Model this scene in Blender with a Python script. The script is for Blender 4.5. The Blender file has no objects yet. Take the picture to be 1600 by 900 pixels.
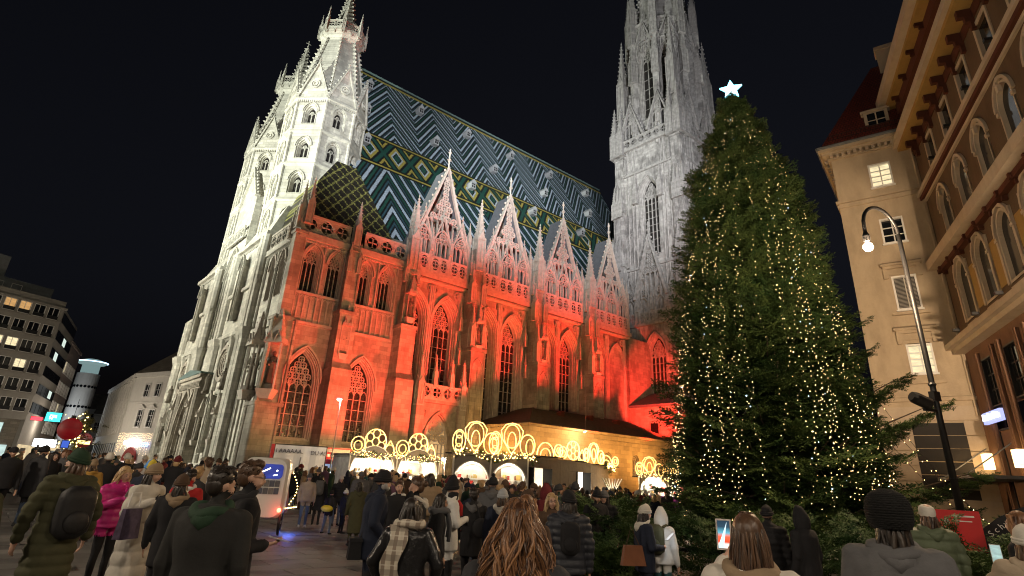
import bpy, math, random
import numpy as np
from mathutils import Vector, Matrix, noise
from mathutils.geometry import tessellate_polygon
random.seed(7)
SC = bpy.context.scene
COL = SC.collection
PI = math.pi
rad = math.radians
U = random.uniform

# ---------------------------------------------------------------- camera, sky, sun, exposure
EYE = 1.75                                     # height of the photographer's phone or lens
def make_camera():
    f, pp, vz = 900.0, (804.0, 378.0), (915.0, -1800.0)      # focal length, principal point, zenith in the 1600 px photo
    up = Vector((vz[0]-pp[0], pp[1]-vz[1], -f)).normalized()
    fw = Vector((0, 0, -1)); y = (fw-up*fw.dot(up)).normalized(); x = y.cross(up)
    cam = bpy.data.cameras.new('camera'); o = bpy.data.objects.new('camera', cam); COL.objects.link(o)
    cam.sensor_width = 36; cam.lens = f/1600*36
    cam.shift_x = (800-pp[0])/1600; cam.shift_y = (pp[1]-450)/1600
    cam.clip_start = .05; cam.clip_end = 4000
    o.matrix_world = Matrix.Translation((0, 0, EYE)) @ Matrix((x, y, up)).to_4x4()
    SC.camera = o
    return Matrix((x, y, up))
CAMR = make_camera()
w = bpy.data.worlds.new('World'); SC.world = w; w.use_nodes = True
nt = w.node_tree; bg = nt.nodes['Background']
sky = nt.nodes.new('ShaderNodeTexSky'); sky.sky_type = 'NISHITA'; sky.sun_disc = False
sky.sun_elevation = rad(-1.5); sky.sun_rotation = rad(200); sky.altitude = 200; sky.ozone_density = 4
hs = nt.nodes.new('ShaderNodeHueSaturation'); hs.inputs['Saturation'].default_value = .42; hs.inputs['Value'].default_value = .72
nt.links.new(sky.outputs[0], hs.inputs['Color']); nt.links.new(hs.outputs[0], bg.inputs[0]); bg.inputs[1].default_value = 0.05
sl = bpy.data.lights.new('moon', 'SUN'); sl.energy = .012; sl.angle = rad(.5); sl.color = (1, .95, .88)
so = bpy.data.objects.new('moon', sl); COL.objects.link(so); so.rotation_euler = (rad(48), 0, rad(20))
SC.view_settings.view_transform = 'Standard'; SC.view_settings.look = 'None'
SC.view_settings.exposure = 0; SC.view_settings.gamma = 1
cy = SC.cycles
cy.use_denoising = True; cy.max_bounces = 4; cy.diffuse_bounces = 2; cy.glossy_bounces = 2; cy.transmission_bounces = 3
cy.transparent_max_bounces = 4; cy.sample_clamp_indirect = 2.0; cy.caustics_reflective = False; cy.caustics_refractive = False
cy.use_light_tree = True; cy.filter_width = 1.1

CH = rad(40.3)                                 # heading of the cathedral's long axis
def church(e, q, z=0):                         # cathedral coordinates (east, north, up) to world
    return Vector((e*math.cos(CH)-q*math.sin(CH), e*math.sin(CH)+q*math.cos(CH), z))
def pol(az, r, z=0):                           # azimuth in degrees and distance from the viewer
    return Vector((r*math.sin(rad(az)), r*math.cos(rad(az)), z))
def gz(x, y=0):                                # the square falls gently from left to right
    return -.012*max(-25, min(25, x))
def spot(name, loc, to, energy, col, size=60, blend=.5, r=.15, parent=None):
    l = bpy.data.lights.new(name, 'SPOT'); l.energy = energy; l.color = col; l.spot_size = rad(size); l.spot_blend = blend
    l.shadow_soft_size = r
    o = bpy.data.objects.new(name, l); COL.objects.link(o); o.location = loc
    o.rotation_euler = (Vector(to)-Vector(loc)).to_track_quat('-Z', 'Y').to_euler()
    return o
def point(name, loc, energy, col, r=.1):
    l = bpy.data.lights.new(name, 'POINT'); l.energy = energy; l.color = col; l.shadow_soft_size = r
    o = bpy.data.objects.new(name, l); COL.objects.link(o); o.location = loc
    return o
WHITE = (.94, 1, .89); COOL = (.96, .97, 1); RED = (1, .036, .020); WARM = (1, .62, .30); LAMPC = (1, .70, .42)
# floodlights that light the cathedral (unseen, inferred from its lit walls; no fixtures modelled)
spot('west_flood', church(-42, 48, 20), church(20, 70, 50), 360000, WHITE, 52, .6, .4)
spot('west_flood_low', church(-30, 78, 14), church(18, 70, 22), 125000, (1, .96, .80), 70, .7, .4)
spot('tower_flood', church(41, 14.5, 33.5), church(74, 52, 60), 78000, COOL, 74, .8, .5)
for e, z in ((36, 44), (60, 46)): spot('gable_flood', church(-5, -10, 26), church(e, 60, z), 300000, (.92, .95, 1), 31, .75, .5)
for e, q, z, te, tz, pw, a in ((27.6, 43, 3.3, 21.0, 16, 14000, 84), (21.4, 42.5, 3.2, 17.6, 11, 3500, 70), (33.8, 43.5, 3.4, 27.5, 16.5, 16500, 74), (38.4, 42.2, 7.3, 33.0, 18, 19000, 56), (48.4, 41.6, 7.2, 43.4, 19, 27000, 45), (58.4, 41.6, 7.2, 53.4, 19, 27000, 45), (65.4, 41.6, 7.2, 61.5, 18.6, 21000, 45), (60.5, 42.0, 7.4, 73.4, 15, 44000, 48)):
    spot('red_flood', church(e, q, z), church(te, 53, tz), pw, RED, a, .5, .2)
for e, pw in ((38.4, 15000), (48.4, 17000), (58.4, 17000)): spot('red_flood', church(e, 38, 3.6), church(e, 53, 22.5), pw, RED, 46, .7, .3)  # wide weak red fill added to close dark gaps on the nave
# unseen amber spots added to brighten the annex wall
for e, q, te, tq in ((37.2, 47.5, 40, 47.5), (43.5, 39.6, 43.5, 43.5), (50.5, 39.8, 50.5, 43.5), (57.5, 39.8, 57.5, 43.5)):
    spot('annex_fill', church(e, q, 3.4), church(te, tq, 5.4), 1900, (1, .45, .10), 150, .9, .2)
# unseen spot added close to the palace front to brighten the corner house
spot('house_fill', pol(60, 16.6, 8.5), pol(34.8, 40, 13.5), 21000, (1, .72, .46), 50, .7, .2)

# ---------------------------------------------------------------- mesh helpers
class MB:
    """collects polygons for one mesh"""
    def __init__(s): s.v = []; s.f = []; s.m = []; s.mi = 0; s.sm = []; s.smooth = False
    def add(s, vs, fs):
        o = len(s.v); s.v.extend(tuple(v) for v in vs)
        for f in fs:
            s.f.append(tuple(i+o for i in f)); s.m.append(s.mi); s.sm.append(s.smooth)
    def box(s, x0, x1, y0, y1, z0, z1):
        s.add([(x0,y0,z0),(x1,y0,z0),(x1,y1,z0),(x0,y1,z0),(x0,y0,z1),(x1,y0,z1),(x1,y1,z1),(x0,y1,z1)],
              [(3,2,1,0),(4,5,6,7),(0,1,5,4),(1,2,6,5),(2,3,7,6),(3,0,4,7)])
    def taper(s, c, w0, w1, z0, z1, d0=None, d1=None):        # box whose top and bottom differ
        d0 = w0 if d0 is None else d0; d1 = w1 if d1 is None else d1; x, y = c
        s.add([(x-w0/2,y-d0/2,z0),(x+w0/2,y-d0/2,z0),(x+w0/2,y+d0/2,z0),(x-w0/2,y+d0/2,z0),
               (x-w1/2,y-d1/2,z1),(x+w1/2,y-d1/2,z1),(x+w1/2,y+d1/2,z1),(x-w1/2,y+d1/2,z1)],
              [(3,2,1,0),(4,5,6,7),(0,1,5,4),(1,2,6,5),(2,3,7,6),(3,0,4,7)])
    def oct(s, x, y, z, r, rz=None):
        rz = rz or r
        s.add([(x+r,y,z),(x,y+r,z),(x-r,y,z),(x,y-r,z),(x,y,z+rz),(x,y,z-rz)],
              [(0,1,4),(1,2,4),(2,3,4),(3,0,4),(1,0,5),(2,1,5),(3,2,5),(0,3,5)])
    def ell(s, c, r, n=10, m=6, rot=None):
        vs, fs = [], []
        for j in range(1, m):
            t = PI*j/m
            for i in range(n):
                a = 2*PI*i/n; vs.append(Vector((r[0]*math.sin(t)*math.cos(a), r[1]*math.sin(t)*math.sin(a), r[2]*math.cos(t))))
        vs += [Vector((0,0,r[2])), Vector((0,0,-r[2]))]; k = len(vs)
        for j in range(m-2):
            for i in range(n):
                fs.append((j*n+i, (j+1)*n+i, (j+1)*n+(i+1)%n, j*n+(i+1)%n))
        for i in range(n):
            fs.append((k-2, i, (i+1)%n)); fs.append((k-1, (m-2)*n+(i+1)%n, (m-2)*n+i))
        if rot is not None: vs = [rot @ v for v in vs]
        s.add([v+Vector(c) for v in vs], fs)
    def tube(s, pts, r, n=6, closed=False, caps=True, flat=1.0):
        pts = [Vector(p) for p in pts]; L = len(pts); rs = r if isinstance(r, (list, tuple)) else [r]*L
        ref = None; vs = []
        for i, p in enumerate(pts):
            if closed: t = pts[(i+1) % L]-pts[i-1]
            else: t = pts[min(i+1, L-1)]-pts[max(i-1, 0)]
            if t.length < 1e-9: t = Vector((0,0,1))
            t.normalize()
            if ref is None:
                ref = Vector((0,0,1)) if abs(t.z) < .9 else Vector((1,0,0))
                ref = (ref-t*ref.dot(t)).normalized()
            else:
                ref = ref-t*ref.dot(t)
                ref = ref.normalized() if ref.length > 1e-6 else t.orthogonal().normalized()
            b = t.cross(ref)
            for k in range(n):
                a = 2*PI*k/n; vs.append(p+(ref*math.cos(a)+b*(math.sin(a)*flat))*rs[i])
        fs = []
        for i in range(L if closed else L-1):
            j = (i+1) % L
            for k in range(n): fs.append((i*n+k, i*n+(k+1)%n, j*n+(k+1)%n, j*n+k))
        if caps and not closed: fs += [tuple(range(n))[::-1], tuple((L-1)*n+k for k in range(n))]
        s.add(vs, fs)
    def lathe(s, prof, n=12, c=(0,0), ph=0, cap=True):
        vs = [(c[0]+r*math.cos(ph+2*PI*k/n), c[1]+r*math.sin(ph+2*PI*k/n), z) for r, z in prof for k in range(n)]
        fs = [(i*n+k, i*n+(k+1)%n, (i+1)*n+(k+1)%n, (i+1)*n+k) for i in range(len(prof)-1) for k in range(n)]
        if cap: fs += [tuple(range(n))[::-1], tuple((len(prof)-1)*n+k for k in range(n))]
        s.add(vs, fs)
    def prism(s, poly, y0, y1, holes=()):                     # polygon in x,z extruded along y, holes get reveals
        loops = [list(poly)]+[list(h) for h in holes]
        flat = [p for l in loops for p in l]; n = len(flat)
        tri = tessellate_polygon([[Vector((p[0], p[1], 0)) for p in l] for l in loops])
        vs = [(p[0], y0, p[1]) for p in flat]+[(p[0], y1, p[1]) for p in flat]
        fs = [tuple(t) for t in tri]+[tuple(i+n for i in t[::-1]) for t in tri]
        o = 0
        for l in loops:
            for i in range(len(l)):
                j = (i+1) % len(l); fs.append((o+i, o+j, o+j+n, o+i+n))
            o += len(l)
        s.add(vs, fs)
    def strip(s, pts, w, y0, y1, closed=False):               # bar of width w following a line in x,z
        P = [Vector((p[0], p[1])) for p in pts]; L = len(P); vs = []
        for i in range(L):
            a = P[i-1] if (closed or i) else P[i]; b = P[(i+1) % L] if (closed or i < L-1) else P[i]
            t = (b-a); t = t.normalized() if t.length > 1e-9 else Vector((1, 0)); nn = Vector((-t.y, t.x))*(w/2)
            for q in (P[i]+nn, P[i]-nn): vs += [(q.x, y0, q.y), (q.x, y1, q.y)]
        fs = []
        for i in range(L if closed else L-1):
            a = i*4; b = ((i+1) % L)*4
            fs += [(a, a+2, b+2, b), (a+1, b+1, b+3, a+3), (a, b, b+1, a+1), (a+2, a+3, b+3, b+2)]
        if not closed: fs += [(0, 1, 3, 2), ((L-1)*4, (L-1)*4+2, (L-1)*4+3, (L-1)*4+1)]
        s.add(vs, fs)
    def circ(s, x, z, r, w, y0, y1, n=12, ph=0):
        s.strip([(x+r*math.cos(ph+2*PI*i/n), z+r*math.sin(ph+2*PI*i/n)) for i in range(n)], w, y0, y1, True)
    def quatrefoil(s, x, z, r, w, y0, y1):
        s.circ(x, z, r, w, y0, y1)
        for k in range(4):
            a = PI/4+k*PI/2; s.circ(x+.5*r*math.cos(a), z+.5*r*math.sin(a), .42*r, w*.6, y0+.01, y1-.01, 8)
    def mesh(s, name, mats):
        me = bpy.data.meshes.new(name); me.from_pydata(s.v, [], s.f)
        for m in (mats if isinstance(mats, (list, tuple)) else [mats]): me.materials.append(m)
        me.polygons.foreach_set('material_index', s.m); me.polygons.foreach_set('use_smooth', s.sm)
        me.validate(); me.update(); return me
def arch(w, zs, z0, k=1.0, n=6, x=0):                         # pointed opening: jambs from z0, springing at zs
    R = k*w; a1 = math.acos(max(-1, min(1, (w/2-R)/R)))
    pts = [(x-w/2, z0)]
    for i in range(n+1):
        a = PI+(a1-PI)*i/n; pts.append((x-w/2+R+R*math.cos(a), zs+R*math.sin(a)))
    pts += [(2*x-p[0], p[1]) for p in pts[-2::-1]]
    return pts
def arch_top(w, k=1.0): return math.sqrt(max(0, (k*w)**2-(w/2-k*w)**2))
def arch_in(w, zs, z0, d, k=1.0, n=6, x=0): return arch(w-2*d, zs, z0+d, (k*w-d)/(w-2*d), n, x)
def ob(name, data, parent=None, loc=(0,0,0), rz=0, sc=None):
    o = bpy.data.objects.new(name, data); COL.objects.link(o); o.location = loc; o.rotation_euler = (0, 0, rz)
    if sc is not None: o.scale = sc if isinstance(sc, (tuple, list)) else (sc,)*3
    if parent is not None: o.parent = parent
    return o
def tag(o, label=None, cat=None, group=None, kind=None):
    if label: o['label'] = label
    if cat: o['category'] = cat
    if group: o['group'] = group
    if kind: o['kind'] = kind
    return o
def thing(name, label, cat, loc=(0,0,0), rz=0, group=None):
    return tag(ob(name, None, None, loc, rz), label, cat, group)
def dup(o, parent=None, loc=None, rz=None, sc=None):
    kids = list(o.children); c = o.copy(); COL.objects.link(c)
    if parent is not None: c.parent = parent
    if loc is not None: c.location = loc
    if rz is not None: c.rotation_euler = (0, 0, rz)
    if sc is not None: c.scale = (sc,)*3
    for k in kids: dup(k, c)
    return c

def auto_split(o):
    """pieces of one mesh that lie apart become parts of their own"""
    me = o.data; n = len(me.vertices); par = list(range(n))
    def fd(i):
        while par[i] != i: par[i] = par[par[i]]; i = par[i]
        return i
    for p in me.polygons:
        a = fd(p.vertices[0])
        for v in p.vertices[1:]: par[fd(v)] = a
    box = {}
    for v in me.vertices:
        r = fd(v.index); c = v.co; b = box.get(r)
        if b is None: box[r] = [list(c), list(c)]
        else:
            for k in range(3): b[0][k] = min(b[0][k], c[k]); b[1][k] = max(b[1][k], c[k])
    ids = list(box); up = {i: i for i in ids}
    def f2(i):
        while up[i] != i: i = up[i]
        return i
    for i in range(len(ids)):
        for j in range(i):
            a, b = box[ids[i]], box[ids[j]]
            if all(a[0][k] < b[1][k]+.02 and b[0][k] < a[1][k]+.02 for k in range(3)): up[f2(ids[i])] = f2(ids[j])
    cl = {}
    for p in me.polygons: cl.setdefault(f2(fd(p.vertices[0])), []).append(p)
    if not 1 < len(cl) < 60: return
    for n_, (k, ps) in enumerate(cl.items()):
        mp = {}; fs = []
        for p in ps: fs.append([mp.setdefault(v, len(mp)) for v in p.vertices])
        m2 = bpy.data.meshes.new(me.name); m2.from_pydata([tuple(me.vertices[v].co) for v in mp], [], fs); [m2.materials.append(x) for x in me.materials]
        m2.polygons.foreach_set('material_index', [p.material_index for p in ps]); m2.polygons.foreach_set('use_smooth', [p.use_smooth for p in ps]); m2.update()
        if n_ == 0: o.data = m2
        else: c = o.copy(); c.data = m2; COL.objects.link(c)

# ---------------------------------------------------------------- materials
class G:
    """small node-graph writer"""
    def __init__(s, name):
        s.m = bpy.data.materials.new(name); s.m.use_nodes = True; s.t = s.m.node_tree; s.b = s.t.nodes['Principled BSDF']
    def n(s, ty, **kw):
        x = s.t.nodes.new(ty)
        for k, v in kw.items(): setattr(x, k, v)
        return x
    def set(s, sock, v):
        if hasattr(v, 'is_output'): s.t.links.new(v, sock)
        elif isinstance(v, (tuple, list)): sock.default_value = tuple(v) if len(v) == 4 or sock.type == 'VECTOR' else (*v, 1)
        else: sock.default_value = v
    def math(s, op, a, b=0.0, c=None):
        x = s.n('ShaderNodeMath', operation=op); s.set(x.inputs[0], a); s.set(x.inputs[1], b)
        if c is not None: s.set(x.inputs[2], c)
        return x.outputs[0]
    def mix(s, f, a, b, mode='MIX'):
        x = s.n('ShaderNodeMix', data_type='RGBA', blend_type=mode); s.set(x.inputs[0], f); s.set(x.inputs[6], a); s.set(x.inputs[7], b)
        return x.outputs[2]
    def ramp(s, f, stops, const=False):
        x = s.n('ShaderNodeValToRGB'); r = x.color_ramp; r.interpolation = 'CONSTANT' if const else 'LINEAR'
        while len(r.elements) < len(stops): r.elements.new(.5)
        for el, (p, c) in zip(r.elements, stops):
            el.position = p; el.color = (*c, 1) if isinstance(c, (tuple, list)) else (c, c, c, 1)
        s.set(x.inputs[0], f); return x.outputs[0]
    def obj(s): return s.n('ShaderNodeTexCoord').outputs['Object']
    def xyz(s, v):
        x = s.n('ShaderNodeSeparateXYZ'); s.set(x.inputs[0], v); return x.outputs
    def vec(s, x, y, z=0.0):
        c = s.n('ShaderNodeCombineXYZ'); s.set(c.inputs[0], x); s.set(c.inputs[1], y); s.set(c.inputs[2], z); return c.outputs[0]
    def noise(s, v, scale, det=3, rough=.55):
        x = s.n('ShaderNodeTexNoise'); s.set(x.inputs['Vector'], v); x.inputs['Scale'].default_value = scale
        x.inputs['Detail'].default_value = det; x.inputs['Roughness'].default_value = rough; return x.outputs[0]
    def bump(s, h, st=.3, d=.02):
        x = s.n('ShaderNodeBump'); x.inputs['Strength'].default_value = st; x.inputs['Distance'].default_value = d; s.set(x.inputs['Height'], h)
        s.t.links.new(x.outputs[0], s.b.inputs['Normal'])
    def out(s, col=None, rough=None, metal=None, emit=None, es=None, spec=None):
        if col is not None: s.set(s.b.inputs['Base Color'], col)
        if rough is not None: s.set(s.b.inputs['Roughness'], rough)
        if metal is not None: s.set(s.b.inputs['Metallic'], metal)
        if spec is not None: s.set(s.b.inputs['Specular IOR Level'], spec)
        if emit is not None: s.set(s.b.inputs['Emission Color'], emit); s.set(s.b.inputs['Emission Strength'], es)
        return s.m
MATS = {}
def mat(name, col, rough=.8, metal=0, var=.25, scale=6, bump=.15, bd=.01, spec=None):
    if name in MATS: return MATS[name]
    g = G(name); v = g.obj(); nz = g.noise(v, scale, 4)
    c = g.mix(nz, tuple(x*(1-var) for x in col), tuple(min(1, x*(1+var)) for x in col))
    if bump: g.bump(g.noise(v, scale*4, 3), bump, bd)
    MATS[name] = g.out(c, rough, metal, spec=spec); return MATS[name]
def emat(name, col, st, sample=True, var=0):
    if name in MATS: return MATS[name]
    g = G(name)
    g.out((.02, .02, .02), .6, emit=(g.mix(g.noise(g.vec(g.math('MULTIPLY', g.xyz(g.obj())[0], .6), g.math('MULTIPLY', g.xyz(g.obj())[2], 1.8)), var, 3), tuple(x*.2 for x in col), col) if var else col), es=st)
    if not sample: g.m.cycles.emission_sampling = 'NONE'
    MATS[name] = g.m; return g.m
def stone(name, c, grime=.5, bw=.9, bh=.42, dark=(.10, .09, .075), mortar=.8, gs=.25):
    g = G(name); o = g.xyz(g.obj()); hv = g.vec(g.math('ADD', o[0], o[1]), o[2])
    br = g.n('ShaderNodeTexBrick'); g.set(br.inputs['Vector'], hv)
    br.inputs['Scale'].default_value = 1; br.inputs['Brick Width'].default_value = bw; br.inputs['Row Height'].default_value = bh
    br.inputs['Mortar Size'].default_value = .012; br.inputs['Mortar Smooth'].default_value = .3
    g.set(br.inputs['Color1'], tuple(x*.70 for x in c)); g.set(br.inputs['Color2'], tuple(min(1, x*1.20) for x in c)); g.set(br.inputs['Mortar'], tuple(x*mortar*.7 for x in c))
    n1 = g.noise(g.vec(o[0], o[1], g.math('MULTIPLY', o[2], .35)), gs*4, 5, .62)     # streaks run down the wall
    n2 = g.noise(g.obj(), gs, 4)
    f = g.ramp(g.math('MULTIPLY', n1, n2), [(.19, 0), (.36, 1)])
    col = g.mix(g.math('MULTIPLY', f, grime), br.outputs[0], dark)
    col = g.mix(.25, col, g.mix(g.noise(g.obj(), 3.5, 3), tuple(x*.6 for x in c), tuple(min(1, x*1.25) for x in c)))
    h = g.math('ADD', g.math('MULTIPLY', br.outputs['Fac'], -.6), g.noise(g.obj(), 5, 5))
    g.bump(h, .6, .04); return g.out(col, .9, spec=.2)
M = {}
M['stone'] = stone('weathered_limestone', (.44, .40, .33), .75)
M['pale'] = stone('pale_limestone', (.56, .54, .46), .45, gs=.35)
M['grey'] = stone('grey_limestone', (.44, .42, .40), .95, dark=(.075, .07, .068), gs=.4)
M['dark'] = stone('dark_stone', (.17, .15, .12), .5)  # dark tone for statues and roofs; stands for shade inside the porch
M['trac'] = mat('tracery_stone', (.46, .42, .36), .9, var=.45, scale=2.2, bump=.5, bd=.04, spec=.2)
M['tracg'] = mat('grey_tracery_stone', (.33, .315, .30), .9, var=.75, scale=1.6, bump=.5, bd=.04, spec=.2)
M['glass'] = mat('leaded_glass', (.012, .013, .015), .22, var=.6, scale=9, bump=.35, bd=.02)
def leaded():
    g = G('leaded_panes'); o = g.xyz(g.obj()); 
    br = g.n('ShaderNodeTexBrick'); g.set(br.inputs['Vector'], g.vec(o[0], o[2])); br.offset = 0
    br.inputs['Scale'].default_value = 1; br.inputs['Brick Width'].default_value = .16; br.inputs['Row Height'].default_value = .2
    br.inputs['Mortar Size'].default_value = .012
    g.set(br.inputs['Color1'], (.006, .006, .007)); g.set(br.inputs['Color2'], (.03, .028, .026)); g.set(br.inputs['Mortar'], (.04, .035, .03))
    g.bump(g.noise(g.obj(), 7, 3), .5, .05); return g.out(br.outputs[0], .25)
M['glass'] = leaded()
M['copper'] = mat('verdigris_sheet', (.10, .15, .14), .6, var=.4, scale=2)
M['slate'] = mat('grey_slate', (.13, .14, .15), .7, var=.4, scale=3)
M['black'] = mat('black_iron', (.012, .012, .013), .45, .3, scale=20)
M['wht'] = mat('white_paint', (.74, .73, .70), .55, var=.08)
M['wood'] = mat('weathered_boards', (.20, .135, .075), .8, var=.35, scale=4)

# ---------------------------------------------------------------- ground and night setting
def build_ground():
    g = G('granite_paving'); o = g.xyz(g.obj())
    br = g.n('ShaderNodeTexBrick'); g.set(br.inputs['Vector'], g.vec(g.math('ADD', g.math('MULTIPLY', o[0], .76), g.math('MULTIPLY', o[1], .65)), g.math('ADD', g.math('MULTIPLY', o[0], -.65), g.math('MULTIPLY', o[1], .76))))
    br.inputs['Scale'].default_value = 1; br.inputs['Brick Width'].default_value = 1.2; br.inputs['Row Height'].default_value = .6; br.inputs['Mortar Size'].default_value = .012
    g.set(br.inputs['Color1'], (.085, .08, .074)); g.set(br.inputs['Color2'], (.15, .14, .13)); g.set(br.inputs['Mortar'], (.035, .033, .03))
    c = g.mix(.35, br.outputs[0], g.mix(g.noise(g.obj(), .6, 5), (.05, .047, .043), (.17, .16, .15)))
    g.bump(g.noise(g.obj(), 14, 4), .3, .01); m = g.out(c, .62)
    xs = (-900, -25, 25, 900); vs = []; 
    for x in xs: vs += [(x, -300, gz(x)-.06), (x, 1500, gz(x)-.06)]
    me = bpy.data.meshes.new('paved_square'); me.from_pydata(vs, [], [(2*i, 2*i+2, 2*i+3, 2*i+1) for i in range(3)]); me.materials.append(m)
    gr = tag(ob('ground', me), 'grey granite paving of the wide square', kind='structure')
    # slabs one can tell apart in front of the viewer
    mats = []
    for k, c in enumerate(((.10, .095, .088), (.13, .122, .112), (.155, .147, .135), (.075, .07, .066))):
        mats.append(mat('granite_slab_%d' % k, c, .6, var=.3, scale=9, bump=.3))
    mb = MB(); w, d, h = 1.184, .584, .045; b = .012
    mb.add([(-w/2,-d/2,-h),(w/2,-d/2,-h),(w/2,d/2,-h),(-w/2,d/2,-h),(-w/2,-d/2,-b),(w/2,-d/2,-b),(w/2,d/2,-b),(-w/2,d/2,-b),
            (-w/2+b,-d/2+b,0),(w/2-b,-d/2+b,0),(w/2-b,d/2-b,0),(-w/2+b,d/2-b,0)],
           [(0,1,5,4),(1,2,6,5),(2,3,7,6),(3,0,4,7),(4,5,9,8),(5,6,10,9),(6,7,11,10),(7,4,8,11),(8,9,10,11)])
    me = mb.mesh('paving_slab', mats[0]); n = 0; cand = []
    for i in range(-60, 60):
        for j in range(-60, 90):
            e, q = i*1.2+(.6 if j % 2 else 0), j*.6
            p = church(e, q); r = p.length; az = math.degrees(math.atan2(p.x, p.y))
            if (-47 < az < -34 and 8 < r < 26) or (-22 < az < -9 and 8.5 < r < 28): cand.append((r, p))
    cand.sort(key=lambda t: t[0])
    for r, p in cand[:298]:
        o = ob('paving_slab', me, gr, (p.x, p.y, gz(p.x)+U(-.003, .003))); o.rotation_mode = 'QUATERNION'; o.rotation_quaternion = Matrix.Rotation(rad(.69), 3, 'Y').to_quaternion() @ Matrix.Rotation(CH, 3, 'Z').to_quaternion()
        o.material_slots[0].link = 'OBJECT'; o.material_slots[0].material = mats[random.choice((0, 0, 1, 1, 2, 2, 3))]
build_ground()

# ---------------------------------------------------------------- cathedral
C0 = (45, 66)
CATH = thing('gothic_cathedral', 'huge gothic cathedral with zigzag tiled roof, lit red along its side wall', 'cathedral', church(*C0), CH)
def cp(name, me, loc=(0,0,0), rz=0, parent=None, sc=None):
    if parent is not None: return ob(name, me, parent, loc, rz, sc)
    return ob(name, me, CATH, (loc[0]-C0[0], loc[1]-C0[1], loc[2]), rz, sc)
WEST = -PI/2                                   # element turned to face west

# --- reusable elements, drawn facing -y with the wall behind at +y
def window_proto(name, w, zs, lights, k=1.0, jm=None, steps=((0,-.10),(.10,-.10),(.10,.10),(.24,.12),(.27,.38),(.40,.42),(.42,.85)), rows=1, panes=None, glass=None, tr=None, t=.11, hood=.12):
    """opening of outer width w from z=0, springing at zs: moulded jamb (> tracery, glass)"""
    jm = jm or M['trac']; mb = MB(); prev = None; n = 7; vs = []; L = 0
    for d, y in steps:
        p = arch_in(w, zs, 0, d, k, n); L = len(p); vs += [(a, y, b) for a, b in p]
    fs = []
    for i in range(len(steps)-1):
        for j in range(L-1): fs.append((i*L+j, i*L+j+1, (i+1)*L+j+1, (i+1)*L+j))
        fs.append((i*L+L-1, i*L, (i+1)*L, (i+1)*L+L-1))
    mb.add(vs, fs)
    if hood:
        pts = arch_in(w, zs, 0, -.14, k, n)[1:-1]; mb.strip(pts, .16, -.10-hood, .02)
    d = steps[-1][0]; iw = w-2*d; ik = (k*w-d)/iw
    win = mb.mesh(name, jm); 
    tb = MB(); y0, y1 = steps[-1][1]-.16, steps[-1][1]-.02
    lw = iw/lights; z0 = d; h = arch_top(iw, ik); za = zs-.12*h
    for i in range(1, lights): tb.strip([(-iw/2+i*lw, z0), (-iw/2+i*lw, za+.15*h)], t, y0, y1)
    for i in range(lights):
        x = -iw/2+(i+.5)*lw; tb.strip([(px, pz) for px, pz in arch(lw*.96, za-lw*.5, z0, .95, 4, x)[1:-1]], t*.7, y0+.01, y1)
    tb.strip(arch(iw-.02, zs, z0, ik, 7), t, y0-.005, y1+.005)
    r = iw*(.24 if lights > 2 else .25); zc = za+lw*.35+r*.9
    def fit(x, z):
        R = ik*iw; lim = math.sqrt(max(0, R*R-max(0, z-zs)**2)); half = lim-(R-iw/2); return half-abs(x)
    done = []
    zz = za+lw*.42; rr = lw*.42
    while zz < zs+h:
        x = -iw/2+rr; row = []
        off = 0 if len(done) % 2 == 0 else rr
        xs = [0] if (lights % 2 == len(done) % 2) else []
        k0 = 0 if xs else -1
        cs = [(i*2*rr if lights % 2 == len(done) % 2 else (i+.5)*2*rr) for i in range(-6, 7)]
        for x in cs:
            if fit(x, zz+rr*.3) > rr*.82: tb.quatrefoil(x, zz, rr*.98, t*.7, y0+.015, y1-.01); row.append(x)
        if not row: break
        done.append(row); zz += rr*1.75
    trm = tb.mesh('tracery', tr or jm)
    gb = MB(); gb.prism(arch(iw+.02, zs, z0-.02, ik, 7), steps[-1][1], steps[-1][1]+.05)
    if panes:                                   # cross bars
        for i in range(1, panes): tb.strip([(-iw/2, z0+i*(zs-z0)/panes), (iw/2, z0+i*(zs-z0)/panes)], .05, y0+.03, y1)
        trm = tb.mesh('tracery', tr or jm)
    return win, trm, gb.mesh('glass', glass or M['glass'])
def put_window(pr, loc, rz=0, parent=None, label=None):
    o = cp('window', pr[0], loc, rz, parent)
    if parent is None:
        ob('tracery', pr[1], o); ob('glass', pr[2], o)
    if label: o['label'] = label
    return o
def join3(pr):                                  # one mesh for windows that are sub-parts already
    me = bpy.data.meshes.new('window'); v = []; f = []; mi = []; ms = []
    for m in pr:
        off = len(v); v += [tuple(x.co) for x in m.vertices]; k = len(ms); ms.append(m.materials[0])
        for p in m.polygons: f.append(tuple(i+off for i in p.vertices)); mi.append(k)
    me.from_pydata(v, [], f); [me.materials.append(x) for x in ms]; me.polygons.foreach_set('material_index', mi); return me
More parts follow.
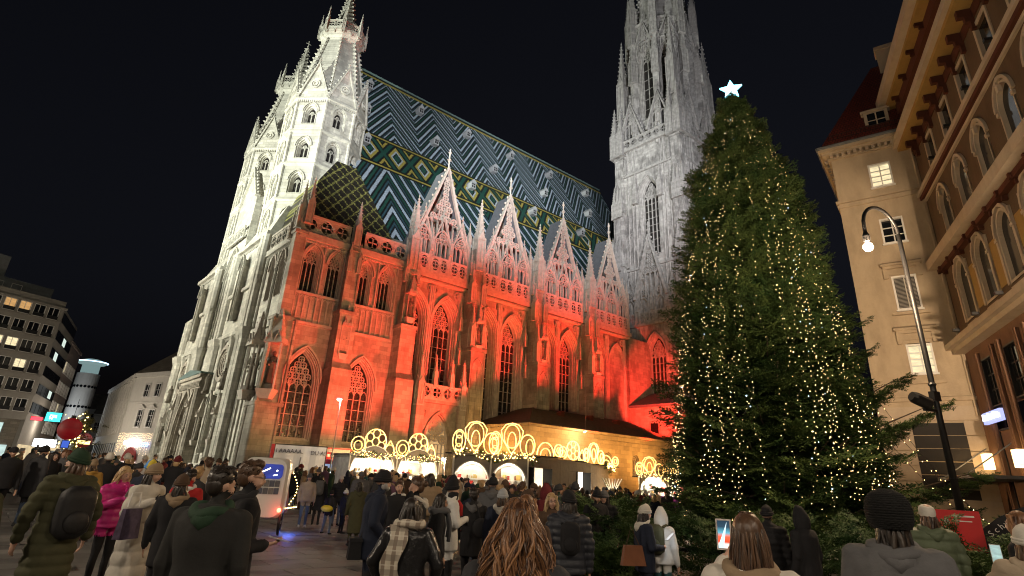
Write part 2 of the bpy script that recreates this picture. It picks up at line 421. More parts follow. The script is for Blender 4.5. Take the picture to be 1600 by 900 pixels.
def pinnacle_mesh(w, h, mt, name='pinnacle', shaft=.42, gab=True, cro=6):
    mb = MB(); s = h*shaft; mb.taper((0,0), w*1.15, w*1.05, 0, h*.03); mb.taper((0,0), w*.86, w*.84, h*.03, s)
    for sx in (-1, 1):
        for sy in (-1, 1): mb.box(sx*w*.46-w*.07, sx*w*.46+w*.07, sy*w*.46-w*.07, sy*w*.46+w*.07, h*.03, s+h*.03)
    if gab:
        for r in range(4):
            a = r*PI/2; c, sn = math.cos(a), math.sin(a)
            T = lambda x, y, z: (x*c-y*sn, x*sn+y*c, z)
            y = -w*.52
            mb.add([T(-w*.5,y,s), T(w*.5,y,s), T(0,y*.96,s+h*.13), T(-w*.5,y+w*.12,s), T(w*.5,y+w*.12,s), T(0,y+w*.14,s+h*.13)], [(0,1,2),(5,4,3),(0,2,5,3),(1,4,5,2)])
            mb.box(*sorted((T(-w*.05,y-w*.03,0)[0], T(w*.05,y+.01,0)[0])), *sorted((T(-w*.05,y-w*.03,0)[1], T(w*.05,y+.01,0)[1])), h*.06, s*.9)
            mb.oct(*T(0,y,s+h*.145), w*.10)
    mb.taper((0,0), w*.78, w*.10, s, h*.93)
    for i in range(cro):
        t = (i+.6)/cro; z = s+(h*.93-s)*t; r = w*(.78-.68*t)/2
        for sx in (-1, 1):
            for sy in (-1, 1): mb.oct(sx*(r+w*.05), sy*(r+w*.05), z, w*.085, w*.10)
    mb.oct(0, 0, h*.945, w*.17, h*.02); mb.oct(0, 0, h*.985, w*.09, h*.03)
    return mb.mesh(name, mt)
def balustrade_mesh(L, h, mt, name='balustrade', n=None):
    mb = MB(); n = n or max(1, round(L/(h*.8))); c = L/n
    mb.box(0, L, -.09, .09, 0, h*.12); mb.box(0, L, -.11, .11, h*.88, h)
    for i in range(n+1): mb.box(i*c-.05, i*c+.05, -.07, .07, h*.12, h*.88)
    for i in range(n):
        x = (i+.5)*c; z = h*.5; r = min(c*.44, h*.37)
        mb.quatrefoil(x, z, r, .08, -.05, .05)
        for sx in (-1, 1):
            for sz in (-1, 1): mb.add([(x+sx*c*.5, -.045, z+sz*h*.38), (x+sx*c*.12, -.045, z+sz*h*.38), (x+sx*c*.5, -.045, z+sz*h*.08)], [(0,1,2)])
    return mb.mesh(name, mt)
def gable_frame(w, h, t, y0, y1, cro=9, fin=1.6):
    mb = MB(); W = w/2
    sl = math.hypot(W, h); nx, nz = h/sl, W/sl
    mb.strip([(-W, 0), (0, h), (W, 0)], t, y0, y1)
    for sx in (-1, 1):
        for i in range(cro):
            u = (i+.5)/cro; x = sx*(W*(1-u)+nx*t*.75); z = h*u+nz*t*.75; mb.oct(x, (y0+y1)/2, z, t*.42, t*.5)
    y = (y0+y1)/2; mb.tube([(0,y,h), (0,y,h+fin)], t*.22, 5)
    for zz, r in ((h+fin*.45, t*.62), (h+fin*.85, t*.5)):
        for k in range(4): mb.oct(r*.8*math.cos(k*PI/2), y+r*.8*math.sin(k*PI/2), zz, r*.5)
    mb.oct(0, y, h+fin, t*.3, t*.5)
    return mb
def fill_tracery(mb, w, h, y0, y1, t, cols, z0=0):
    """shafts, arches and wheels that fill a triangle"""
    W = w/2; inside = lambda x, z: (h-z)/h*W-abs(x)
    lw = w/cols
    for i in range(cols+1):
        x = -W+i*lw; zt = min(h*.42, h*(1-abs(x)/W)-t)
        if zt > z0+.2: mb.strip([(x, z0), (x, zt)], t, y0, y1)
    for i in range(cols):
        x = -W+(i+.5)*lw; zt = min(h*.42, h*(1-(abs(x)+lw/2)/W)-t)
        if zt > z0+.5: mb.strip(arch(lw, zt-lw*.55, zt-lw*.6, .9, 4, x)[1:-1], t*.8, y0, y1)
    z = h*.42+lw*.3; r = lw*.5; row = 0
    while z < h*.92 and r > .12:
        k = int(max(0, ((h-z-r)/h*W-r)//(2*r)))
        offs = [0] if k == 0 else [j*2*r for j in range(-k, k+1)] if row % 2 == 0 else [(j+.5)*2*r for j in range(-k, k)]
        for x in offs:
            if inside(x, z+r*.5) > r*.7: mb.quatrefoil(x, z, r, t*.75, y0+.02, y1-.02)
        z += r*1.8; row += 1
        if (h-z)/h*W < r*1.1: r *= .6

# --- windows and protos
P_big = window_proto('window', 3.3, 5.0, 4, 1.05, t=.085, panes=5, steps=((0,-.08),(.07,-.08),(.07,.08),(.15,.10),(.17,.34),(.26,.38),(.28,.8)))
P_pair = window_proto('window', 1.75, 3.2, 3, 1.1, t=.065, steps=((0,-.06),(.06,-.06),(.06,.12),(.13,.14),(.15,.36),(.21,.4),(.23,.7)))
P_nave = window_proto('window', 3.3, 12.2, 4, 1.1, t=.085, panes=10, steps=((0,-.06),(.08,-.06),(.08,.16),(.16,.18),(.18,.46),(.26,.5),(.28,1.1)))
PIN_L = pinnacle_mesh(1.15, 9.5, M['trac'], cro=9); PIN_M = pinnacle_mesh(.7, 5.2, M['trac'], cro=7); PIN_S = pinnacle_mesh(.42, 3.2, M['trac'], cro=5)
PIN_G = pinnacle_mesh(1.3, 11, M['tracg'], cro=9); PIN_GM = pinnacle_mesh(.85, 6.5, M['tracg'], cro=7); PIN_GS = pinnacle_mesh(.5, 4, M['tracg'], cro=5)
def statue_mesh():
    mb = MB(); mb.lathe([(.24,0),(.30,.1),(.27,.5),(.24,1.0),(.28,1.3),(.22,1.5),(.09,1.58)], 8); mb.ell((0,-.02,1.74), (.12,.13,.17), 8, 5)
    mb.tube([(-.24,0,1.42),(-.3,-.12,1.1),(-.05,-.28,1.05)], .075, 5); mb.tube([(.24,0,1.42),(.32,-.1,1.15),(.1,-.3,1.2)], .075, 5)
    mb.box(-.32,.32,-.32,.32,-.25,0); return mb.mesh('statue', M['dark'])
STAT = statue_mesh()
def canopy_mesh():
    mb = MB(); 
    for x in (-.45, .45): mb.tube([(x,-.3,-.3),(x,-.3,2.3)], .06, 5)
    mb.taper((0,-.1), 1.1, 1.0, 2.3, 2.6, .9, .8); mb.taper((0,-.1), .8, .08, 2.6, 4.4, .7, .08)
    for i in range(5):
        z = 2.7+i*.33; r = .36*(1-i*.18)
        for sx in (-1, 1): mb.oct(sx*r, -.1-r*.8, z, .08); mb.oct(sx*r, -.1+r*.6, z, .08)
    for sx in (-1, 1): mb.strip([(sx*.5, 2.35), (sx*.25, 3.0), (sx*.05, 2.35)], .08, -.55, -.45)
    mb.taper((0,-.1), .6, 1.0, -.8, -.28, .5, .8); return mb.mesh('canopy', M['trac'])
CANO = canopy_mesh()
def niche(loc, rz=0, sc=1.0):
    o = cp('statue', STAT, loc, rz, sc=sc); ob('canopy', CANO, o); return o

# --- south side: chapel bays, nave bays
def south_walls():
    E0, E1 = 17.4, 29.6
    hol = []
    for x in (18.95, 21.35, 24.45, 26.95): hol.append(arch(1.75, 17+3.2, 17, 1.1, 7, x))
    for x in (19.95, 25.55): hol.append(arch(3.3, 4.0+5.0, 4.0, 1.05, 7, x))
    mb = MB(); mb.prism([(E0, -1), (E1, -1), (E1, 22.7), (E0, 22.7)], 52, 52.5, hol)
    cp('chapel_wall', mb.mesh('chapel_wall', M['stone']))
    for x in (18.95, 21.35, 24.45, 26.95): put_window(P_pair, (x, 52, 17))
    for x in (19.95, 25.55): put_window(P_big, (x, 52, 4.0))
    # mouldings, blind panels below the upper windows
    mb = MB(); mb.box(E0-.3, E1, 51.55, 52, 22.1, 22.75); mb.box(E0-.2, E1, 51.8, 52, 21.8, 22.1)
    for i in range(44):
        x = E0+.1+i*.275; mb.oct(x, 51.78, 21.9, .12)
    mb.box(E0-.25, E1, 51.6, 52, 0, 1.3); mb.add([(E0-.25,51.6,1.3),(E1,51.6,1.3),(E1,52,1.75),(E0-.25,52,1.75)], [(0,1,2,3)])
    cp('cornice', mb.mesh('cornice', M['trac']))
    for x0, x1 in ((17.75, 21.95+.3), (23.5, 28.2)):
        mb = MB(); mb.box(x0, x1, 51.8, 52, 16.78, 17.0); mb.box(x0, x1, 51.75, 52, 14.0, 14.25)
        n = 8; c = (x1-x0)/n
        for i in range(n+1): mb.box(x0+i*c-.07, x0+i*c+.07, 51.9, 52, 14.25, 16.72)
        for i in range(n):
            x = x0+(i+.5)*c; mb.strip(arch(c-.1, 16.3, 16.2, .9, 4, x)[1:-1], .08, 51.9, 52)
        mid = (x0+x1)/2
        for x in (x0+.1, mid, x1-.1): mb.tube([(x, 51.9, 14.25), (x, 51.9, 21.8)], .1, 6)
        cp('blind_panelling', mb.mesh('blind_panelling', M['trac']))
    cp('balustrade', balustrade_mesh(5.0, 1.95, M['trac']), (17.2, 51.9, 22.75)); cp('balustrade', balustrade_mesh(5.0, 1.95, M['trac']), (23.9, 51.9, 22.75))
    # buttress between the chapel bays, and the one before the nave
    for bx, hh in ((22.75, 22.0), (29.35, 21)):
        mb = MB(); mb.taper((bx, 51.3), 2.0, 2.0, -1, 10.3, 2.6, 2.6); mb.add([(bx-1,50,10.3),(bx+1,50,10.3),(bx+.86,50.45,10.9),(bx-.86,50.45,10.9)], [(0,1,2,3)])
        mb.taper((bx, 51.4), 1.72, 1.72, 10.3, 15.4, 1.9, 1.9); mb.box(bx-.98, bx+.98, 50.35, 52, 15.4, 15.75)
        mb.taper((bx, 51.6), 1.3, 1.15, 15.75, hh, 1.2, .9); mb.taper((bx, 51.6), 1.3, .5, hh, hh+1.3, 1.2, .4)
        mb.box(bx-1.1, bx+1.1, 49.92, 52, -1, 1.4)
        for sx in (-1, 1): mb.tube([(bx+sx*.62, 51.0, 15.75), (bx+sx*.62, 51.0, hh)], .1, 5)
        cp('buttress', mb.mesh('buttress', M['stone']))
        niche((bx, 50.75, 12.0 if bx < 25 else 16.8)); 
        cp('pinnacle', PIN_M if bx < 25 else PIN_L, (bx, 51.5, hh+.4))
        for sx in ((-.5, .5) if bx < 25 else (-.72, .72)): cp('pinnacle', PIN_S, (bx+sx, 51.1, hh-2.2 if bx < 25 else hh-.6))
    # nave: recessed wall with paired windows in each bay
    hol = []; cs = (33.4, 43.4, 53.4, 63.4)
    for c in cs:
        for s in (-2.05, 2.05): hol.append(arch(3.3, 5.2+12.2, 5.2, 1.1, 7, c+s))
    mb = MB(); mb.prism([(29.6, -1), (68.5, -1), (68.5, 22.3), (29.6, 22.3)], 53.3, 53.7, hol); cp('nave_wall', mb.mesh('nave_wall', M['stone']))
    for c in cs:
        for s in (-2.05, 2.05): put_window(P_nave, (c+s, 53.3, 5.2))
        mb = MB()
        for x in (c-4.0, c-3.75, c-.25, c, c+.25, c+3.75, c+4.0):                     # clustered shafts
            mb.tube([(x, 53.18, 5.0), (x, 53.18, 21.6)], .14, 6)
        for s in (-2.05, 2.05):
            mb.strip(arch_in(3.3, 17.4, 6, -.32, 1.1, 7, c+s)[1:-1], .16, 53.0, 53.3)
            mb.quatrefoil(c, 21.2, .6, .1, 53.15, 53.3)
            mb.quatrefoil(c+s*1.72, 21.1, .5, .1, 53.15, 53.3)
        mb.box(c-4.2, c+4.2, 52.9, 53.3, 4.5, 5.0); mb.box(c-4.5, c+4.5, 52.2, 53.3, 22.05, 22.6); mb.box(c-4.5, c+4.5, 52.6, 53.3, 21.8, 22.05)
        for i in range(34): mb.oct(c-4.4+i*.267, 52.58, 21.9, .12)
        cp('wall_shafts', mb.mesh('wall_shafts', M['trac']))
    for bx in (38.5, 48.5, 58.5):
        mb = MB(); mb.taper((bx, 52.0), 2.0, 2.0, -1, 14.6, 2.8, 2.8); mb.box(bx-1.1, bx+1.1, 50.45, 53.3, 14.6, 14.95)
        mb.taper((bx, 52.3), 1.5, 1.3, 14.95, 27, 1.9, 1.4)
        for sx in (-.92, .92):
            for y in (50.62,): mb.tube([(bx+sx, y, 5), (bx+sx, y, 14.6)], .12, 5)
        mb.strip(arch(1.5, 12.6, 5.5, 1, 5, bx), .14, 50.5, 50.6); mb.strip([(bx, 5.5), (bx, 12.9)], .1, 50.5, 50.6)
        cp('buttress', mb.mesh('buttress', M['stone']))
        cp('pinnacle', PIN_L, (bx, 52.0, 24.3)); niche((bx, 50.9, 15.6))
        for sx in (-.75, .75): cp('pinnacle', PIN_M, (bx+sx, 51.0, 15.0)); cp('pinnacle', PIN_M, (bx+sx, 51.6, 20.2)); cp('pinnacle', PIN_S, (bx+sx*1.25, 51.9, 23.6))
        for sx in (-1.15, 1.15): cp('pinnacle', PIN_S, (bx+sx, 52.6, 13.2)); cp('pinnacle', PIN_S, (bx+sx*1.1, 52.7, 17.0))
south_walls()

def gable_part():
    """large open-work gable over each nave bay, three small gables and a balustrade at its foot"""
    W, Hh = 7.9, 11.6; z0 = 2.2
    mb = gable_frame(W, Hh, .42, -.25, .25, 12, 2.6)
    fr = MB(); fr.v = [(x, y, z+z0) for x, y, z in mb.v]; fr.f = mb.f; fr.m = mb.m; fr.sm = mb.sm
    for x in (-3.95, -1.32, 1.32, 3.95): fr.taper((x, 0), .42, .38, 0, 4.8, .5, .42)
    fr.box(-4.1, 4.1, -.3, .3, -.05, .22)
    g = cp('gable', fr.mesh('gable', M['trac']), (0, 0, -100))
    tb = MB(); fill_tracery(tb, W-.6, Hh-.6, -.12, .12, .13, 10, 0.0); tb.v = [(x, y, z+z0) for x, y, z in tb.v]
    ob('tracery', tb.mesh('tracery', M['trac']), g)
    s = gable_frame(2.5, 3.6, .2, -.4, -.1, 7, .9); s.v = [(x, y, z+3.6) for x, y, z in s.v]
    s.quatrefoil(0, 4.6, .42, .08, -.32, -.2); s.strip(arch(2.2, 3.6, 2.0, .95, 5), .14, -.36, -.14)
    for x in (-.55, 0, .55): s.strip([(x, 2.0), (x, 3.9)], .09, -.3, -.16)
    for x in (-.8, -.27, .27, .8): s.strip(arch(.5, 3.5, 3.3, .9, 4, x)[1:-1], .06, -.3, -.18)
    s.quatrefoil(-.5, 4.05, .3, .07, -.3, -.18); s.quatrefoil(.5, 4.05, .3, .07, -.3, -.18)
    sm = s.mesh('small_gable', M['trac']); bm = balustrade_mesh(2.3, 1.9, M['trac'], n=2)
    for x in (-2.63, 0, 2.63):
        ob('small_gable', sm, g, (x, 0, 0)); ob('balustrade', bm, g, (x-1.15, -.2, .2))
    for x in (-3.95, 3.95): ob('pinnacle', PIN_S, g, (x, 0, 4.6)); 
    for x in (-1.32, 1.32): ob('pinnacle', PIN_S, g, (x, -.25, 2.6))
    # back wall of the gable, and the little roof running back from it
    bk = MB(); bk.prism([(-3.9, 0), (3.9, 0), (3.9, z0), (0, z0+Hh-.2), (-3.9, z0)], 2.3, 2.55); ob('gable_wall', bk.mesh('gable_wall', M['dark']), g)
    rf = MB()
    for sx in (-1, 1): rf.add([(sx*4.05, .25, z0-.3), (0, .25, z0+Hh), (0, 2.6, z0+Hh), (sx*4.05, 2.6, z0-.3)], [(0,1,2,3)])
    ob('gable_roof', rf.mesh('gable_roof', M['slate']), g)
    return g
g0 = gable_part()
for i, c in enumerate((33.4, 43.4, 53.4, 63.4)):
    (g0 if i == 0 else (g0 := dup(g0))).location = (c-C0[0], 52.5-C0[1], 22.6)

# --- roofs
RZ0, RQ0, RZ1, RQ1 = 28.0, 58.6, 61.4, 74.2
def roof_material():
    g = G('zigzag_roof_tiles'); o = g.xyz(g.obj())
    e = g.math('ADD', o[0], 0.0); z = o[2]
    # each tile takes the colour of its centre
    tx = g.math('MULTIPLY', g.math('FLOOR', g.math('DIVIDE', e, .11)), .11); tz = g.math('MULTIPLY', g.math('FLOOR', g.math('DIVIDE', z, .10)), .10)
    tri = lambda x, P: g.math('ABSOLUTE', g.math('SUBTRACT', g.math('MULTIPLY', g.math('FRACT', g.math('DIVIDE', x, P)), 2), 1))
    black, lite, green, teal, yel = (.005, .006, .007), (.38, .46, .53), (.014, .070, .05), (.03, .075, .095), (.34, .28, .06)
    s1 = g.math('SUBTRACT', tz, g.math('MULTIPLY', tri(g.math('ADD', tx, 2.0), 8.8), 6.6))
    up = g.ramp(g.math('FRACT', g.math('DIVIDE', s1, 2.7)), [(0, black), (.17, lite), (.36, black), (.52, green), (.64, black), (.78, lite), (.86, black), (.92, teal)], True)
    s2 = g.math('SUBTRACT', tz, g.math('MULTIPLY', tri(g.math('ADD', tx, 3.6), 11.5), 11.0))
    lo = g.ramp(g.math('FRACT', g.math('DIVIDE', s2, 3.6)), [(0, lite), (.18, black), (.32, teal), (.46, black), (.60, green), (.80, black), (.93, lite)], True)
    zm, hb = 43.0, 2.7
    wv = g.math('DIVIDE', g.math('ABSOLUTE', g.math('SUBTRACT', tz, zm)), hb)
    d = g.math('ADD', g.math('MULTIPLY', tri(tx, 4.4), 1.25), wv)
    di = g.ramp(g.math('DIVIDE', d, 2.3), [(0, green), (.13, black), (.19, lite), (.25, yel), (.36, black), (.46, green), (.62, black), (.70, yel), (.80, black), (.88, green)], True)
    edge = g.math('ABSOLUTE', g.math('SUBTRACT', wv, 1.08)); line = g.math('LESS_THAN', edge, .06); lb = g.math('LESS_THAN', edge, .17)
    c = g.mix(g.math('GREATER_THAN', tz, zm), lo, up); c = g.mix(g.math('LESS_THAN', wv, 1.0), c, di); c = g.mix(lb, c, black); c = g.mix(line, c, yel)
    c = g.mix(g.math('GREATER_THAN', tz, 60.3), c, yel); c = g.mix(g.math('GREATER_THAN', tz, 60.8), c, black)
    wn = g.n('ShaderNodeTexWhiteNoise'); g.set(wn.inputs['Vector'], g.vec(tx, tz)); 
    c = g.mix(1.0, c, g.ramp(wn.outputs[0], [(0, .72), (1, 1.12)]), 'MULTIPLY')
    c = g.mix(g.math('MULTIPLY', g.noise(g.obj(), .5, 4), .12), c, (.06, .065, .06))
    fx = g.math('FRACT', g.math('DIVIDE', e, .22)); fz = g.math('FRACT', g.math('DIVIDE', z, .20))
    g.bump(g.math('ADD', g.math('MULTIPLY', fz, -1), g.math('MULTIPLY', g.math('GREATER_THAN', fx, .9), -.6)), .6, .03)
    return g.out(c, .6, spec=.25)
def lattice_material():
    g = G('lattice_roof_tiles'); o = g.xyz(g.obj())
    tx = g.math('MULTIPLY', g.math('FLOOR', g.math('DIVIDE', o[0], .16)), .16); tz = g.math('MULTIPLY', g.math('FLOOR', g.math('DIVIDE', o[2], .16)), .16)
    l = None
    for sg in (1, -1):
        f = g.math('FRACT', g.math('DIVIDE', g.math('ADD', g.math('MULTIPLY', tx, 1.0), g.math('MULTIPLY', tz, .8*sg)), 1.25)); k = g.math('LESS_THAN', f, .14)
        l = k if l is None else g.math('MAXIMUM', l, k)
    wn = g.n('ShaderNodeTexWhiteNoise'); g.set(wn.inputs['Vector'], g.vec(tx, tz))
    c = g.mix(l, g.mix(wn.outputs[0], (.010, .010, .009), (.035, .03, .022)), g.mix(wn.outputs[0], (.14, .14, .04), (.30, .30, .09)))
    g.bump(g.math('FRACT', g.math('DIVIDE', o[2], .16)), .5, .03); return g.out(c, .45)
def roofs():
    mr = roof_material(); ml = lattice_material(); mb = MB(); e0, e1 = 25.5, 86.5
    a, b = (RQ0, RZ0), (RQ1, RZ1); e1t = 86.5
    mb.add([(e0,a[0],a[1]),(e1+2.8,a[0],a[1]),(e1,b[0],b[1]),(e0,b[0],b[1]),(e0,2*b[0]-a[0],a[1]),(e1+2.8,2*b[0]-a[0],a[1])], [(0,1,2,3),(3,2,5,4),(1,5,2),(0,3,4)])
    roof = cp('roof', mb.mesh('roof', mr))
    rb = MB(); rb.box(e0, e1, b[0]-.14, b[0]+.14, b[1]-.05, b[1]+.22)
    for i in range(60): rb.oct(e0+1+i, b[0], b[1]+.3, .1, .16)
    ob('ridge_cap', rb.mesh('ridge_cap', M['copper']), roof)
    dm = MB(); dm.mi = 0
    dm.box(-.45, .45, -.9, 1.2, 0, 1.0); dm.prism([(-.62, .95), (.62, .95), (0, 1.6)], -1.0, 1.5); dm.mi = 1; dm.box(-.3, .3, -.93, -.9, .15, .85); dm.mi = 0; dm.box(-.03, .03, -.96, -.93, .15, .85); dm.box(-.3, .3, -.96, -.93, .47, .53)
    md = dm.mesh('dormer', [mat('dormer_paint', (.30, .31, .31), .6), M['black']])
    sl = (b[1]-a[1])/(b[0]-a[0])
    for z, es in ((56.5, (29.5, 38.8, 48.5, 58.5, 68.5, 79)), (50.0, (28.5, 40.5, 52.5, 64.5, 76.5)), (43.2, (27.8, 46, 59, 71))):
        for e in es: ob('dormer', md, roof, (e, a[0]+(z-a[1])/sl-.1, z-.2))
    # chapel roof with lattice tiles
    mb = MB(); P = [(17.8,52.5,24.3),(27.9,52.5,24.3),(24.4,58.4,35.0),(21.9,58.4,35.0),(19.4,56,30.6),(19.4,62,30.6),(24.4,66,35.0),(27.9,66,24.3),(17.8,62,24.3)]
    mb.add(P, [(0,1,2,3,4),(1,7,6,2),(0,4,5,8),(2,6,5,4,3)]); cp('chapel_roof', mb.mesh('chapel_roof', ml))
    gb = MB(); gb.box(17.5, 66.5, 52.3, 52.55, 22.0, 22.58); gb.box(17.7, 29, 52.4, 60, 22.75, 22.85); gb.box(29, 67, 53.4, 60, 22.2, 22.55); gb.box(29, 86, 58.7, 59.0, 20, 28.1)
    cp('gutter', gb.mesh('gutter', M['dark']))
roofs()

# --- the two octagonal west towers
P_rom = join3(window_proto('window', 1.75, 1.75, 2, .75, jm=M['pale'], steps=((0,-.06),(.06,-.06),(.06,.08),(.2,.12),(.22,.34),(.34,.38),(.36,.7)), t=.1, hood=.06))
def octa_tower(e, q):
    R = 4.9; ap = R*math.cos(PI/8); fw = 2*R*math.sin(PI/8)
    zs = [(25.0, 26.6), (30.5, 31.3), (35.2, 36.0), (39.8, 40.9)]; top = 45.0
    mb = MB()
    levels = [25.0, 30.5, 35.2, 39.8, top]
    for k in range(8):
        a = k*PI/4; c, sn = math.cos(a), math.sin(a)
        for i, (zl, zw) in enumerate(zs):
            f = MB(); hole = [arch(1.75, zw+1.75, zw, .75, 7)]
            f.prism([(-fw/2, zl), (fw/2, zl), (fw/2, levels[i+1]), (-fw/2, levels[i+1])], -ap, -ap+.4, hole)
            f.box(-fw/2, fw/2, -ap-.06, -ap, zl+.0, zl+.35)
            mb.add([(x*c-y*sn, x*sn+y*c, z) for x, y, z in f.v], f.f)
        f = MB()
        for i in range(13):                                     # corbel table under the top string
            f.box(-fw/2+.15+i*.27, -fw/2+.29+i*.27, -ap-.2, -ap, 44.0, 44.5)
        mb.add([(x*c-y*sn, x*sn+y*c, z) for x, y, z in f.v], f.f)
        va = a+PI/8-PI/2
        mb.tube([(R*math.cos(va), R*math.sin(va), 25), (R*math.cos(va), R*math.sin(va), top)], .2, 6)
    for z, p in ((25.0, .28), (30.5, .26), (35.2, .26), (39.8, .26), (44.5, .34)):
        mb.lathe([(R+.02, z-.25), (R+p, z-.05), (R+p, z+.16), (R+.02, z+.34)], 8, ph=PI/8, cap=False)
    mb.lathe([(R-.1, 24), (R-.1, 25)], 8, ph=PI/8)
    t = cp('octagonal_tower', mb.mesh('octagonal_tower', M['pale']), (e, q, 0))
    for k in range(8):
        a = k*PI/4
        if k in (2, 3, 4): continue                             # the faces turned away to the north east
        for zl, zw in zs:
            ob('window', P_rom, t, (ap*math.sin(a), -ap*math.cos(a), zw), a)
    # gables at the foot of the spire
    gm = gable_frame(fw+.1, 5.2, .3, -.35, .1, 8, .9); gm.prism([(-fw/2+.1, 0), (fw/2-.1, 0), (0, 5.0)], -.12, .3)
    gm.circ(0, 1.9, .55, .16, -.3, -.1); gm.circ(0, 1.9, .25, .1, -.3, -.1)
    gme = gm.mesh('gable', M['pale'])
    for k in range(8): ob('gable', gme, t, (ap*math.sin(k*PI/4), -ap*math.cos(k*PI/4), 44.8), k*PI/4)
    # spire, ribs with crockets
    sp = MB(); sp.lathe([(4.75, 44.9), (2.35, 56.4)], 8, ph=PI/8, cap=False)
    for k in range(8):
        va = k*PI/4+PI/8; A = Vector((4.85*math.cos(va), 4.85*math.sin(va), 44.9)); B = Vector((2.4*math.cos(va), 2.4*math.sin(va), 56.4))
        sp.tube([A, B], .16, 5)
        for i in range(15):
            p = A.lerp(B, (i+.5)/15); sp.oct(p.x*1.07, p.y*1.07, p.z, .24, .2)
    ob('spire', sp.mesh('spire', M['grey'] if False else M['pale']), t)
    gl = MB(); gl.lathe([(2.35, 55.9), (2.55, 56.4), (3.1, 57.3), (3.15, 57.6)], 8, ph=PI/8, cap=False); gl.lathe([(0, 57.55), (3.15, 57.6)], 8, ph=PI/8, cap=False)
    gw = 2*3.05*math.sin(PI/8); ga = 3.05*math.cos(PI/8)
    for k in range(8):
        a = k*PI/4; c, sn = math.cos(a), math.sin(a); f = MB()
        for i in (-.5, .5): f.strip(arch(gw*.44, 56.9, 56.3, .8, 4, i*gw*.46)[1:-1], .12, -ga-.1, -ga+.2)
        f.box(-gw/2, gw/2, -ga-.08, -ga+.08, 57.5, 57.8); f.box(-gw/2, gw/2, -ga-.08, -ga+.08, 58.75, 58.95)
        for i in (-.5, .5): f.quatrefoil(i*gw*.48, 58.27, .48, .09, -ga-.04, -ga+.04)
        gl.add([(x*c-y*sn, x*sn+y*c, z) for x, y, z in f.v], f.f)
    ob('gallery', gl.mesh('gallery', M['pale']), t)
    pm = pinnacle_mesh(.42, 4.2, M['pale'], cro=4)
    for k in range(8):
        va = k*PI/4+PI/8; ob('pinnacle', pm, t, (3.1*math.cos(va), 3.1*math.sin(va), 57.2), va)
    tp = MB(); tp.lathe([(1.75, 57.6), (1.6, 59.2), (.12, 66.6)], 8, ph=PI/8)
    for k in range(8):
        va = k*PI/4+PI/8
        for i in range(9):
            u = (i+.5)/9; r = 1.6+(.12-1.6)*u; tp.oct((r+.12)*math.cos(va), (r+.12)*math.sin(va), 59.2+7.4*u, .17)
    tp.oct(0, 0, 66.6, .5, .3); tp.tube([(0,0,66.6), (0,0,68.4)], .07, 5); tp.tube([(-.4,0,67.8), (.4,0,67.8)], .06, 5); tp.oct(0,0,67.2,.2)
    ob('spirelet', tp.mesh('spirelet', M['pale']), t)
    return t
TW = octa_tower(22.3, 66.0); tn = dup(TW, loc=(22.5-C0[0], 82.6-C0[1], 0))

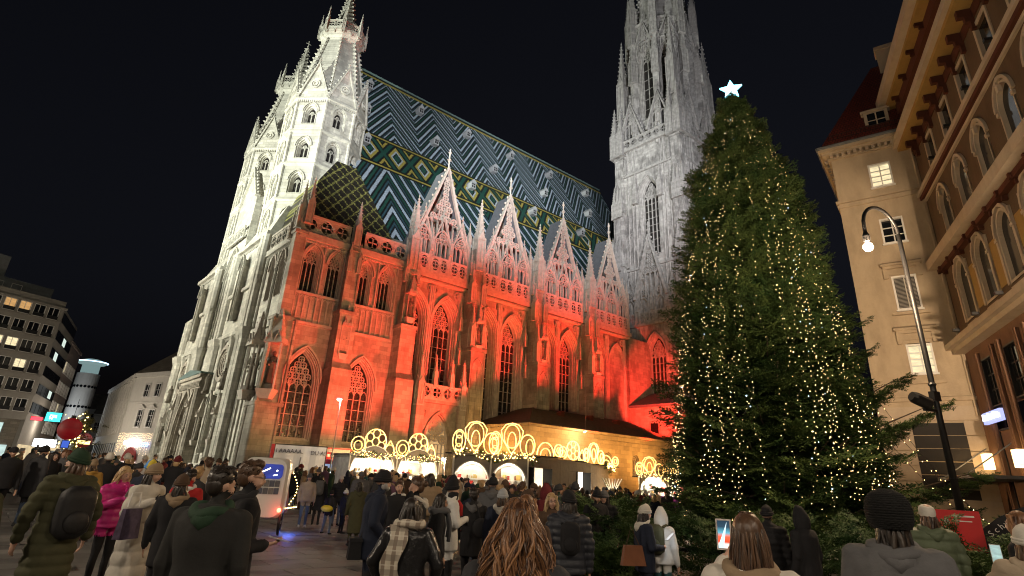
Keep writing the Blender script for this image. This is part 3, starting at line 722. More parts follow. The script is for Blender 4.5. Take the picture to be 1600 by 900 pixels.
# --- west front: tower bases, porch, south chapel end
P_lanc = join3(window_proto('window', 1.5, 6.0, 2, 1.2, jm=M['pale'], glass=M['dark'], t=.1, steps=((0,-.06),(.08,-.06),(.08,.1),(.2,.12),(.22,.3),(.3,.6))))
P_west = window_proto('window', 4.4, 8.5, 5, 1.05, jm=M['pale'], t=.14, panes=6)
def west_front():
    pale = M['pale']
    for cq in (66.0, 82.6):
        mb = MB(); x0, x1 = 17.0, 27.6; mb.box(x0, x1, cq-5.4, cq+5.4, -1, 25.4 if cq < 70 else 19.5)
        if cq > 70: mb.box(x0+.05, x1, cq-5.35, cq+4.3, 19.5, 25.4)
        # sloping shoulders from the square base up to the octagon
        mb.lathe([(7.4, 25.4), (4.95, 29.5)], 4, c=(22.3, cq), ph=PI/4)
        for z, p in ((1.6, .35), (8.6, .22), (14.6, .3), (19.4, .3), (24.9, .4)):
            mb.box(x0-p, x1+p, cq-5.4-p, (cq+5.4 if cq < 70 or z < 20 else cq+4.3)+p, z-.2, z+.2)
        cp('tower_base', mb.mesh('tower_base', pale), (0, 0, 0))
        sh = MB()                                                # round shafts in clusters, in stages
        for dq in (-5.3, -4.2, -1.6, 1.6, 4.2, 5.3):
            r = .52 if abs(dq) > 4 else .3; hts = ((14.6, 24.9) if cq < 70 or dq < 4 else (14.6, 19.4)) if abs(dq) > 4 else (14.2,)
            sh.tube([(x0-.12, cq+dq, -1), (x0-.12, cq+dq, hts[0])], r, 8)
            sh.lathe([(r*1.0, hts[0]-1.0), (r*1.5, hts[0]-.3), (r*1.6, hts[0])], 8, c=(x0-.12, cq+dq))
            if len(hts) > 1: sh.tube([(x0-.06, cq+dq, hts[0]), (x0-.06, cq+dq, hts[1])], r*.8, 8)
            sh.lathe([(r*1.6, -1), (r*1.6, 1.3), (r*1.05, 1.9)], 8, c=(x0-.12, cq+dq))
        for i in range(18):
            sh.oct(x0-.1, cq-3.9+i*.46, 14.2, .17, .3); sh.oct(x0-.08, cq-3.9+i*.46, 24.4, .16, .22)
        for x in (19.2, 22.3, 25.4): sh.tube([(x, cq-5.46, -1), (x, cq-5.46, 24.9)], .3, 8)
        cp('shaft_cluster', sh.mesh('shaft_cluster', pale))
        oc = MB(); oc.circ(0, 0, 1.7, .45, -.3, .1, 20); oc.circ(0, 0, 1.3, .2, -.15, .1, 20); oc.prism([(1.25*math.cos(i*PI/10), 1.25*math.sin(i*PI/10)) for i in range(20)], -.02, .1)
        oc.quatrefoil(0, 0, .95, .14, -.12, .05)
        cp('oculus', oc.mesh('oculus', M['stone']), (x0, cq, 11.6), WEST)
        cp('lancet', P_lanc, (x0-.55, cq, 16.0), WEST)
        cp('lancet', P_lanc, (x0-.55, cq, 2.6), WEST, sc=.8)
        for dq in (-2.9, 2.9): niche((x0-.35, cq+dq, 4.2), WEST, .9); cp('statue', STAT, (x0-.5, cq+dq, 8.9), WEST)
    # middle part with the great window over the porch
    mb = MB(); mb.prism([(-3.4, -1), (3.4, -1), (3.4, 33.5), (0, 38), (-3.4, 33.5)], 0, .8, [arch(4.4, 14.5+8.5, 14.5, 1.05, 7)])
    cp('west_wall', mb.mesh('west_wall', pale), (17.4, 74.3, 0), WEST)
    put_window(P_west, (17.4, 74.3, 14.5), WEST)
    g = gable_frame(7.0, 5.2, .4, -.3, .3, 8, 1.4); cp('gable', g.mesh('gable', pale), (17.4, 74.3, 33.2), WEST)
    cp('balustrade', balustrade_mesh(6.4, 1.6, pale), (17.0, 77.5, 27.5), WEST)
    # porch
    pr = MB(); po = [(-4.4, -1), (4.4, -1), (4.4, 10.6), (-4.4, 10.6)]
    pr.prism(po, 0, 1.4, [arch(5.0, 5.0, .0, .95, 7)])
    for i, d in enumerate((.0, .35, .7)): pr.strip(arch_in(5.0, 5.0, -1, -.2+d*.5, .95, 7)[0:], .3, -.15+d, .15+d)
    pr.box(-4.6, 4.6, -.25, 1.4, 10.4, 10.75)
    for i in range(18): pr.box(-4.3+i*.5, -4.05+i*.5, -.15, 0, 9.4, 10.0)
    for x in (-4.1, -2.9, 2.9, 4.1): pr.tube([(x, -.1, -1), (x, -.1, 9.2)], .28, 6)
    cp('porch', pr.mesh('porch', M['stone']), (16.0, 74.0, 0), WEST)
    rf = MB(); rf.prism([(-4.8, 10.76), (4.8, 10.76), (4.8, 10.95), (0, 11.5), (-4.8, 10.95)], -.35, 1.4); cp('porch_roof', rf.mesh('porch_roof', M['copper']), (16.0, 74.0, 0), WEST)
    dr = MB(); dr.prism(arch(2.6, 4.2, -.5, 1.0, 6), 0, .2); dr.box(-.05, .05, -.06, 0, -.5, 6.2)
    for x in (-.6, .6):
        for z in (.6, 1.9, 3.2): dr.box(x-.4, x+.4, -.05, 0, z-.5, z+.5)
    cp('portal_door', dr.mesh('portal_door', M['black']), (17.2, 74.0, 0), WEST)
    bk = MB(); bk.prism([(-2.4,-1), (2.4,-1), (2.4,8.8), (-2.4,8.8)], 0, .1); cp('porch_back', bk.mesh('porch_back', M['dark']), (17.3, 74.0, 0), WEST)  # dark sheet in place of the shade deep in the porch
    for x in (-3.5, 3.5): niche((15.8, 74+x, 5.2), WEST, .9)
    lt = MB(); lt.ell((0,0,0), (.16,.16,.22), 8, 6); l = cp('portal_lamp', lt.mesh('portal_lamp', emat('portal_lamp_glow', (1, .85, .6), 14)), (16.2, 72.6, 4.8))
    # south chapel, west end
    x0 = 17.4
    mb = MB(); mb.prism([(-8.6, -1), (0, -1), (0, 22.7), (-8.6, 22.7)], 0, .5, [arch(1.75, 20.2, 17, 1.1, 7, -3.0), arch(1.75, 20.2, 17, 1.1, 7, -5.6)])
    cp('chapel_end_wall', mb.mesh('chapel_end_wall', M['pale']), (x0, 52.5, 0), WEST)
    for x in (-3.0, -5.6): put_window(P_pair, (x0, 52.5-x, 17), WEST)
    tr = MB(); tr.box(-8.6, .2, -.4, 0, 22.1, 22.7); tr.box(-8.6, .2, -.3, 0, 13.9, 14.3); tr.box(-8.6, .2, -.4, 0, -1, 1.4)
    for x in (-7.6, -4.3, -1.2): tr.tube([(x, -.1, 1.4), (x, -.1, 22)], .16, 6)
    for x in (-6, -2.8):
        tr.strip(arch(2.4, 9.5, 2, 1.1, 6, x), .2, -.2, 0); tr.strip([(x, 2), (x, 10)], .12, -.15, 0); tr.quatrefoil(x, 10.3, .55, .1, -.15, 0)
    for i in range(30): tr.oct(-8.4+i*.28, -.2, 21.9, .12)
    cp('blind_panelling', tr.mesh('blind_panelling', M['pale']), (x0, 52.5, 0), WEST)
    cp('balustrade', balustrade_mesh(7.9, 1.9, M['stone']), (x0-.1, 60.3, 22.7), WEST)
    mb = MB()
    for (a, b, c, d, z1) in ((16.2, 18.3, 51.0, 53.2, 6.8),(16.5, 18.0, 51.3, 52.9, 14.3),(16.8, 17.8, 51.6, 52.6, 22.7)):
        mb.box(a, b, c, d, -1, z1); mb.box(a-.15, b+.15, c-.15, d+.15, z1-.3, z1)
    for dx, dy in ((16.25, 51.05), (18.2, 51.0), (16.2, 53.1)): mb.tube([(dx, dy, 1), (dx, dy, 14)], .16, 6)
    mb.box(16.0, 18.5, 50.8, 53.4, -1, 1.6)
    cp('buttress', mb.mesh('buttress', M['stone']))
    cp('pinnacle', PIN_M, (17.1, 52.2, 23.0)); cp('pinnacle', PIN_M, (17.7, 51.9, 23.6)); cp('pinnacle', PIN_S, (16.7, 52.9, 22))
    niche((16.9, 51.0, 8.2), -PI/4, 1.5); niche((16.2, 53.6, 8.2), WEST, 1.5)
    # north chapel, mostly behind the towers
    nb = MB(); nb.box(24, 30, 88, 97, -1, 22.7); nb.box(23.7, 30, 88, 97.3, 22.2, 22.9); cp('chapel_wall', nb.mesh('chapel_wall', M['stone']))
    cp('pinnacle', PIN_M, (17.7, 87.5, 18.6)); cp('pinnacle', PIN_S, (19.4, 87.6, 19.0))
west_front()

# --- the tall south tower
PT_low = window_proto('window', 3.6, 9.4, 4, 1.1, jm=M['tracg'], t=.16, panes=7, hood=.2)
PT_big = window_proto('window', 3.9, 11.0, 4, 1.15, jm=M['tracg'], t=.17, panes=8, hood=.25)
PT_oct = join3(window_proto('window', 3.1, 13.5, 2, 1.2, jm=M['tracg'], t=.18, panes=6, hood=.2))
def south_tower():
    e0, e1, q0, q1 = 73.4, 86.4, 45.4, 58.4; ce, cq = (e0+e1)/2, (q0+q1)/2; H = 6.5
    G_ = M['grey']
    mb = MB()
    for rz, hol in ((0, 1), (WEST, 1), (PI/2, 0), (PI, 0)):
        f = MB(); holes = [arch(3.6, 11+9.4, 11, 1.1, 7), arch(3.9, 36.5+11, 36.5, 1.15, 7)] if hol else []
        f.prism([(-H, -1), (H, -1), (H, 58), (-H, 58)], -H, -H+.6, holes)
        c, sn = math.cos(rz), math.sin(rz); mb.add([(x*c-y*sn, x*sn+y*c, z) for x, y, z in f.v], f.f)
    mb.box(-H+.1, H-.1, -H+.1, H-.1, 57.2, 58)
    T = cp('great_tower', mb.mesh('great_tower', G_), (ce, cq, 0))
    W1, W2 = join3(PT_low), join3(PT_big)
    gA = gable_frame(6.2, 10.5, .5, -.5, .1, 11, 2.4); fill_tracery(gA, 5.6, 10, -.3, -.05, .15, 6); gA = gA.mesh('gable', M['tracg'])
    gB = gable_frame(5.0, 7.4, .42, -.5, .1, 9, 1.8); fill_tracery(gB, 4.4, 7, -.3, -.05, .14, 5); gB = gB.mesh('gable', M['tracg'])
    gC = gable_frame(2.3, 4.0, .24, -.3, .0, 7, 1.0); gC.quatrefoil(0, 1.1, .5, .1, -.2, -.05); gC.box(-1.05, -.9, -.25, 0, -4, .2); gC.box(.9, 1.05, -.25, 0, -4, .2)
    gC.strip(arch(1.7, -1.2, -4, 1, 5), .12, -.2, 0); gC.strip([(0, -4), (0, -.4)], .1, -.2, 0); gC = gC.mesh('small_gable', M['tracg'])
    bal = balustrade_mesh(12.6, 1.9, M['tracg'])
    pan = MB()                                                    # blind tracery shafts on each face
    for rz in (0, WEST):
        f = MB()
        for z, p in ((9.6, .3), (25.0, .55), (34.6, .3), (52.5, .35), (57.6, .6)): f.box(-H-p, H+p, -H-p, -H, z, z+.42)
        for x in (-5.2, -4.3, -3.4, -2.7, 2.7, 3.4, 4.3, 5.2):
            f.tube([(x, -H-.08, 2), (x, -H-.08, 25)], .12, 5); f.tube([(x, -H-.06, 27), (x, -H-.06, 57.6)], .13, 5)
        for a, b in ((-5.2, -4.3), (-4.3, -3.4), (3.4, 4.3), (4.3, 5.2)):
            for zt in (22.5, 31.5, 40.5, 49.5, 55.5): f.strip(arch(b-a-.06, zt-.6, zt-1.2, .95, 4, (a+b)/2)[1:-1], .12, -H-.14, -H)
            for zt in (23.4, 32.4, 41.4, 50.4): f.circ((a+b)/2, zt-.2, .32, .09, -H-.12, -H, 8)
        for i in range(14):
            x = -5.9+i*.9
            f.strip(arch(.8, 8.4, 3, 1, 4, x), .1, -H-.15, -H)
        c, sn = math.cos(rz), math.sin(rz); pan.add([(x*c-y*sn, x*sn+y*c, z) for x, y, z in f.v], f.f)
    ob('blind_tracery', pan.mesh('blind_tracery', M['tracg']), T)
    for rz in (0, WEST):
        d = lambda x, y, z: (x*math.cos(rz)-y*math.sin(rz), x*math.sin(rz)+y*math.cos(rz), z)
        ob('window', W1, T, d(0, -H, 11), rz); ob('window', W2, T, d(0, -H, 36.5), rz)
        ob('gable', gA, T, d(0, -H-.5, 29.3), rz); ob('balustrade', bal, T, d(-6.3, -H-.35, 25.4), rz); ob('balustrade', bal, T, d(-6.3, -H-.4, 58.0), rz)
        for x in (-4.2, -1.55, 1.55, 4.2): ob('small_gable', gC, T, d(x, -H-.4, 29.3), rz)
        for x in (-5.4, -2.9, 0, 2.9, 5.4): ob('pinnacle', PIN_GS, T, d(x, -H-.45, 27.3), rz)
        ob('gable', gB, T, d(-3.0, -H-.1, 60.2), rz); ob('gable', gB, T, d(3.0, -H-.1, 60.2), rz)
        for x in (-2.5, 2.5): ob('pinnacle', PIN_GM, T, d(x, -H-.3, 46.5), rz)
        for x in (-4.6, 4.6): ob('pinnacle', PIN_GS, T, d(x, -H-.3, 35.2), rz); ob('pinnacle', PIN_GS, T, d(x, -H-.3, 52.8), rz)
    # stepped corner buttresses with pinnacles
    for sx, sy in ((-1, -1), (1, -1), (-1, 1)):
        b = MB()
        for z0, z1, wd, off in ((-1, 25, 3.0, .2), (25, 36, 2.6, .1), (36, 46, 2.2, 0), (46, 57, 1.9, -.15), (57, 66, 1.6, -.6)):
            b.taper((sx*(H+off-.4), sy*(H+off-.4)), wd, wd*.96, z0, z1); b.taper((sx*(H+off-.4), sy*(H+off-.4)), wd+.35, wd+.1, z1-.5, z1)
            for a in (-.3, .3):
                for zz in (z1-3.4,):
                    b.box(sx*(H+off-.4)-wd/2-.08, sx*(H+off-.4)+wd/2+.08, sy*(H+off-.4)+a*wd-.08, sy*(H+off-.4)+a*wd+.08, z0+.6, zz+2.4)
                    b.box(sx*(H+off-.4)+a*wd-.08, sx*(H+off-.4)+a*wd+.08, sy*(H+off-.4)-wd/2-.08, sy*(H+off-.4)+wd/2+.08, z0+.6, zz+2.4)
        ob('corner_buttress', b.mesh('corner_buttress', G_), T)
        for z, off, sz in ((25.2, 1.0, 'm'), (36, .9, 'm'), (46, .6, 'm'), (57, .4, 'l')):
            for dx, dy in ((sx*.9, 0), (0, sy*.9), (sx*.8, sy*.8), (-sx*.7, sy*.9), (sx*.9, -sy*.7)):
                ob('pinnacle', PIN_GM if sz == 'm' or dx*dy == 0 else PIN_G, T, (sx*(H+off-.9)+dx, sy*(H+off-.9)+dy, z-1.2 if sz == 'm' else z))
        ob('pinnacle', PIN_G, T, (sx*5.6, sy*5.6, 65.5), 0, (1.25, 1.25, 1.7))
    # octagon stage
    R = 6.0; ap = R*math.cos(PI/8); fw = 2*R*math.sin(PI/8); o = MB()
    for k in range(8):
        a = k*PI/4; c, sn = math.cos(a), math.sin(a); f = MB()
        f.prism([(-fw/2, 57.5), (fw/2, 57.5), (fw/2, 86), (-fw/2, 86)], -ap, -ap+.5, [arch(3.1, 63.5+13.5, 63.5, 1.2, 7)] if k in (0, 7, 6, 1) else [])
        for x in (-fw/2, -fw/2+.38, fw/2-.38): f.tube([(x, -ap-.12, 58), (x, -ap-.12, 86)], .2, 5)
        for z in (61.5, 80.5, 85.5): f.box(-fw/2-.2, fw/2+.2, -ap-.4, -ap, z, z+.4)
        for i in range(5): f.strip(arch(.72, 84.2, 81.2, 1, 4, -1.6+i*.8), .1, -ap-.2, -ap)
        o.add([(x*c-y*sn, x*sn+y*c, z) for x, y, z in f.v], f.f)
    ob('octagon_stage', o.mesh('octagon_stage', G_), T)
    for k in (7, 6, 0, 1):
        a = k*PI/4; ob('window', PT_oct, T, (ap*math.sin(a), -ap*math.cos(a), 63.5), a); ob('gable', gB, T, ((ap+.2)*math.sin(a), -(ap+.2)*math.cos(a), 78.5), a)
    for k in range(8):
        va = k*PI/4+PI/8
        for z, r, m in ((61, R+.9, PIN_GM), (66, R+.8, PIN_GM), (72, R+.7, PIN_G), (81, R+.5, PIN_G)): ob('pinnacle', m, T, (r*math.cos(va), r*math.sin(va), z), va)
        b = MB(); b.taper((0,0), 1.25, .95, 57, 84); pb = ob('corner_shaft', b.mesh('corner_shaft', G_), T, ((R+.45)*math.cos(va), (R+.45)*math.sin(va), 0), va)
        ob('pinnacle', PIN_G, T, ((R+.45)*math.cos(va), (R+.45)*math.sin(va), 84), va, (1, 1, 1.3))
    s = MB(); s.lathe([(R-.7, 85.5), (.35, 133)], 8, ph=PI/8)
    for k in range(8):
        va = k*PI/4+PI/8
        for i in range(34):
            u = (i+.5)/34; r = R-.7+(.35-R+.7)*u; s.oct((r+.2)*math.cos(va), (r+.2)*math.sin(va), 85.5+47.5*u, .34)
    s.oct(0, 0, 134, 1.0, 1.2); s.tube([(0,0,134), (0,0,137)], .15, 5); ob('spire', s.mesh('spire', G_), T)
    # low wing in front of the tower with a lean-to roof
    wb = MB(); wb.prism([(-12, -1), (0, -1), (0, 12.2), (-12, 12.2)], 0, .5); wb.box(.0, 6, -.1, .4, -1, 12.2); cp('wing_wall', wb.mesh('wing_wall', M['stone']), (68.6, 46.6, 0), WEST)
    wf = MB(); wf.box(68.6, 73.4, 46.0, 46.6, -1, 12.2); cp('wing_wall', wf.mesh('wing_wall', M['stone']))
    wr = MB(); wr.add([(68.1,45.6,12.3),(73.4,45.6,14.6),(73.4,58.9,14.6),(68.1,58.9,12.3)], [(0,1,2,3)]); wr.box(68.1, 68.5, 45.6, 58.9, 12.0, 12.3); cp('wing_roof', wr.mesh('wing_roof', M['slate']))
    ww = MB(); ww.box(-.6, .6, -.12, .0, 0, 2.6); ww.box(-.5, -.4, -.16, -.1, 0, 2.6); ww.box(-.05, .05, -.16, -.1, 0, 2.6)
    for z in (.6, 1.2, 1.8): ww.box(-.6, .6, -.16, -.1, z, z+.06)
    cp('wing_window', ww.mesh('wing_window', M['black']), (68.6, 49.3, 7.2), WEST)
    tb = MB(); tb.box(64, 86, 58.4, 72, -1, 28); tb.box(64, 80, 53.3, 58.4, -1, 22.3); cp('transept_wall', tb.mesh('transept_wall', M['stone']))
south_tower()

# --- singers' porch on the south side
def singer_porch():
    mb = MB(); c = 33.6; f = 49.9
    mb.prism([(c-2.5, -1), (c+2.5, -1), (c+2.5, 8.4), (c-2.5, 8.4)], f, f+.5, [arch(2.9, 4.8, -1, 1.05, 7, c)])
    for sx in (-1, 1): mb.prism([(0, -1), (3.4, -1), (3.4, 8.4), (0, 8.4)], 0, .01)
    mb.v = mb.v[:-16]; mb.f = [x for x in mb.f if max(x) < len(mb.v)]; mb.m = mb.m[:len(mb.f)]; mb.sm = mb.sm[:len(mb.f)]
    for sx in (-1, 1):
        mb.box(c+sx*2.5-.25, c+sx*2.5+.25, f+.02, 53.3, -1, 8.4); mb.taper((c+sx*2.5, f), .9, .9, -1, 8.6)
    mb.box(c-2.9, c+2.9, f-.35, 53.3, 8.4, 8.7)
    mb.strip(arch_in(2.9, 4.8, -1, -.2, 1.05, 7, c), .22, f-.2, f)
    for x in (-1.95, 1.95): mb.quatrefoil(c+x, 7.4, .42, .1, f-.12, f)
    P = cp('side_porch', mb.mesh('side_porch', M['stone']))
    ob('balustrade', balustrade_mesh(5.2, 1.5, M['trac']), P, (c-2.6, f-.2, 8.7))
    for x in (-2.6, 2.6): ob('pinnacle', PIN_M, P, (c+x, f-.1, 8.0))
    for x in (-1.0, 1.0, ): ob('pinnacle', PIN_S, P, (c+x, f-.2, 10.0))
    ob('pinnacle', PIN_M, P, (c-2.6, 52.2, 8.4)); ob('pinnacle', PIN_M, P, (c+2.6, 52.2, 8.4))
    gl = emat('porch_glow', (1, .62, .28), 1.1, var=2.0)
    d = MB(); d.prism(arch(2.8, 4.8, -.5, 1.05, 7, c), f+.42, f+.5); ob('door_glass', d.mesh('door_glass', gl), P)
    t = MB()
    for x in (-.87, -.43, 0, .43, .87): t.strip([(c+x, -.5), (c+x, 4.6)], .08, f+.3, f+.41)
    for z in (1.0, 2.0, 2.9, 3.8, 4.6): t.strip([(c-1.3, z), (c+1.3, z)], .08, f+.3, f+.41)
    for x, z in ((0,6.7),(-.45,6.0),(.45,6.0),(0,5.3),(-.85,5.1),(.85,5.1)): t.quatrefoil(c+x, z, .36, .2, f+.3, f+.41)
    t.strip(arch(2.8, 4.8, -.5, 1.05, 7, c), .3, f+.3, f+.41)
    ob('tracery', t.mesh('tracery', M['trac']), P)
singer_porch()

# --- low sacristy range with a brown hipped roof, in front of the nave
def sacristy():
    t = thing('stone_annex', 'low sandstone annex with brown hipped roof leaning against the cathedral nave', 'building', church(40, 43.5), CH)
    m = stone('sandstone_blocks', (.42, .33, .22), .35, 1.0, .45)
    L, D, Hh = 25, 9.8, 7.0
    hol = [arch(1.3, 4.4, 2.6, .55, 6, x) for x in (3.2, 7.4, 11.8, 16.6, 20.6, 23.4)]
    mb = MB(); mb.prism([(0, -1), (L, -1), (L, Hh), (0, Hh)], 0, .5, hol); w1 = ob('wall', mb.mesh('wall', m), t)
    mb = MB(); mb.prism([(-D, -1), (0, -1), (0, Hh), (-D, Hh)], 0, .5); ob('wall', mb.mesh('wall', m), t, (0, .5, 0), WEST)
    c = MB(); c.box(-.35, L, -.35, 0, Hh-.25, Hh); c.box(-.35, 0, .0, D, Hh-.25, Hh); c.box(-.12, L, -.12, 0, -1, .9); c.box(-.06, L, -.05, 0, 6.1, 6.25); ob('cornice', c.mesh('cornice', m), t)
    rm = mat('brown_tiles', (.095, .085, .055), .75, var=.5, scale=3, bump=.4, bd=.04)
    r = MB(); a = (-.5, -.5, Hh); b = (L, -.5, Hh); p = (7.8, 8.0, 9.8); q = (L, 8.0, 9.8); d = (-.5, D, Hh)
    r.add([a, b, q, p, d, (7.8, D, 9.8)], [(0, 1, 2, 3), (4, 0, 3), (4, 3, 5)])
    n = 16
    for i in range(1, n):                                         # tile courses as low ridges
        u = i/n; y = -.5+8.5*u; z = Hh+2.8*u; x0 = -.5+8.3*u; r.box(x0, L, y-.03, y+.03, z-.01, z+.05)
    ro = ob('roof', r.mesh('roof', rm), t)
    v = MB(); v.box(-.25, .25, -.3, .5, 0, .4); v.prism([(-.35, .4), (.35, .4), (0, .62)], -.4, .5); vm = v.mesh('roof_vent', mat('rusty_vent', (.16, .05, .03), .7))
    for x in (9.5, 14.5, 19.5): ob('roof_vent', vm, ro, (x, 5.0, 8.75))
    wm = join3(window_proto('window', 1.3, 1.8, 2, .55, jm=m, panes=4, glass=emat('annex_window_glow', (1, .7, .35), .25, var=3), t=.06, hood=0, steps=((0,-.03),(.06,-.03),(.06,.3),(.1,.35))))
    for x in (3.2, 7.4, 11.8, 16.6, 20.6, 23.4): ob('window', wm, t, (x, 0, 2.6))
sacristy()

# ---------------------------------------------------------------- houses on the right
def text_obj(name, s, size, m, parent, loc, rot=(PI/2, 0, 0), ext=.01, align='CENTER'):
    cu = bpy.data.curves.new(name, 'FONT'); cu.body = s; cu.size = size; cu.extrude = ext; cu.align_x = align; cu.resolution_u = 2
    t = bpy.data.objects.new(name, cu); COL.objects.link(t)
    dg = bpy.context.evaluated_depsgraph_get(); me = bpy.data.meshes.new_from_object(t.evaluated_get(dg))
    bpy.data.objects.remove(t); me.materials.clear(); me.materials.append(m)
    o = ob(name, me, parent, loc); o.rotation_euler = rot; return o
def sash_window(w, h, frame_m, pane_m, cols=2, rows=3, fr=.14, depth=.25, sill=True):
    f = MB()
    for x0, x1, z0, z1 in ((-w/2-fr, -w/2, -fr, h+fr), (w/2, w/2+fr, -fr, h+fr), (-w/2, w/2, h, h+fr), (-w/2, w/2, -fr, 0)): f.box(x0, x1, -.05, depth, z0, z1)
    if sill: f.box(-w/2-fr-.06, w/2+fr+.06, -.14, .0, -fr-.07, -fr+.02)
    for i in range(1, cols): f.box(-w/2+i*w/cols-.035, -w/2+i*w/cols+.035, depth*.5, depth*.75, 0, h)
    for i in range(1, rows): f.box(-w/2, w/2, depth*.5+.01, depth*.75-.01, i*h/rows-.03, i*h/rows+.03)
    p = MB(); p.box(-w/2, w/2, depth*.8, depth*.85, 0, h)
    return f.mesh('window', frame_m), p.mesh('pane', pane_m)
def put2(pr, parent, loc, rz=0, names=('window', 'pane')):
    o = ob(names[0], pr[0], parent, loc, rz); ob(names[1], pr[1], o); return o
PANE = mat('dark_window_glass', (.010, .012, .015), .08, var=.5, scale=2, bump=.05)
def plaster(name, c, gr=.55):
    g = G(name); v = g.obj(); o = g.xyz(v)
    n1 = g.noise(g.vec(o[0], o[1], g.math('MULTIPLY', o[2], .4)), 1.1, 5, .65)
    cc = g.mix(g.math('MULTIPLY', g.ramp(n1, [(.42, 0), (.72, 1)]), gr), c, tuple(x*.45 for x in c)); cc = g.mix(.2, cc, g.mix(g.noise(v, 6, 4), tuple(x*.7 for x in c), tuple(min(1, x*1.2) for x in c)))
    g.bump(g.noise(v, 9, 5), .35, .03); return g.out(cc, .9, spec=.2)
M['beige'] = plaster('beige_plaster', (.46, .37, .26)); M['cream'] = plaster('cream_plaster', (.46, .38, .29), .4); M['brown'] = plaster('brown_plaster', (.115, .078, .048), .6)
M['ochre'] = plaster('ochre_plaster', (.33, .21, .07), .4); M['oxred'] = plaster('oxide_red_plaster', (.085, .03, .018), .4); M['brick'] = plaster('reddish_stone', (.17, .095, .062), .5)
CORN = pol(38.8, 40)
LITW = emat('lit_window', (1, .84, .50), 1.7, var=2.2)
def corner_house():
    t = thing('corner_house', 'tall narrow beige corner house with red tiled roof and a dormer, behind the street lamp', 'building', tuple(CORN), rad(-36.9))
    W, Hh = 4.62, 23.4
    ws = [(20.26, 1.58, 'lit'), (16.42, 1.6, 'dark'), (12.2, 1.98, 'shut'), (8.36, 1.7, 'lit')]
    hol = [[(-2.0-.56, z-.05), (-2.0+.56, z-.05), (-2.0+.56, z+h+.05), (-2.0-.56, z+h+.05)] for z, h, k in ws]
    mb = MB(); mb.prism([(-W, 5.9), (.3, 5.9), (.3, Hh), (-W, Hh)], 0, .4, hol); ob('wall', mb.mesh('wall', M['beige']), t)
    mb = MB(); mb.prism([(-14, -1), (-.01, -1), (-.01, Hh), (-14, Hh)], 0, .4); ob('wall', mb.mesh('wall', M['beige']), t, (-W, 0, 0), WEST)
    mb = MB(); mb.box(-W+.02, .3, .06, .4, -1, 5.9); ob('plinth', mb.mesh('plinth', M['beige']), t)
    for i in range(9):                                            # rusticated courses
        z = -.4+i*.78
        m2 = MB()
        if 1.4 < z < 5.4: m2.box(-W-.04, -3.15, -.04, .06, z, z+.73); m2.box(-.78, .1, -.04, .06, z, z+.73)
        else: m2.box(-W-.04, .1, -.04, .06, z, z+.73)
        ob('rusticated_course', m2.mesh('rusticated_course', M['cream']), t)
    pn = mat('black_hoarding', (.013, .011, .010), .75, var=.3, scale=3); pm = MB(); pm.box(-2.35/2, 2.35/2, -.03, .05, 0, .62); me = pm.mesh('hoarding_panel', pn)
    for i in range(6): ob('hoarding_panel', me, t, (-1.96, 0, 1.75+i*.665))
    b = MB()
    for z, p, h in ((6.85, .16, .2), (7.08, .1, .12), (19.3, .1, .2), (19.62, .16, .16), (22.9, .18, .12), (23.4, .62, .35), (23.2, .45, .2)): b.box(-W-p, .1, -p, 0.02, z, z+h); b.box(-W-p, -W, 0.02, 13, z, z+h)
    ob('cornice', b.mesh('cornice', M['beige']), t)
    cb = MB(); cb.box(-.09, .09, -.4, 0, 0, .28); cm = cb.mesh('corbel', M['cream'])
    for i in range(14): ob('corbel', cm, t, (-W+.1+i*.35, 0, 22.98))
    for i in range(10): ob('corbel', cm, t, (-W, .4+i*.7, 22.98), WEST)
    wl = sash_window(1.05, 1.5, M['wht'], LITW, 2, 4, .1, .25); wd = sash_window(1.05, 1.5, M['wht'], PANE, 2, 3, .1, .25)
    sh = MB(); 
    for i in range(24): sh.add([(-.5,.02,i*.08),(.5,.02,i*.08),(.5,.1,i*.08+.07),(-.5,.1,i*.08+.07)], [(0,1,2,3)])
    sh.box(-.03, .03, -.02, .1, 0, 1.92); shm = (sash_window(1.05, 1.92, M['wht'], PANE, 1, 1, .1, .25)[0], sh.mesh('shutter', mat('old_white_shutter', (.52, .49, .43), .7, var=.4, scale=5)))
    for z, h, k in ws:
        if k == 'shut': put2(shm, t, (-2.0, 0, z), 0, ('window', 'shutter'))
        else: put2(wl if k == 'lit' else wd, t, (-2.0, 0, z+(.1 if z > 20 or k == 'lit' else .02)))
    for z in (14.85, 10.85):
        p = MB(); p.box(-1.05, 1.05, -.3, 0, .0, .14); p.box(-.95, .95, -.2, 0, -.16, 0); p.box(-.8, .8, -.06, 0, -.55, -.16); p.add([(-1.05,-.3,.14),(1.05,-.3,.14),(1.05,0,.3),(-1.05,0,.3)], [(0,1,2,3)])
        for x in (-.85, .85): p.box(x-.12, x+.12, -.16, 0, -.75, -.16)
        p.box(-.9, .9, -.2, 0, -3.05, -2.9)
        ob('window_pediment', p.mesh('window_pediment', M['beige']), t, (-2.0, 0, z))
    rt = G('red_roof_tiles'); o = rt.xyz(rt.obj()); br = rt.n('ShaderNodeTexBrick'); rt.set(br.inputs['Vector'], rt.vec(o[0], o[2])); br.inputs['Scale'].default_value = 1; br.inputs['Brick Width'].default_value = .2; br.inputs['Row Height'].default_value = .22; br.inputs['Mortar Size'].default_value = .02
    rt.set(br.inputs['Color1'], (.17, .03, .018)); rt.set(br.inputs['Color2'], (.10, .02, .014)); rt.set(br.inputs['Mortar'], (.03, .008, .006)); rt.bump(br.outputs['Fac'], -.7, .03); rtm = rt.out(br.outputs[0], .6)
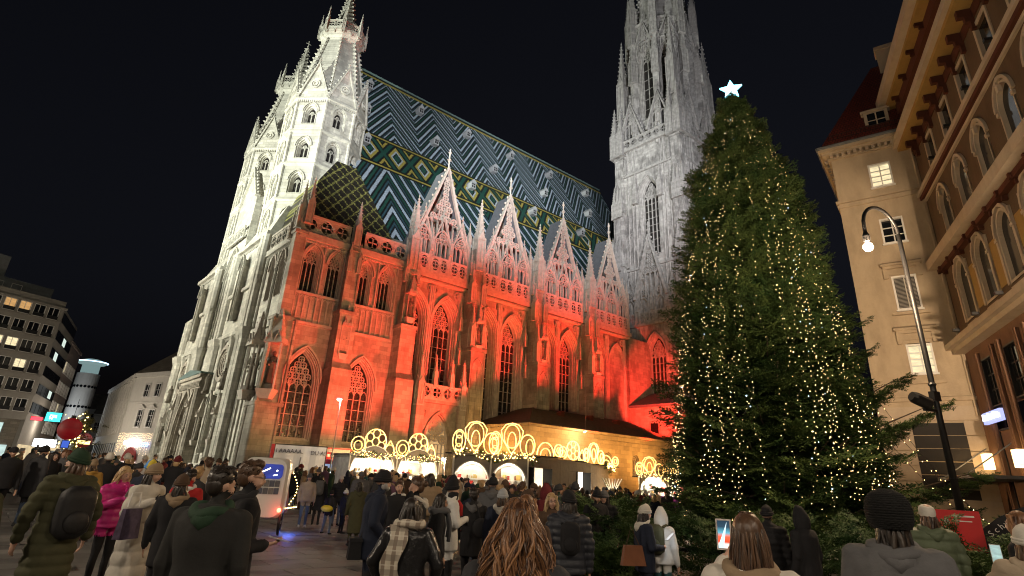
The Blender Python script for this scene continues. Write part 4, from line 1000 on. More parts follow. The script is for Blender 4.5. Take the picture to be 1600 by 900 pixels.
    r = MB(); r.add([(-W-.5,-.5,23.75),(3,-.5,23.75),(3,3.2,31.5),(-1.2,3.2,31.5),(-W-.5,13,23.75),(-1.2,13,31.5)], [(0,1,2,3),(4,0,3,5)]); ro = ob('roof', r.mesh('roof', rtm), t)
    gt = MB(); gt.tube([(-W-.65,-.62,23.72),(.2,-.62,23.72)], .12, 6); gt.tube([(-W-.65,-.62,23.72),(-W-.65,12,23.72)], .12, 6); ob('gutter', gt.mesh('gutter', M['slate']), ro)
    sg = MB(); 
    for i in range(18): sg.tube([(-W+.1+i*.28,-.18,24.1),(-W+.1+i*.28,-.28,24.75)], .015, 4)
    for z in (24.4, 24.7): sg.tube([(-W+.1,-.25,z),(.2,-.25,z)], .02, 4)
    ob('snow_guard', sg.mesh('snow_guard', M['black']), ro)
    d = MB(); d.mi = 0; d.box(-.7,.7,-.25,1.8,-.1,1.35); d.box(-.85,.85,-.35,1.9,1.35,1.5); d.mi = 1; d.box(-.5,.5,-.29,-.25,.1,1.2); d.mi = 0; d.box(-.04,.04,-.32,-.29,.1,1.2); d.box(-.5,.5,-.32,-.29,.6,.66)
    ob('dormer', d.mesh('dormer', [M['cream'], PANE]), ro, (-1.55, .35, 24.6))
    cf = MB(); cf.box(-.6,.6,-.5,.5,0,2.6); cf.box(-.7,.7,-.6,.6,2.3,2.6); ob('chimney', cf.mesh('chimney', M['cream']), ro, (-.1, 3.2, 30.2))
    dp = MB(); dp.tube([(-.12,-.1,6),(-.12,-.1,23)], .06, 6); ob('downpipe', dp.mesh('downpipe', M['beige']), t)
corner_house()
def ornate_house():
    t = thing('ornate_house', 'ornate brown and cream palace front with rows of arched windows, at the right edge', 'building', tuple(CORN), rad(-113.3))
    L = 30; cs = [2.75+3.27*i for i in range(9)]
    arw = window_proto('window', 1.62, 2.15, 1, .62, jm=M['cream'], glass=PANE, hood=.03, t=.1, steps=((0,-.05),(.10,-.05),(.11,.02),(.13,.10),(.14,.13)))
    low = window_proto('window', 1.75, 2.2, 1, .6, jm=M['cream'], glass=PANE, hood=.03, t=.08, steps=((0,-.04),(.12,-.04),(.13,.04),(.15,.11),(.16,.14)))
    arw = (arw[0], arw[2]); low = (low[0], low[2])
    top = join3(window_proto('window', .62, 1.0, 1, .7, jm=M['cream'], glass=PANE, hood=0, t=.05, steps=((0,-.05),(.08,-.05),(.1,.2))))
    def wall(name, z0, z1, m, holes=(), y=0, x0=0):
        b = MB(); b.prism([(x0, z0), (L, z0), (L, z1), (x0, z1)], y, y+.4, holes); return ob(name, b.mesh(name, m), t)
    rect = lambda x, w, z0, z1: [(x-w/2, z0), (x+w/2, z0), (x+w/2, z1), (x-w/2, z1)]
    wall('wall', -1, 9.3, M['brick'], [rect(c+.35, 1.7, 6.2, 8.5) for c in cs]+[rect(c+.35, 1.75, .2, 5.15) for c in cs])
    wall('wall', 9.8, 14.0, M['brown'], [arch(1.75, 10.65+2.2, 10.65, .6, 7, c) for c in cs])
    wall('wall', 14.8, 18.75, M['brown'], [arch(1.62, 15+2.15, 15, .62, 7, c+.3) for c in cs])
    wall('wall', 19.25, 22.6, M['brown'], [rect(c+.35, 1.5, 19.3, 21.4) for c in cs])
    wall('wall', 23.1, 26, M['cream'])
    for c in cs:
        put2(low, t, (c, 0, 10.65), 0, ('window', 'pane')); put2(arw, t, (c+.3, 0, 15), 0, ('window', 'pane'))
        k = MB(); k.box(-.11,.11,-.2,-.05,2.6,2.95); k.oct(0,-.16,2.95,.13,.12); k.box(-1,1,-.28,0,-.16,0)
        for x in (-.84, .84): k.box(x-.1, x+.1, -.12, 0, 1.9, 2.08)
        ob('window_keystone', k.mesh('window_keystone', M['cream']), t, (c+.3, 0, 15))
        ko = MB()
        for x in (-1.0, 1.0): ko.box(x-.1, x+.1, -.09, .0, .0, 2.9); ko.box(x-.15, x+.15, -.13, 0, 1.98, 2.12)
        ko.box(-.75,.75,-.12,-.06,-.75,-.2); ob('window_surround', ko.mesh('window_surround', M['cream']), t, (c, 0, 10.65))
        y = MB(); y.box(-.42,.42,-.03,.0,0,2.2); ob('ochre_panel', y.mesh('ochre_panel', M['ochre']), t, (c+1.63, 0, 10.8))
    up = sash_window(1.3, 2.0, M['cream'], PANE, 1, 1, .18, .16); gw = sash_window(1.5, 2.2, M['black'], PANE, 3, 3, .07, .16, False); gd = sash_window(1.55, 4.8, M['black'], PANE, 2, 4, .07, .18, False)
    for i, c in enumerate(cs):
        put2(up, t, (c+.35, 0, 19.45)); put2(gw, t, (c+.35, 0, 6.25)); put2(gd, t, (c+.35, 0, .25), 0, ('shop_window', 'pane'))
        p = MB()
        for x in (-1.28, -1.05, 1.05, 1.28): p.box(x-.09, x+.09, -.16, 0, -.4, 8.9)
        ob('pilaster', p.mesh('pilaster', M['brick']), t, (c+.35+.0, 0, 0))
        for x in (-.36, .36): ob('window', top, t, (c+.35+x-.4, 0, 23.45))
        y = MB(); y.box(-.62,.62,-.04,0,0,1.5)
        for a in range(4):
            for s2 in (1, -1): y.strip([(-.6+a*.3, .0 if s2 > 0 else 1.5), (min(.6, -.6+a*.3+1.2), min(1.5, (min(.6, -.6+a*.3+1.2)+.6-a*.3)*1.25) if s2 > 0 else 1.5-min(1.5, (min(.6, -.6+a*.3+1.2)+.6-a*.3)*1.25))], .05, -.06, -.04)
        ob('ochre_panel', y.mesh('ochre_panel', M['ochre']), t, (c+1.55, 0, 23.4))
    def band(name, m, z0, z1, p): b = MB(); b.box(-p*.9, L, -p, 0.02, z0, z1); ob(name, b.mesh(name, m), t)
    for z0, z1, p in ((9.3, 9.55, .55), (9.55, 9.84, .8)): band('cornice', M['cream'], z0, z1, p)
    band('cornice', M['oxred'], 14.0, 14.25, .3); band('cornice', M['cream'], 14.25, 14.8, .75); band('string_course', M['oxred'], 18.78, 19.0, .28); band('string_course', M['cream'], 19.0, 19.25, .4); band('string_course', M['cream'], 18.62, 18.78, .12)
    band('frieze', M['oxred'], 21.9, 22.6, .06); band('cornice', M['ochre'], 22.45, 22.7, .8); band('cornice', M['cream'], 22.7, 23.1, 1.05); band('frieze', M['oxred'], 25.3, 26, .3); band('cornice', M['ochre'], 26.0, 26.25, .8); band('eaves', M['cream'], 26.25, 26.9, 1.2)
    br = MB(); br.box(-.13,.13,-.6,0,.6,1.0); br.box(-.115,.115,-.36,0,.3,.6); br.box(-.10,.10,-.18,0,-.1,.3); bm = br.mesh('bracket', M['oxred'])
    b2 = MB(); b2.box(-.09,.09,-.4,0,.08,.35); b2.box(-.07,.07,-.22,0,-.12,.08); bm2 = b2.mesh('bracket', M['oxred'])
    for i in range(17):
        ob('bracket', bm, t, (1.0+i*1.63, 0, 21.45)); ob('bracket', bm2, t, (.6+i*1.63, 0, 13.9))
    for i in range(12): ob('bracket', bm2, t, (.8+i*2.3, -.3, 25.7))
    for i in range(9):
        pi = MB(); pi.box(-.2,.2,-.12,0,14.8,18.6); ob('pilaster', pi.mesh('pilaster', M['cream']), t, (cs[i]+8.3 if i % 3 == 0 else cs[i]+1.95, 0, 0), 0) if i in (3, 6) else None
    fl = MB(); fl.box(-.1,.1,-.28,0,0,.14); fm = fl.mesh('facade_light', M['black'])
    for c in cs: ob('facade_light', fm, t, (c+1.6, -.35, 19.3)); ob('facade_light', fm, t, (c+.2, -.8, 9.9))
    # awning, lit sign, glowing wall lamps by the entrance
    aw = MB(); aw.box(-3.0, 6, -2.4, -.05, 2.78, 2.92); aw.tube([(0,-2.2,2.92),(0,-.1,4.4)], .03, 5); aw.tube([(3.6,-2.2,2.92),(3.6,-.1,4.4)], .03, 5); ob('canopy', aw.mesh('canopy', M['slate']), t)
    sg = MB(); sg.box(1.5, 4.1, -.35, -.2, 5.42, 5.95); s = ob('shop_sign', sg.mesh('shop_sign', emat('blue_sign_edge', (.45, .5, 1), 1.2)), t)
    gl = MB(); [gl.circ(1.75+i*.26, 5.68+.03*(i % 2), .085, .06, -.42, -.37, 8) if i % 3 else gl.strip([(1.7+i*.26, 5.58), (1.75+i*.26, 5.84), (1.8+i*.26, 5.6)], .06, -.42, -.37) for i in range(9)]; ob('neon_tubes', gl.mesh('neon_tubes', emat('white_sign_glow', (.95, .95, 1), 9)), s)
    for x, z in ((.7, 3.35), (5.0, 3.3)):
        l = MB(); l.box(x-.35, x+.35, -.5, -.2, z, z+.75); ob('wall_lamp', l.mesh('wall_lamp', emat('wall_lamp_glow', (1, .66, .28), 7, var=3)), t)
        p = point('wall_lamp_light', (0, 0, 0), 60, (1, .6, .25), .3); p.parent = t; p.location = (x, -1.1, z+.2)
ornate_house()

# ---------------------------------------------------------------- street lamp on the right
def tube_path(pts, r, n=8): b = MB(); b.smooth = True; b.tube(pts, r, n); return b
def street_lamp(loc, rz, energy, label, detailed=True):
    t = thing('street_lamp', label, 'street lamp', loc, rz, 'street lamps round the square')
    H0, R = 7.75, .56
    b = MB(); b.smooth = True; b.lathe([(.075, 1.7), (.06, 4), (.05, H0)], 10); ob('pole', b.mesh('pole', M['black']), t)
    arc = [(-R+R*math.cos(a), 0, H0+R*math.sin(a)*1.05) for a in [PI*i/14 for i in range(15)]]+[(-2*R, 0, H0-.22)]
    ob('gooseneck', tube_path([(0,0,H0-.1)]+arc, .042).mesh('gooseneck', M['black']), t)
    hd = MB(); hd.lathe([(.05, 0), (.075, .03), (.085, .16), (.05, .24), (.03, .3)], 12, c=(-2*R, 0)); ob('lamp_head', hd.mesh('lamp_head', M['black']), t, (0, 0, H0-.42))
    bl = MB(); bl.smooth = True; bl.ell((-2*R, 0, H0-.53), (.105, .105, .105), 14, 10); ob('globe', bl.mesh('globe', emat('lamp_globe_glow', (1, .80, .55), 60)), t)
    p = point('lamp_light', (0, 0, 0), energy, LAMPC if detailed else (1, .82, .62), .17); p.parent = t; p.location = (-2*R, 0, H0-.53)
    bs = MB(); bs.lathe([(.34, -.3), (.34, .12), (.28, .2), (.2, .5), (.24, .62), (.17, .72), (.13, 1.2), (.2, 1.3), (.2, 1.38), (.11, 1.5), (.09, 1.72)], 12)
    st = G('sticker_covered_iron'); vo = st.n('ShaderNodeTexVoronoi'); st.set(vo.inputs['Vector'], st.obj()); vo.inputs['Scale'].default_value = 7
    f = st.math('GREATER_THAN', st.xyz(vo.outputs['Color'])[0], .55); cc = st.mix(f, (.012, .012, .012), st.mix(st.noise(st.obj(), 9, 4), (.10, .09, .08), (.55, .5, .45))); ob('base', bs.mesh('base', st.out(cc, .6) if detailed else M['black']), t)
    ring = MB(); [ring.lathe([(.06, z-.04), (.085, z), (.06, z+.04)], 10) for z in (2.3, 4.2)]; ob('collar', ring.mesh('collar', M['black']), t)
    if detailed:
        a = MB(); a.box(-.42, .06, -.03, .03, 3.62, 3.67); a.box(-.1, .1, -.06, .06, 3.85, 4.05); fb = ob('bracket', a.mesh('bracket', M['black']), t)
        h = MB(); h.lathe([(.09, -.22), (.13, -.2), (.13, .12), (.1, .2)], 10); fo = ob('floodlight', h.mesh('floodlight', M['black']), t, (-.48, 0, 3.83)); fo.rotation_euler = (0, rad(-68), rad(-15))
    return t
LP = pol(36.25, 15.6)
street_lamp((LP.x, LP.y, gz(LP.x)), rad(20), 2600, 'tall black gooseneck street lamp with sticker covered base, in front of the beige house')
for az, r, e, lab in ((-160, 9, 3000, 'behind the viewer'), (112, 9, 2600, 'to the right of the viewer'), (-72, 16, 5200, 'to the left of the viewer'), (-47, 92, 13000, 'unseen before the office block, added to brighten it')):          # more of the same kind round the square; the office one is added fill
    q = pol(az, r); street_lamp((q.x, q.y, gz(q.x)), rad(90-az), e, 'black gooseneck street lamp standing '+lab, False)

# ---------------------------------------------------------------- houses on the left, far away
def office_block():
    c0 = pol(-38.19, 117)
    t = thing('office_block', 'grey office block with rows of square windows, some lit, at the left edge', 'building', tuple(c0), rad(63))
    gm = plaster('grey_render', (.25, .235, .21), .3); Hh = 24
    rows = (21.9, 19.1, 16.3, 13.4, 10.6, 7.8); xs = [-1.35-1.98*i for i in range(9)]
    mb = MB(); mb.prism([(-20, 6.6), (0, 6.6), (0, Hh), (-20, Hh)], 0, .4, [[(x-.72, z), (x+.72, z), (x+.72, z+1.75), (x-.72, z+1.75)] for x in xs for z in rows]); ob('wall', mb.mesh('wall', gm), t)
    mb = MB(); mb.box(-20, 0, .3, 12, -1, 6.6); mb.box(-20, .0, .4, 11, 6.6, Hh-.1); ob('wall', mb.mesh('wall', M['dark']), t)
    fr = sash_window(1.44, 1.75, M['wht'], PANE, 2, 1, .06, .2, False); fl = (fr[0], sash_window(1.44, 1.75, M['wht'], LITW, 2, 1, .06, .2, False)[1]); fo = (fr[0], sash_window(1.44, 1.75, M['wht'], emat('orange_window', (1, .55, .2), 1.0, var=1.2), 2, 1, .06, .2, False)[1])
    for j, z in enumerate(rows):
        for i, x in enumerate(xs): put2(fl if (j == 2 and i in (2, 3, 4, 6)) or (j, i) in ((3, 1), (4, 4)) else fo if (j, i) in ((0, 2), (0, 3), (3, 4)) else fr, t, (x, 0, z))
    r = MB(); 
    for z in rows:
        for x in xs: r.box(x-.75, x+.75, -.12, .02, z, z+.55)
    ob('balcony_rail', r.mesh('balcony_rail', M['black']), t)
    b = MB(); 
    for z in rows: b.box(-20, .1, -.14, 0, z-.35, z-.1)
    b.box(-20, .3, -.35, 0, Hh-.3, Hh); b.box(-20, 0, 0, .1, Hh, Hh+1.0); ob('string_course', b.mesh('string_course', gm), t)
    at = MB(); at.box(-20, -1.5, 2, 10, Hh, Hh+2.9); at.box(-11, -8, 3.5, 7, Hh+2.9, Hh+6.5); ob('penthouse', at.mesh('penthouse', M['slate']), t)
    pw = sash_window(1.3, 1.6, M['wht'], PANE, 2, 1, .06, .2, False)
    for x in (-6.5, -9, -11.4): put2(pw, t, (x, 2, Hh+.6))
    shp = emat('cool_shop_glow', (.75, 1, .95), 1.3, var=.6); s = MB(); s.box(-20, -1.2, -.06, .25, .2, 3.0); s.box(-9, -2.6, -.06, .25, 3.9, 6.0)
    ob('shop_window', s.mesh('shop_window', shp), t)
    # side face along the street
    sd = MB(); sd.box(0, 17, 0, .5, -1, Hh); so = ob('wall', sd.mesh('wall', gm), t, (0, 0, 0), rad(118.8-63))
    wb = MB()
    for z in rows:
        for k in range(5): wb.box(.8+k*3.2, 3.7+k*3.2, -.1, .0, z, z+1.5)
    ob('window_band', wb.mesh('window_band', PANE), so)
    lb = MB(); lb.box(4.0, 6.9, -.13, -.1, 16.3, 17.6); lb.box(10.4, 13.3, -.13, -.1, 10.8, 12); lb.box(7.2, 10.1, -.13, -.1, 19.2, 20.4); ob('lit_window', lb.mesh('lit_window', emat('cool_window', (.85, 1, .9), .8)), so)
    wg = MB(); wg.box(1, 16, -.2, .0, .3, 3.2); ob('shop_window', wg.mesh('shop_window', emat('warm_shop_glow', (1, .78, .45), 1.2, var=.5)), so)
office_block()
def street_houses():
    pk = plaster('pinkish_render', (.34, .28, .26), .3); wh = plaster('white_render', (.62, .60, .55), .25)
    def house(name, label, az, r, rz, W, D, Hh, m, wins, roofh=3, roofm=None, lit=()):
        c = pol(az, r); t = thing(name, label, 'building', tuple(c), rad(rz))
        b = MB(); b.box(0, W, 0, D, -1, Hh); b.box(-.2, W+.2, -.25, D, Hh-.4, Hh); ob('wall', b.mesh('wall', m), t)
        if roofh:
            rf = MB(); rf.add([(-.3,-.3,Hh),(W+.3,-.3,Hh),(W+.3,D,Hh),(-.3,D,Hh),(.5,D*.45,Hh+roofh),(W-.5,D*.45,Hh+roofh)], [(0,1,5,4),(1,2,5),(2,3,4,5),(3,0,4)]); ob('roof', rf.mesh('roof', roofm or M['dark']), t)
        pr = sash_window(1.2, 1.9, M['wht'], PANE, 2, 2, .1, .12); pr2 = (pr[0], sash_window(1.2, 1.9, M['wht'], LITW, 2, 2, .1, .12)[1])
        for i, (x, z) in enumerate(wins): put2(pr2 if i in lit else pr, t, (x, -.12, z))
        return t
    # building next to the office block, then the round tower, then the end of the street
    t = house('street_house', 'narrow pinkish street house between office block and round tower', -37.1, 133, 118.8, 16, 10, 21.5, pk, [(2+3*i, z) for i in range(5) for z in (5.5, 9, 12.5, 16)], 2, None, (3, 9))
    s = MB(); s.box(.5, 15, -.4, -.1, .3, 3.4); ob('shop_window', s.mesh('shop_window', emat('warm_shop_glow', (1, .78, .45), 1.2)), t)
    c = pol(-35.3, 170)
    t = thing('round_tower', 'pale round corner tower with overhanging rooftop ring edged in blue light', 'building', tuple(c))
    b = MB(); b.smooth = False; b.lathe([(2.3, -1), (2.3, 20)], 24); ob('wall', b.mesh('wall', wh), t)
    b = MB(); b.lathe([(1.8, 20), (1.8, 22.2)], 24); b.lathe([(2.6, 22.2), (3.1, 22.6), (3.1, 22.8), (1.2, 23.4)], 24); ob('penthouse', b.mesh('penthouse', emat('penthouse_glow', (.5, .75, .75), .35)), t)
    b = MB(); b.tube([(3.15*math.cos(i*PI/16), 3.15*math.sin(i*PI/16), 22.7) for i in range(32)], .12, 5, True); ob('light_ring', b.mesh('light_ring', emat('blue_ring_glow', (.45, .7, 1), 4)), t)
    for k in range(10):
        a = -2.6+k*.33
        for z in (8, 12.5, 17):
            wb = MB(); wb.tube([(2.2*math.cos(a), 2.2*math.sin(a), z), (2.36*math.cos(a), 2.36*math.sin(a), z)], .3, 10); ob('porthole', wb.mesh('porthole', PANE), t)
    p = point('tower_floodlight', (0, 0, 0), 1700, (.85, .92, 1), .3); p.parent = t; p.location = (2, -9, 9)
    house('far_house', 'far white house closing the end of the street', -35.1, 205, 32, 9, 10, 14.5, wh, [(1.3+2.1*i, z) for i in range(4) for z in (5, 8.3, 11.4)], 4.5, None, (1,))
    house('far_house', 'far pale house with dark dormered roof beside the white corner house', -34.1, 190, 32, 7, 10, 12.5, wh, [(1.2+2*i, z) for i in range(3) for z in (5, 8.5)], 5)
    # white corner house
    c0 = pol(-32.03, 123.5); L0 = pol(-33.55, 160); R0 = pol(-29.6, 114.5)
    dl = c0-L0; dr = R0-c0; rl = math.atan2(dl.y, dl.x); rr = math.atan2(dr.y, dr.x)
    t = thing('white_house', 'white corner house, its shop lit by a curtain of lights, left of the cathedral', 'building', tuple(c0), rr)
    b = MB(); W = dr.length; b.box(0, W, 0, 14, -1, 16); b.box(-.3, W, -.4, 0, 15.3, 16); b.box(-.1, W, -.15, 0, 10.8, 11.1); b.box(-.1, W, -.2, 0, 5.8, 6.2); ob('wall', b.mesh('wall', wh), t)
    lw = MB(); LL = dl.length; lw.box(-LL, 0, 0, 10, -1, 16); lw.box(-LL, .3, -.4, 0, 15.3, 16)
    for i in range(12): lw.box(-LL+1.2+i*3, -LL+1.6+i*3, -.25, 0, 6, 15.2)
    lo = ob('wall', lw.mesh('wall', wh), t, (0, 0, 0), rl-rr)
    pr = sash_window(1.35, 2.0, M['wht'], PANE, 2, 2, .12, .12); pr3 = sash_window(1.35, 2.7, M['wht'], PANE, 2, 3, .12, .12)
    for x in (4.3, 7.5): put2(pr, t, (x, -.12, 12.0)); put2(pr3, t, (x, -.12, 7.0))
    pb = MB()
    for x in (4.3, 7.5): pb.prism([(x-1.1, 10.0), (x+1.1, 10.0), (x, 10.7)], -.3, 0)
    ob('window_pediment', pb.mesh('window_pediment', wh), t)
    wk = MB()
    for i in range(11):
        for z in (2.4, 7.0, 12.0): wk.box(-LL+2.2+i*3, -LL+3.4+i*3, -.06, 0, z, z+2.1)
    ob('window_band', wk.mesh('window_band', PANE), lo)
    rf = MB(); rf.add([(-.4,-.4,16),(W+2,-.4,16),(W+2,12,16),(0,10,22),(W+2,5,24)], [(0,1,4,3),(0,3,2)]); ob('roof', rf.mesh('roof', M['dark']), t)
    fr = MB(); fr.smooth = False
    for i in range(46):
        x = .3+i*(W-.6)/46
        for j in range(random.randint(7, 14)): fr.oct(x+U(-.05,.05), -.35, 5.9-j*.27+U(-.1,.1), .045)
    cu = ob('light_curtain', fr.mesh('light_curtain', emat('curtain_glow', (1, .72, .42), 3.5, False)), t)
    s = MB(); s.box(2.6, 6.6, -.5, -.3, 4.15, 4.75); ob('shop_sign', s.mesh('shop_sign', emat('white_sign', (.95, .97, 1), 7)), t)
    s = MB(); [s.circ(7.6+i*.55, 4.2, .3, .1, -.5, -.4, 10) for i in range(4)]; ob('ring_sign', s.mesh('ring_sign', emat('blue_sign', (.3, .45, 1), 3)), t)
    s = MB(); s.box(3.2, 6.8, -.4, -.2, -.5, 1.6); ob('shop_window', s.mesh('shop_window', emat('pink_shop_glow', (1, .75, .70), 2.2, var=.6)), t)
    s = MB(); s.prism(arch(3.9, 1.65, 1.62, .55, 6, 5.0), -.5, -.2); ob('shop_arch', s.mesh('shop_arch', mat('red_awning', (.25, .02, .02), .6)), t)
    for x, e_ in ((5, 1300), (-6, 1000)):
        p = point('facade_fill', (0, 0, 0), e_, (1, .86, .70), .4); p.parent = t; p.location = (x, -8, 6.5)  # unseen points added before the facade to brighten the white house
    # things hanging in the street
    ballm = emat('red_ball_glow', (.75, .008, .02), .28, var=.8)
    for az, el, r, R, lab in ((-35.36, 2.0, 90, 1.25, 'large glowing red christmas ball hanging at the street entrance'), (-34.25, 1.25, 120, 1.1, 'smaller glowing red ball hanging farther down the street')):
        c = pol(az, r, EYE+r*math.tan(rad(el))); t = thing('red_ball', lab, 'christmas ball', tuple(c), 0, 'red balls over the street')
        b = MB(); b.smooth = True; b.ell((0,0,0), (R,R,R), 24, 16); ob('ball', b.mesh('ball', ballm), t)
        b = MB(); b.lathe([(.25, R-.05), (.25, R+.3)], 8); b.tube([(0,0,R+.3),(0,0,R+2.2)], .03, 4); ob('hanger', b.mesh('hanger', M['black']), t)
    def sign(name, label, az, el, r, w, h, m, txt=None):
        c = pol(az, r, EYE+r*math.tan(rad(el))); t = thing(name, label, 'sign', tuple(c), rad(-az))
        b = MB(); b.box(-w/2, w/2, -.1, .1, -h/2, h/2); ob('panel', b.mesh('panel', m), t); b = MB(); b.box(-w/2-.06, w/2+.06, .1, .2, -h/2-.06, h/2+.06); b.box(-.05, .05, .1, 1.2, -.05, .05); ob('frame', b.mesh('frame', M['black']), t)
        return t
    t = sign('lit_sign', 'square teal lit sign with white curved arrow at the office block corner', -36.6, 2.75, 104, 1.7, 1.15, emat('teal_glow', (.05, .75, .72), 2.4))
    s = MB(); s.strip([(-.35, -.3), (-.35, .2), (.3, .2), (.3, -.1)], .12, -.14, -.1); s.strip([(-.1, -.3), (-.1, 0), (.1, 0)], .1, -.14, -.1); ob('arrow', s.mesh('arrow', emat('white_sign', (.95, .97, 1), 7)), t)
    sign('lit_sign', 'red lit shop sign at the corner of the office block', -37.55, 2.55, 108, 1.3, .45, emat('red_glow', (1, .04, .06), 3.2)); sign('lit_sign', 'small yellow lit sign deep in the street', -34.3, 1.1, 112, 1.8, .5, emat('yellow_glow', (1, .8, .3), 3)); sign('lit_sign', 'small blue lit sign among the heads by the street', -35.35, .9, 70, .55, .6, emat('blue_glow', (.05, .12, .55), 1.2))
    sign('lit_sign', 'white lit shop panel under the teal sign', -36.6, .9, 108, 2.6, 1.0, emat('white_sign', (.95, .97, 1), 7)); sign('lit_sign', 'long white lit shop panel beside the red ball', -36.1, .6, 115, 2.2, .8, emat('warm_shop_glow', (1, .78, .45), 1.2))
street_houses()

# ---------------------------------------------------------------- christmas tree
def needle_mat(name, a, b):
    g = G(name); v = g.obj(); n = g.noise(v, 1.3, 4, .6); c = g.mix(g.ramp(n, [(.35, 0), (.65, 1)]), a, b)
    gi = g.n('ShaderNodeObjectInfo'); return g.out(c, .65, spec=.25)
NEED = needle_mat('spruce_needles', (.022, .056, .016), (.082, .125, .036)); BARK = mat('bark', (.07, .05, .035), .9, var=.4, scale=5)
def sprig(seed, L=1.0, twigs=26):
    """one flat fir branch along +x as arrays: many narrow needle blades on side twigs"""
    rng = np.random.RandomState(seed); V = []; F = []
    def blade(p, d, w, l, up):
        d = d/np.linalg.norm(d); s = np.cross(d, up); s /= max(1e-6, np.linalg.norm(s)); k = len(V)
        V.extend([p-s*w*.25, p+d*l*.45-s*w, p+d*l, p+d*l*.45+s*w]); F.append((k, k+1, k+2, k+3))
    axis = lambda t: np.array([L*t, .0, -.16*L*math.sin(t*2.2)+.10*L*t*t])
    for i in range(twigs):
        t = .10+.9*(i+rng.rand()*.8)/twigs; p = axis(t); side = 1 if i % 2 else -1
        tl = L*(.50*(1-t)**.8+.10)*(.75+rng.rand()*.5); ang = rad(38+rng.rand()*26)*side
        d = np.array([math.cos(ang), math.sin(ang), -.14+rng.rand()*.22]); n = max(3, int(tl/.055))
        for j in range(n):
            u = (j+.5)/n; q = p+d*tl*u+np.array([0, 0, -.10*tl*u*u])
            for s2 in (1, -1):
                a2 = ang+s2*rad(35+rng.rand()*25); dd = np.array([math.cos(a2), math.sin(a2), (rng.rand()-.45)*.9])
                up = np.array([rng.rand()-.5, rng.rand()-.5, .8]); blade(q, dd, .013+.01*rng.rand(), .075+.065*rng.rand(), up)
    for j in range(int(L/.05)):
        q = axis((j+.5)/int(L/.05)); a2 = (rng.rand()-.5)*2.4; blade(q, np.array([math.cos(a2), math.sin(a2), rng.rand()-.3]), .014, .11, np.array([rng.rand()-.5, rng.rand()-.5, .7]))
    return np.array(V), np.array(F)
SPR = [sprig(s, 1.0, 24) for s in range(5)]
def scatter_mesh(name, items, m):
    """items: (proto index, 4x4 matrix) joined into one mesh"""
    Vs, Fs, off = [], [], 0
    for k, mt in items:
        V, F = SPR[k]; A = np.array(mt); Vs.append(V @ A[:3, :3].T+A[:3, 3]); Fs.append(F+off); off += len(V)
    V = np.concatenate(Vs).astype(np.float32); F = np.concatenate(Fs).astype(np.int32); me = bpy.data.meshes.new(name)
    me.vertices.add(len(V)); me.vertices.foreach_set('co', V.ravel()); me.loops.add(F.size); me.loops.foreach_set('vertex_index', F.ravel())
    me.polygons.add(len(F)); me.polygons.foreach_set('loop_start', np.arange(0, F.size, 4, dtype=np.int32)); me.polygons.foreach_set('loop_total', np.full(len(F), 4, dtype=np.int32))
    me.materials.append(m); me.update(); return me
TP = pol(23.9, 22.0); TZ = gz(TP.x); TH = 17.0
def tree_r(z):                                                 # crown radius at height z
    u = max(0, min(1, 1-(z-.9)/(TH-.9))); return min(3.25*u**.60, 5.6*u)*(1.0 if z > 1.6 else .9)+.08
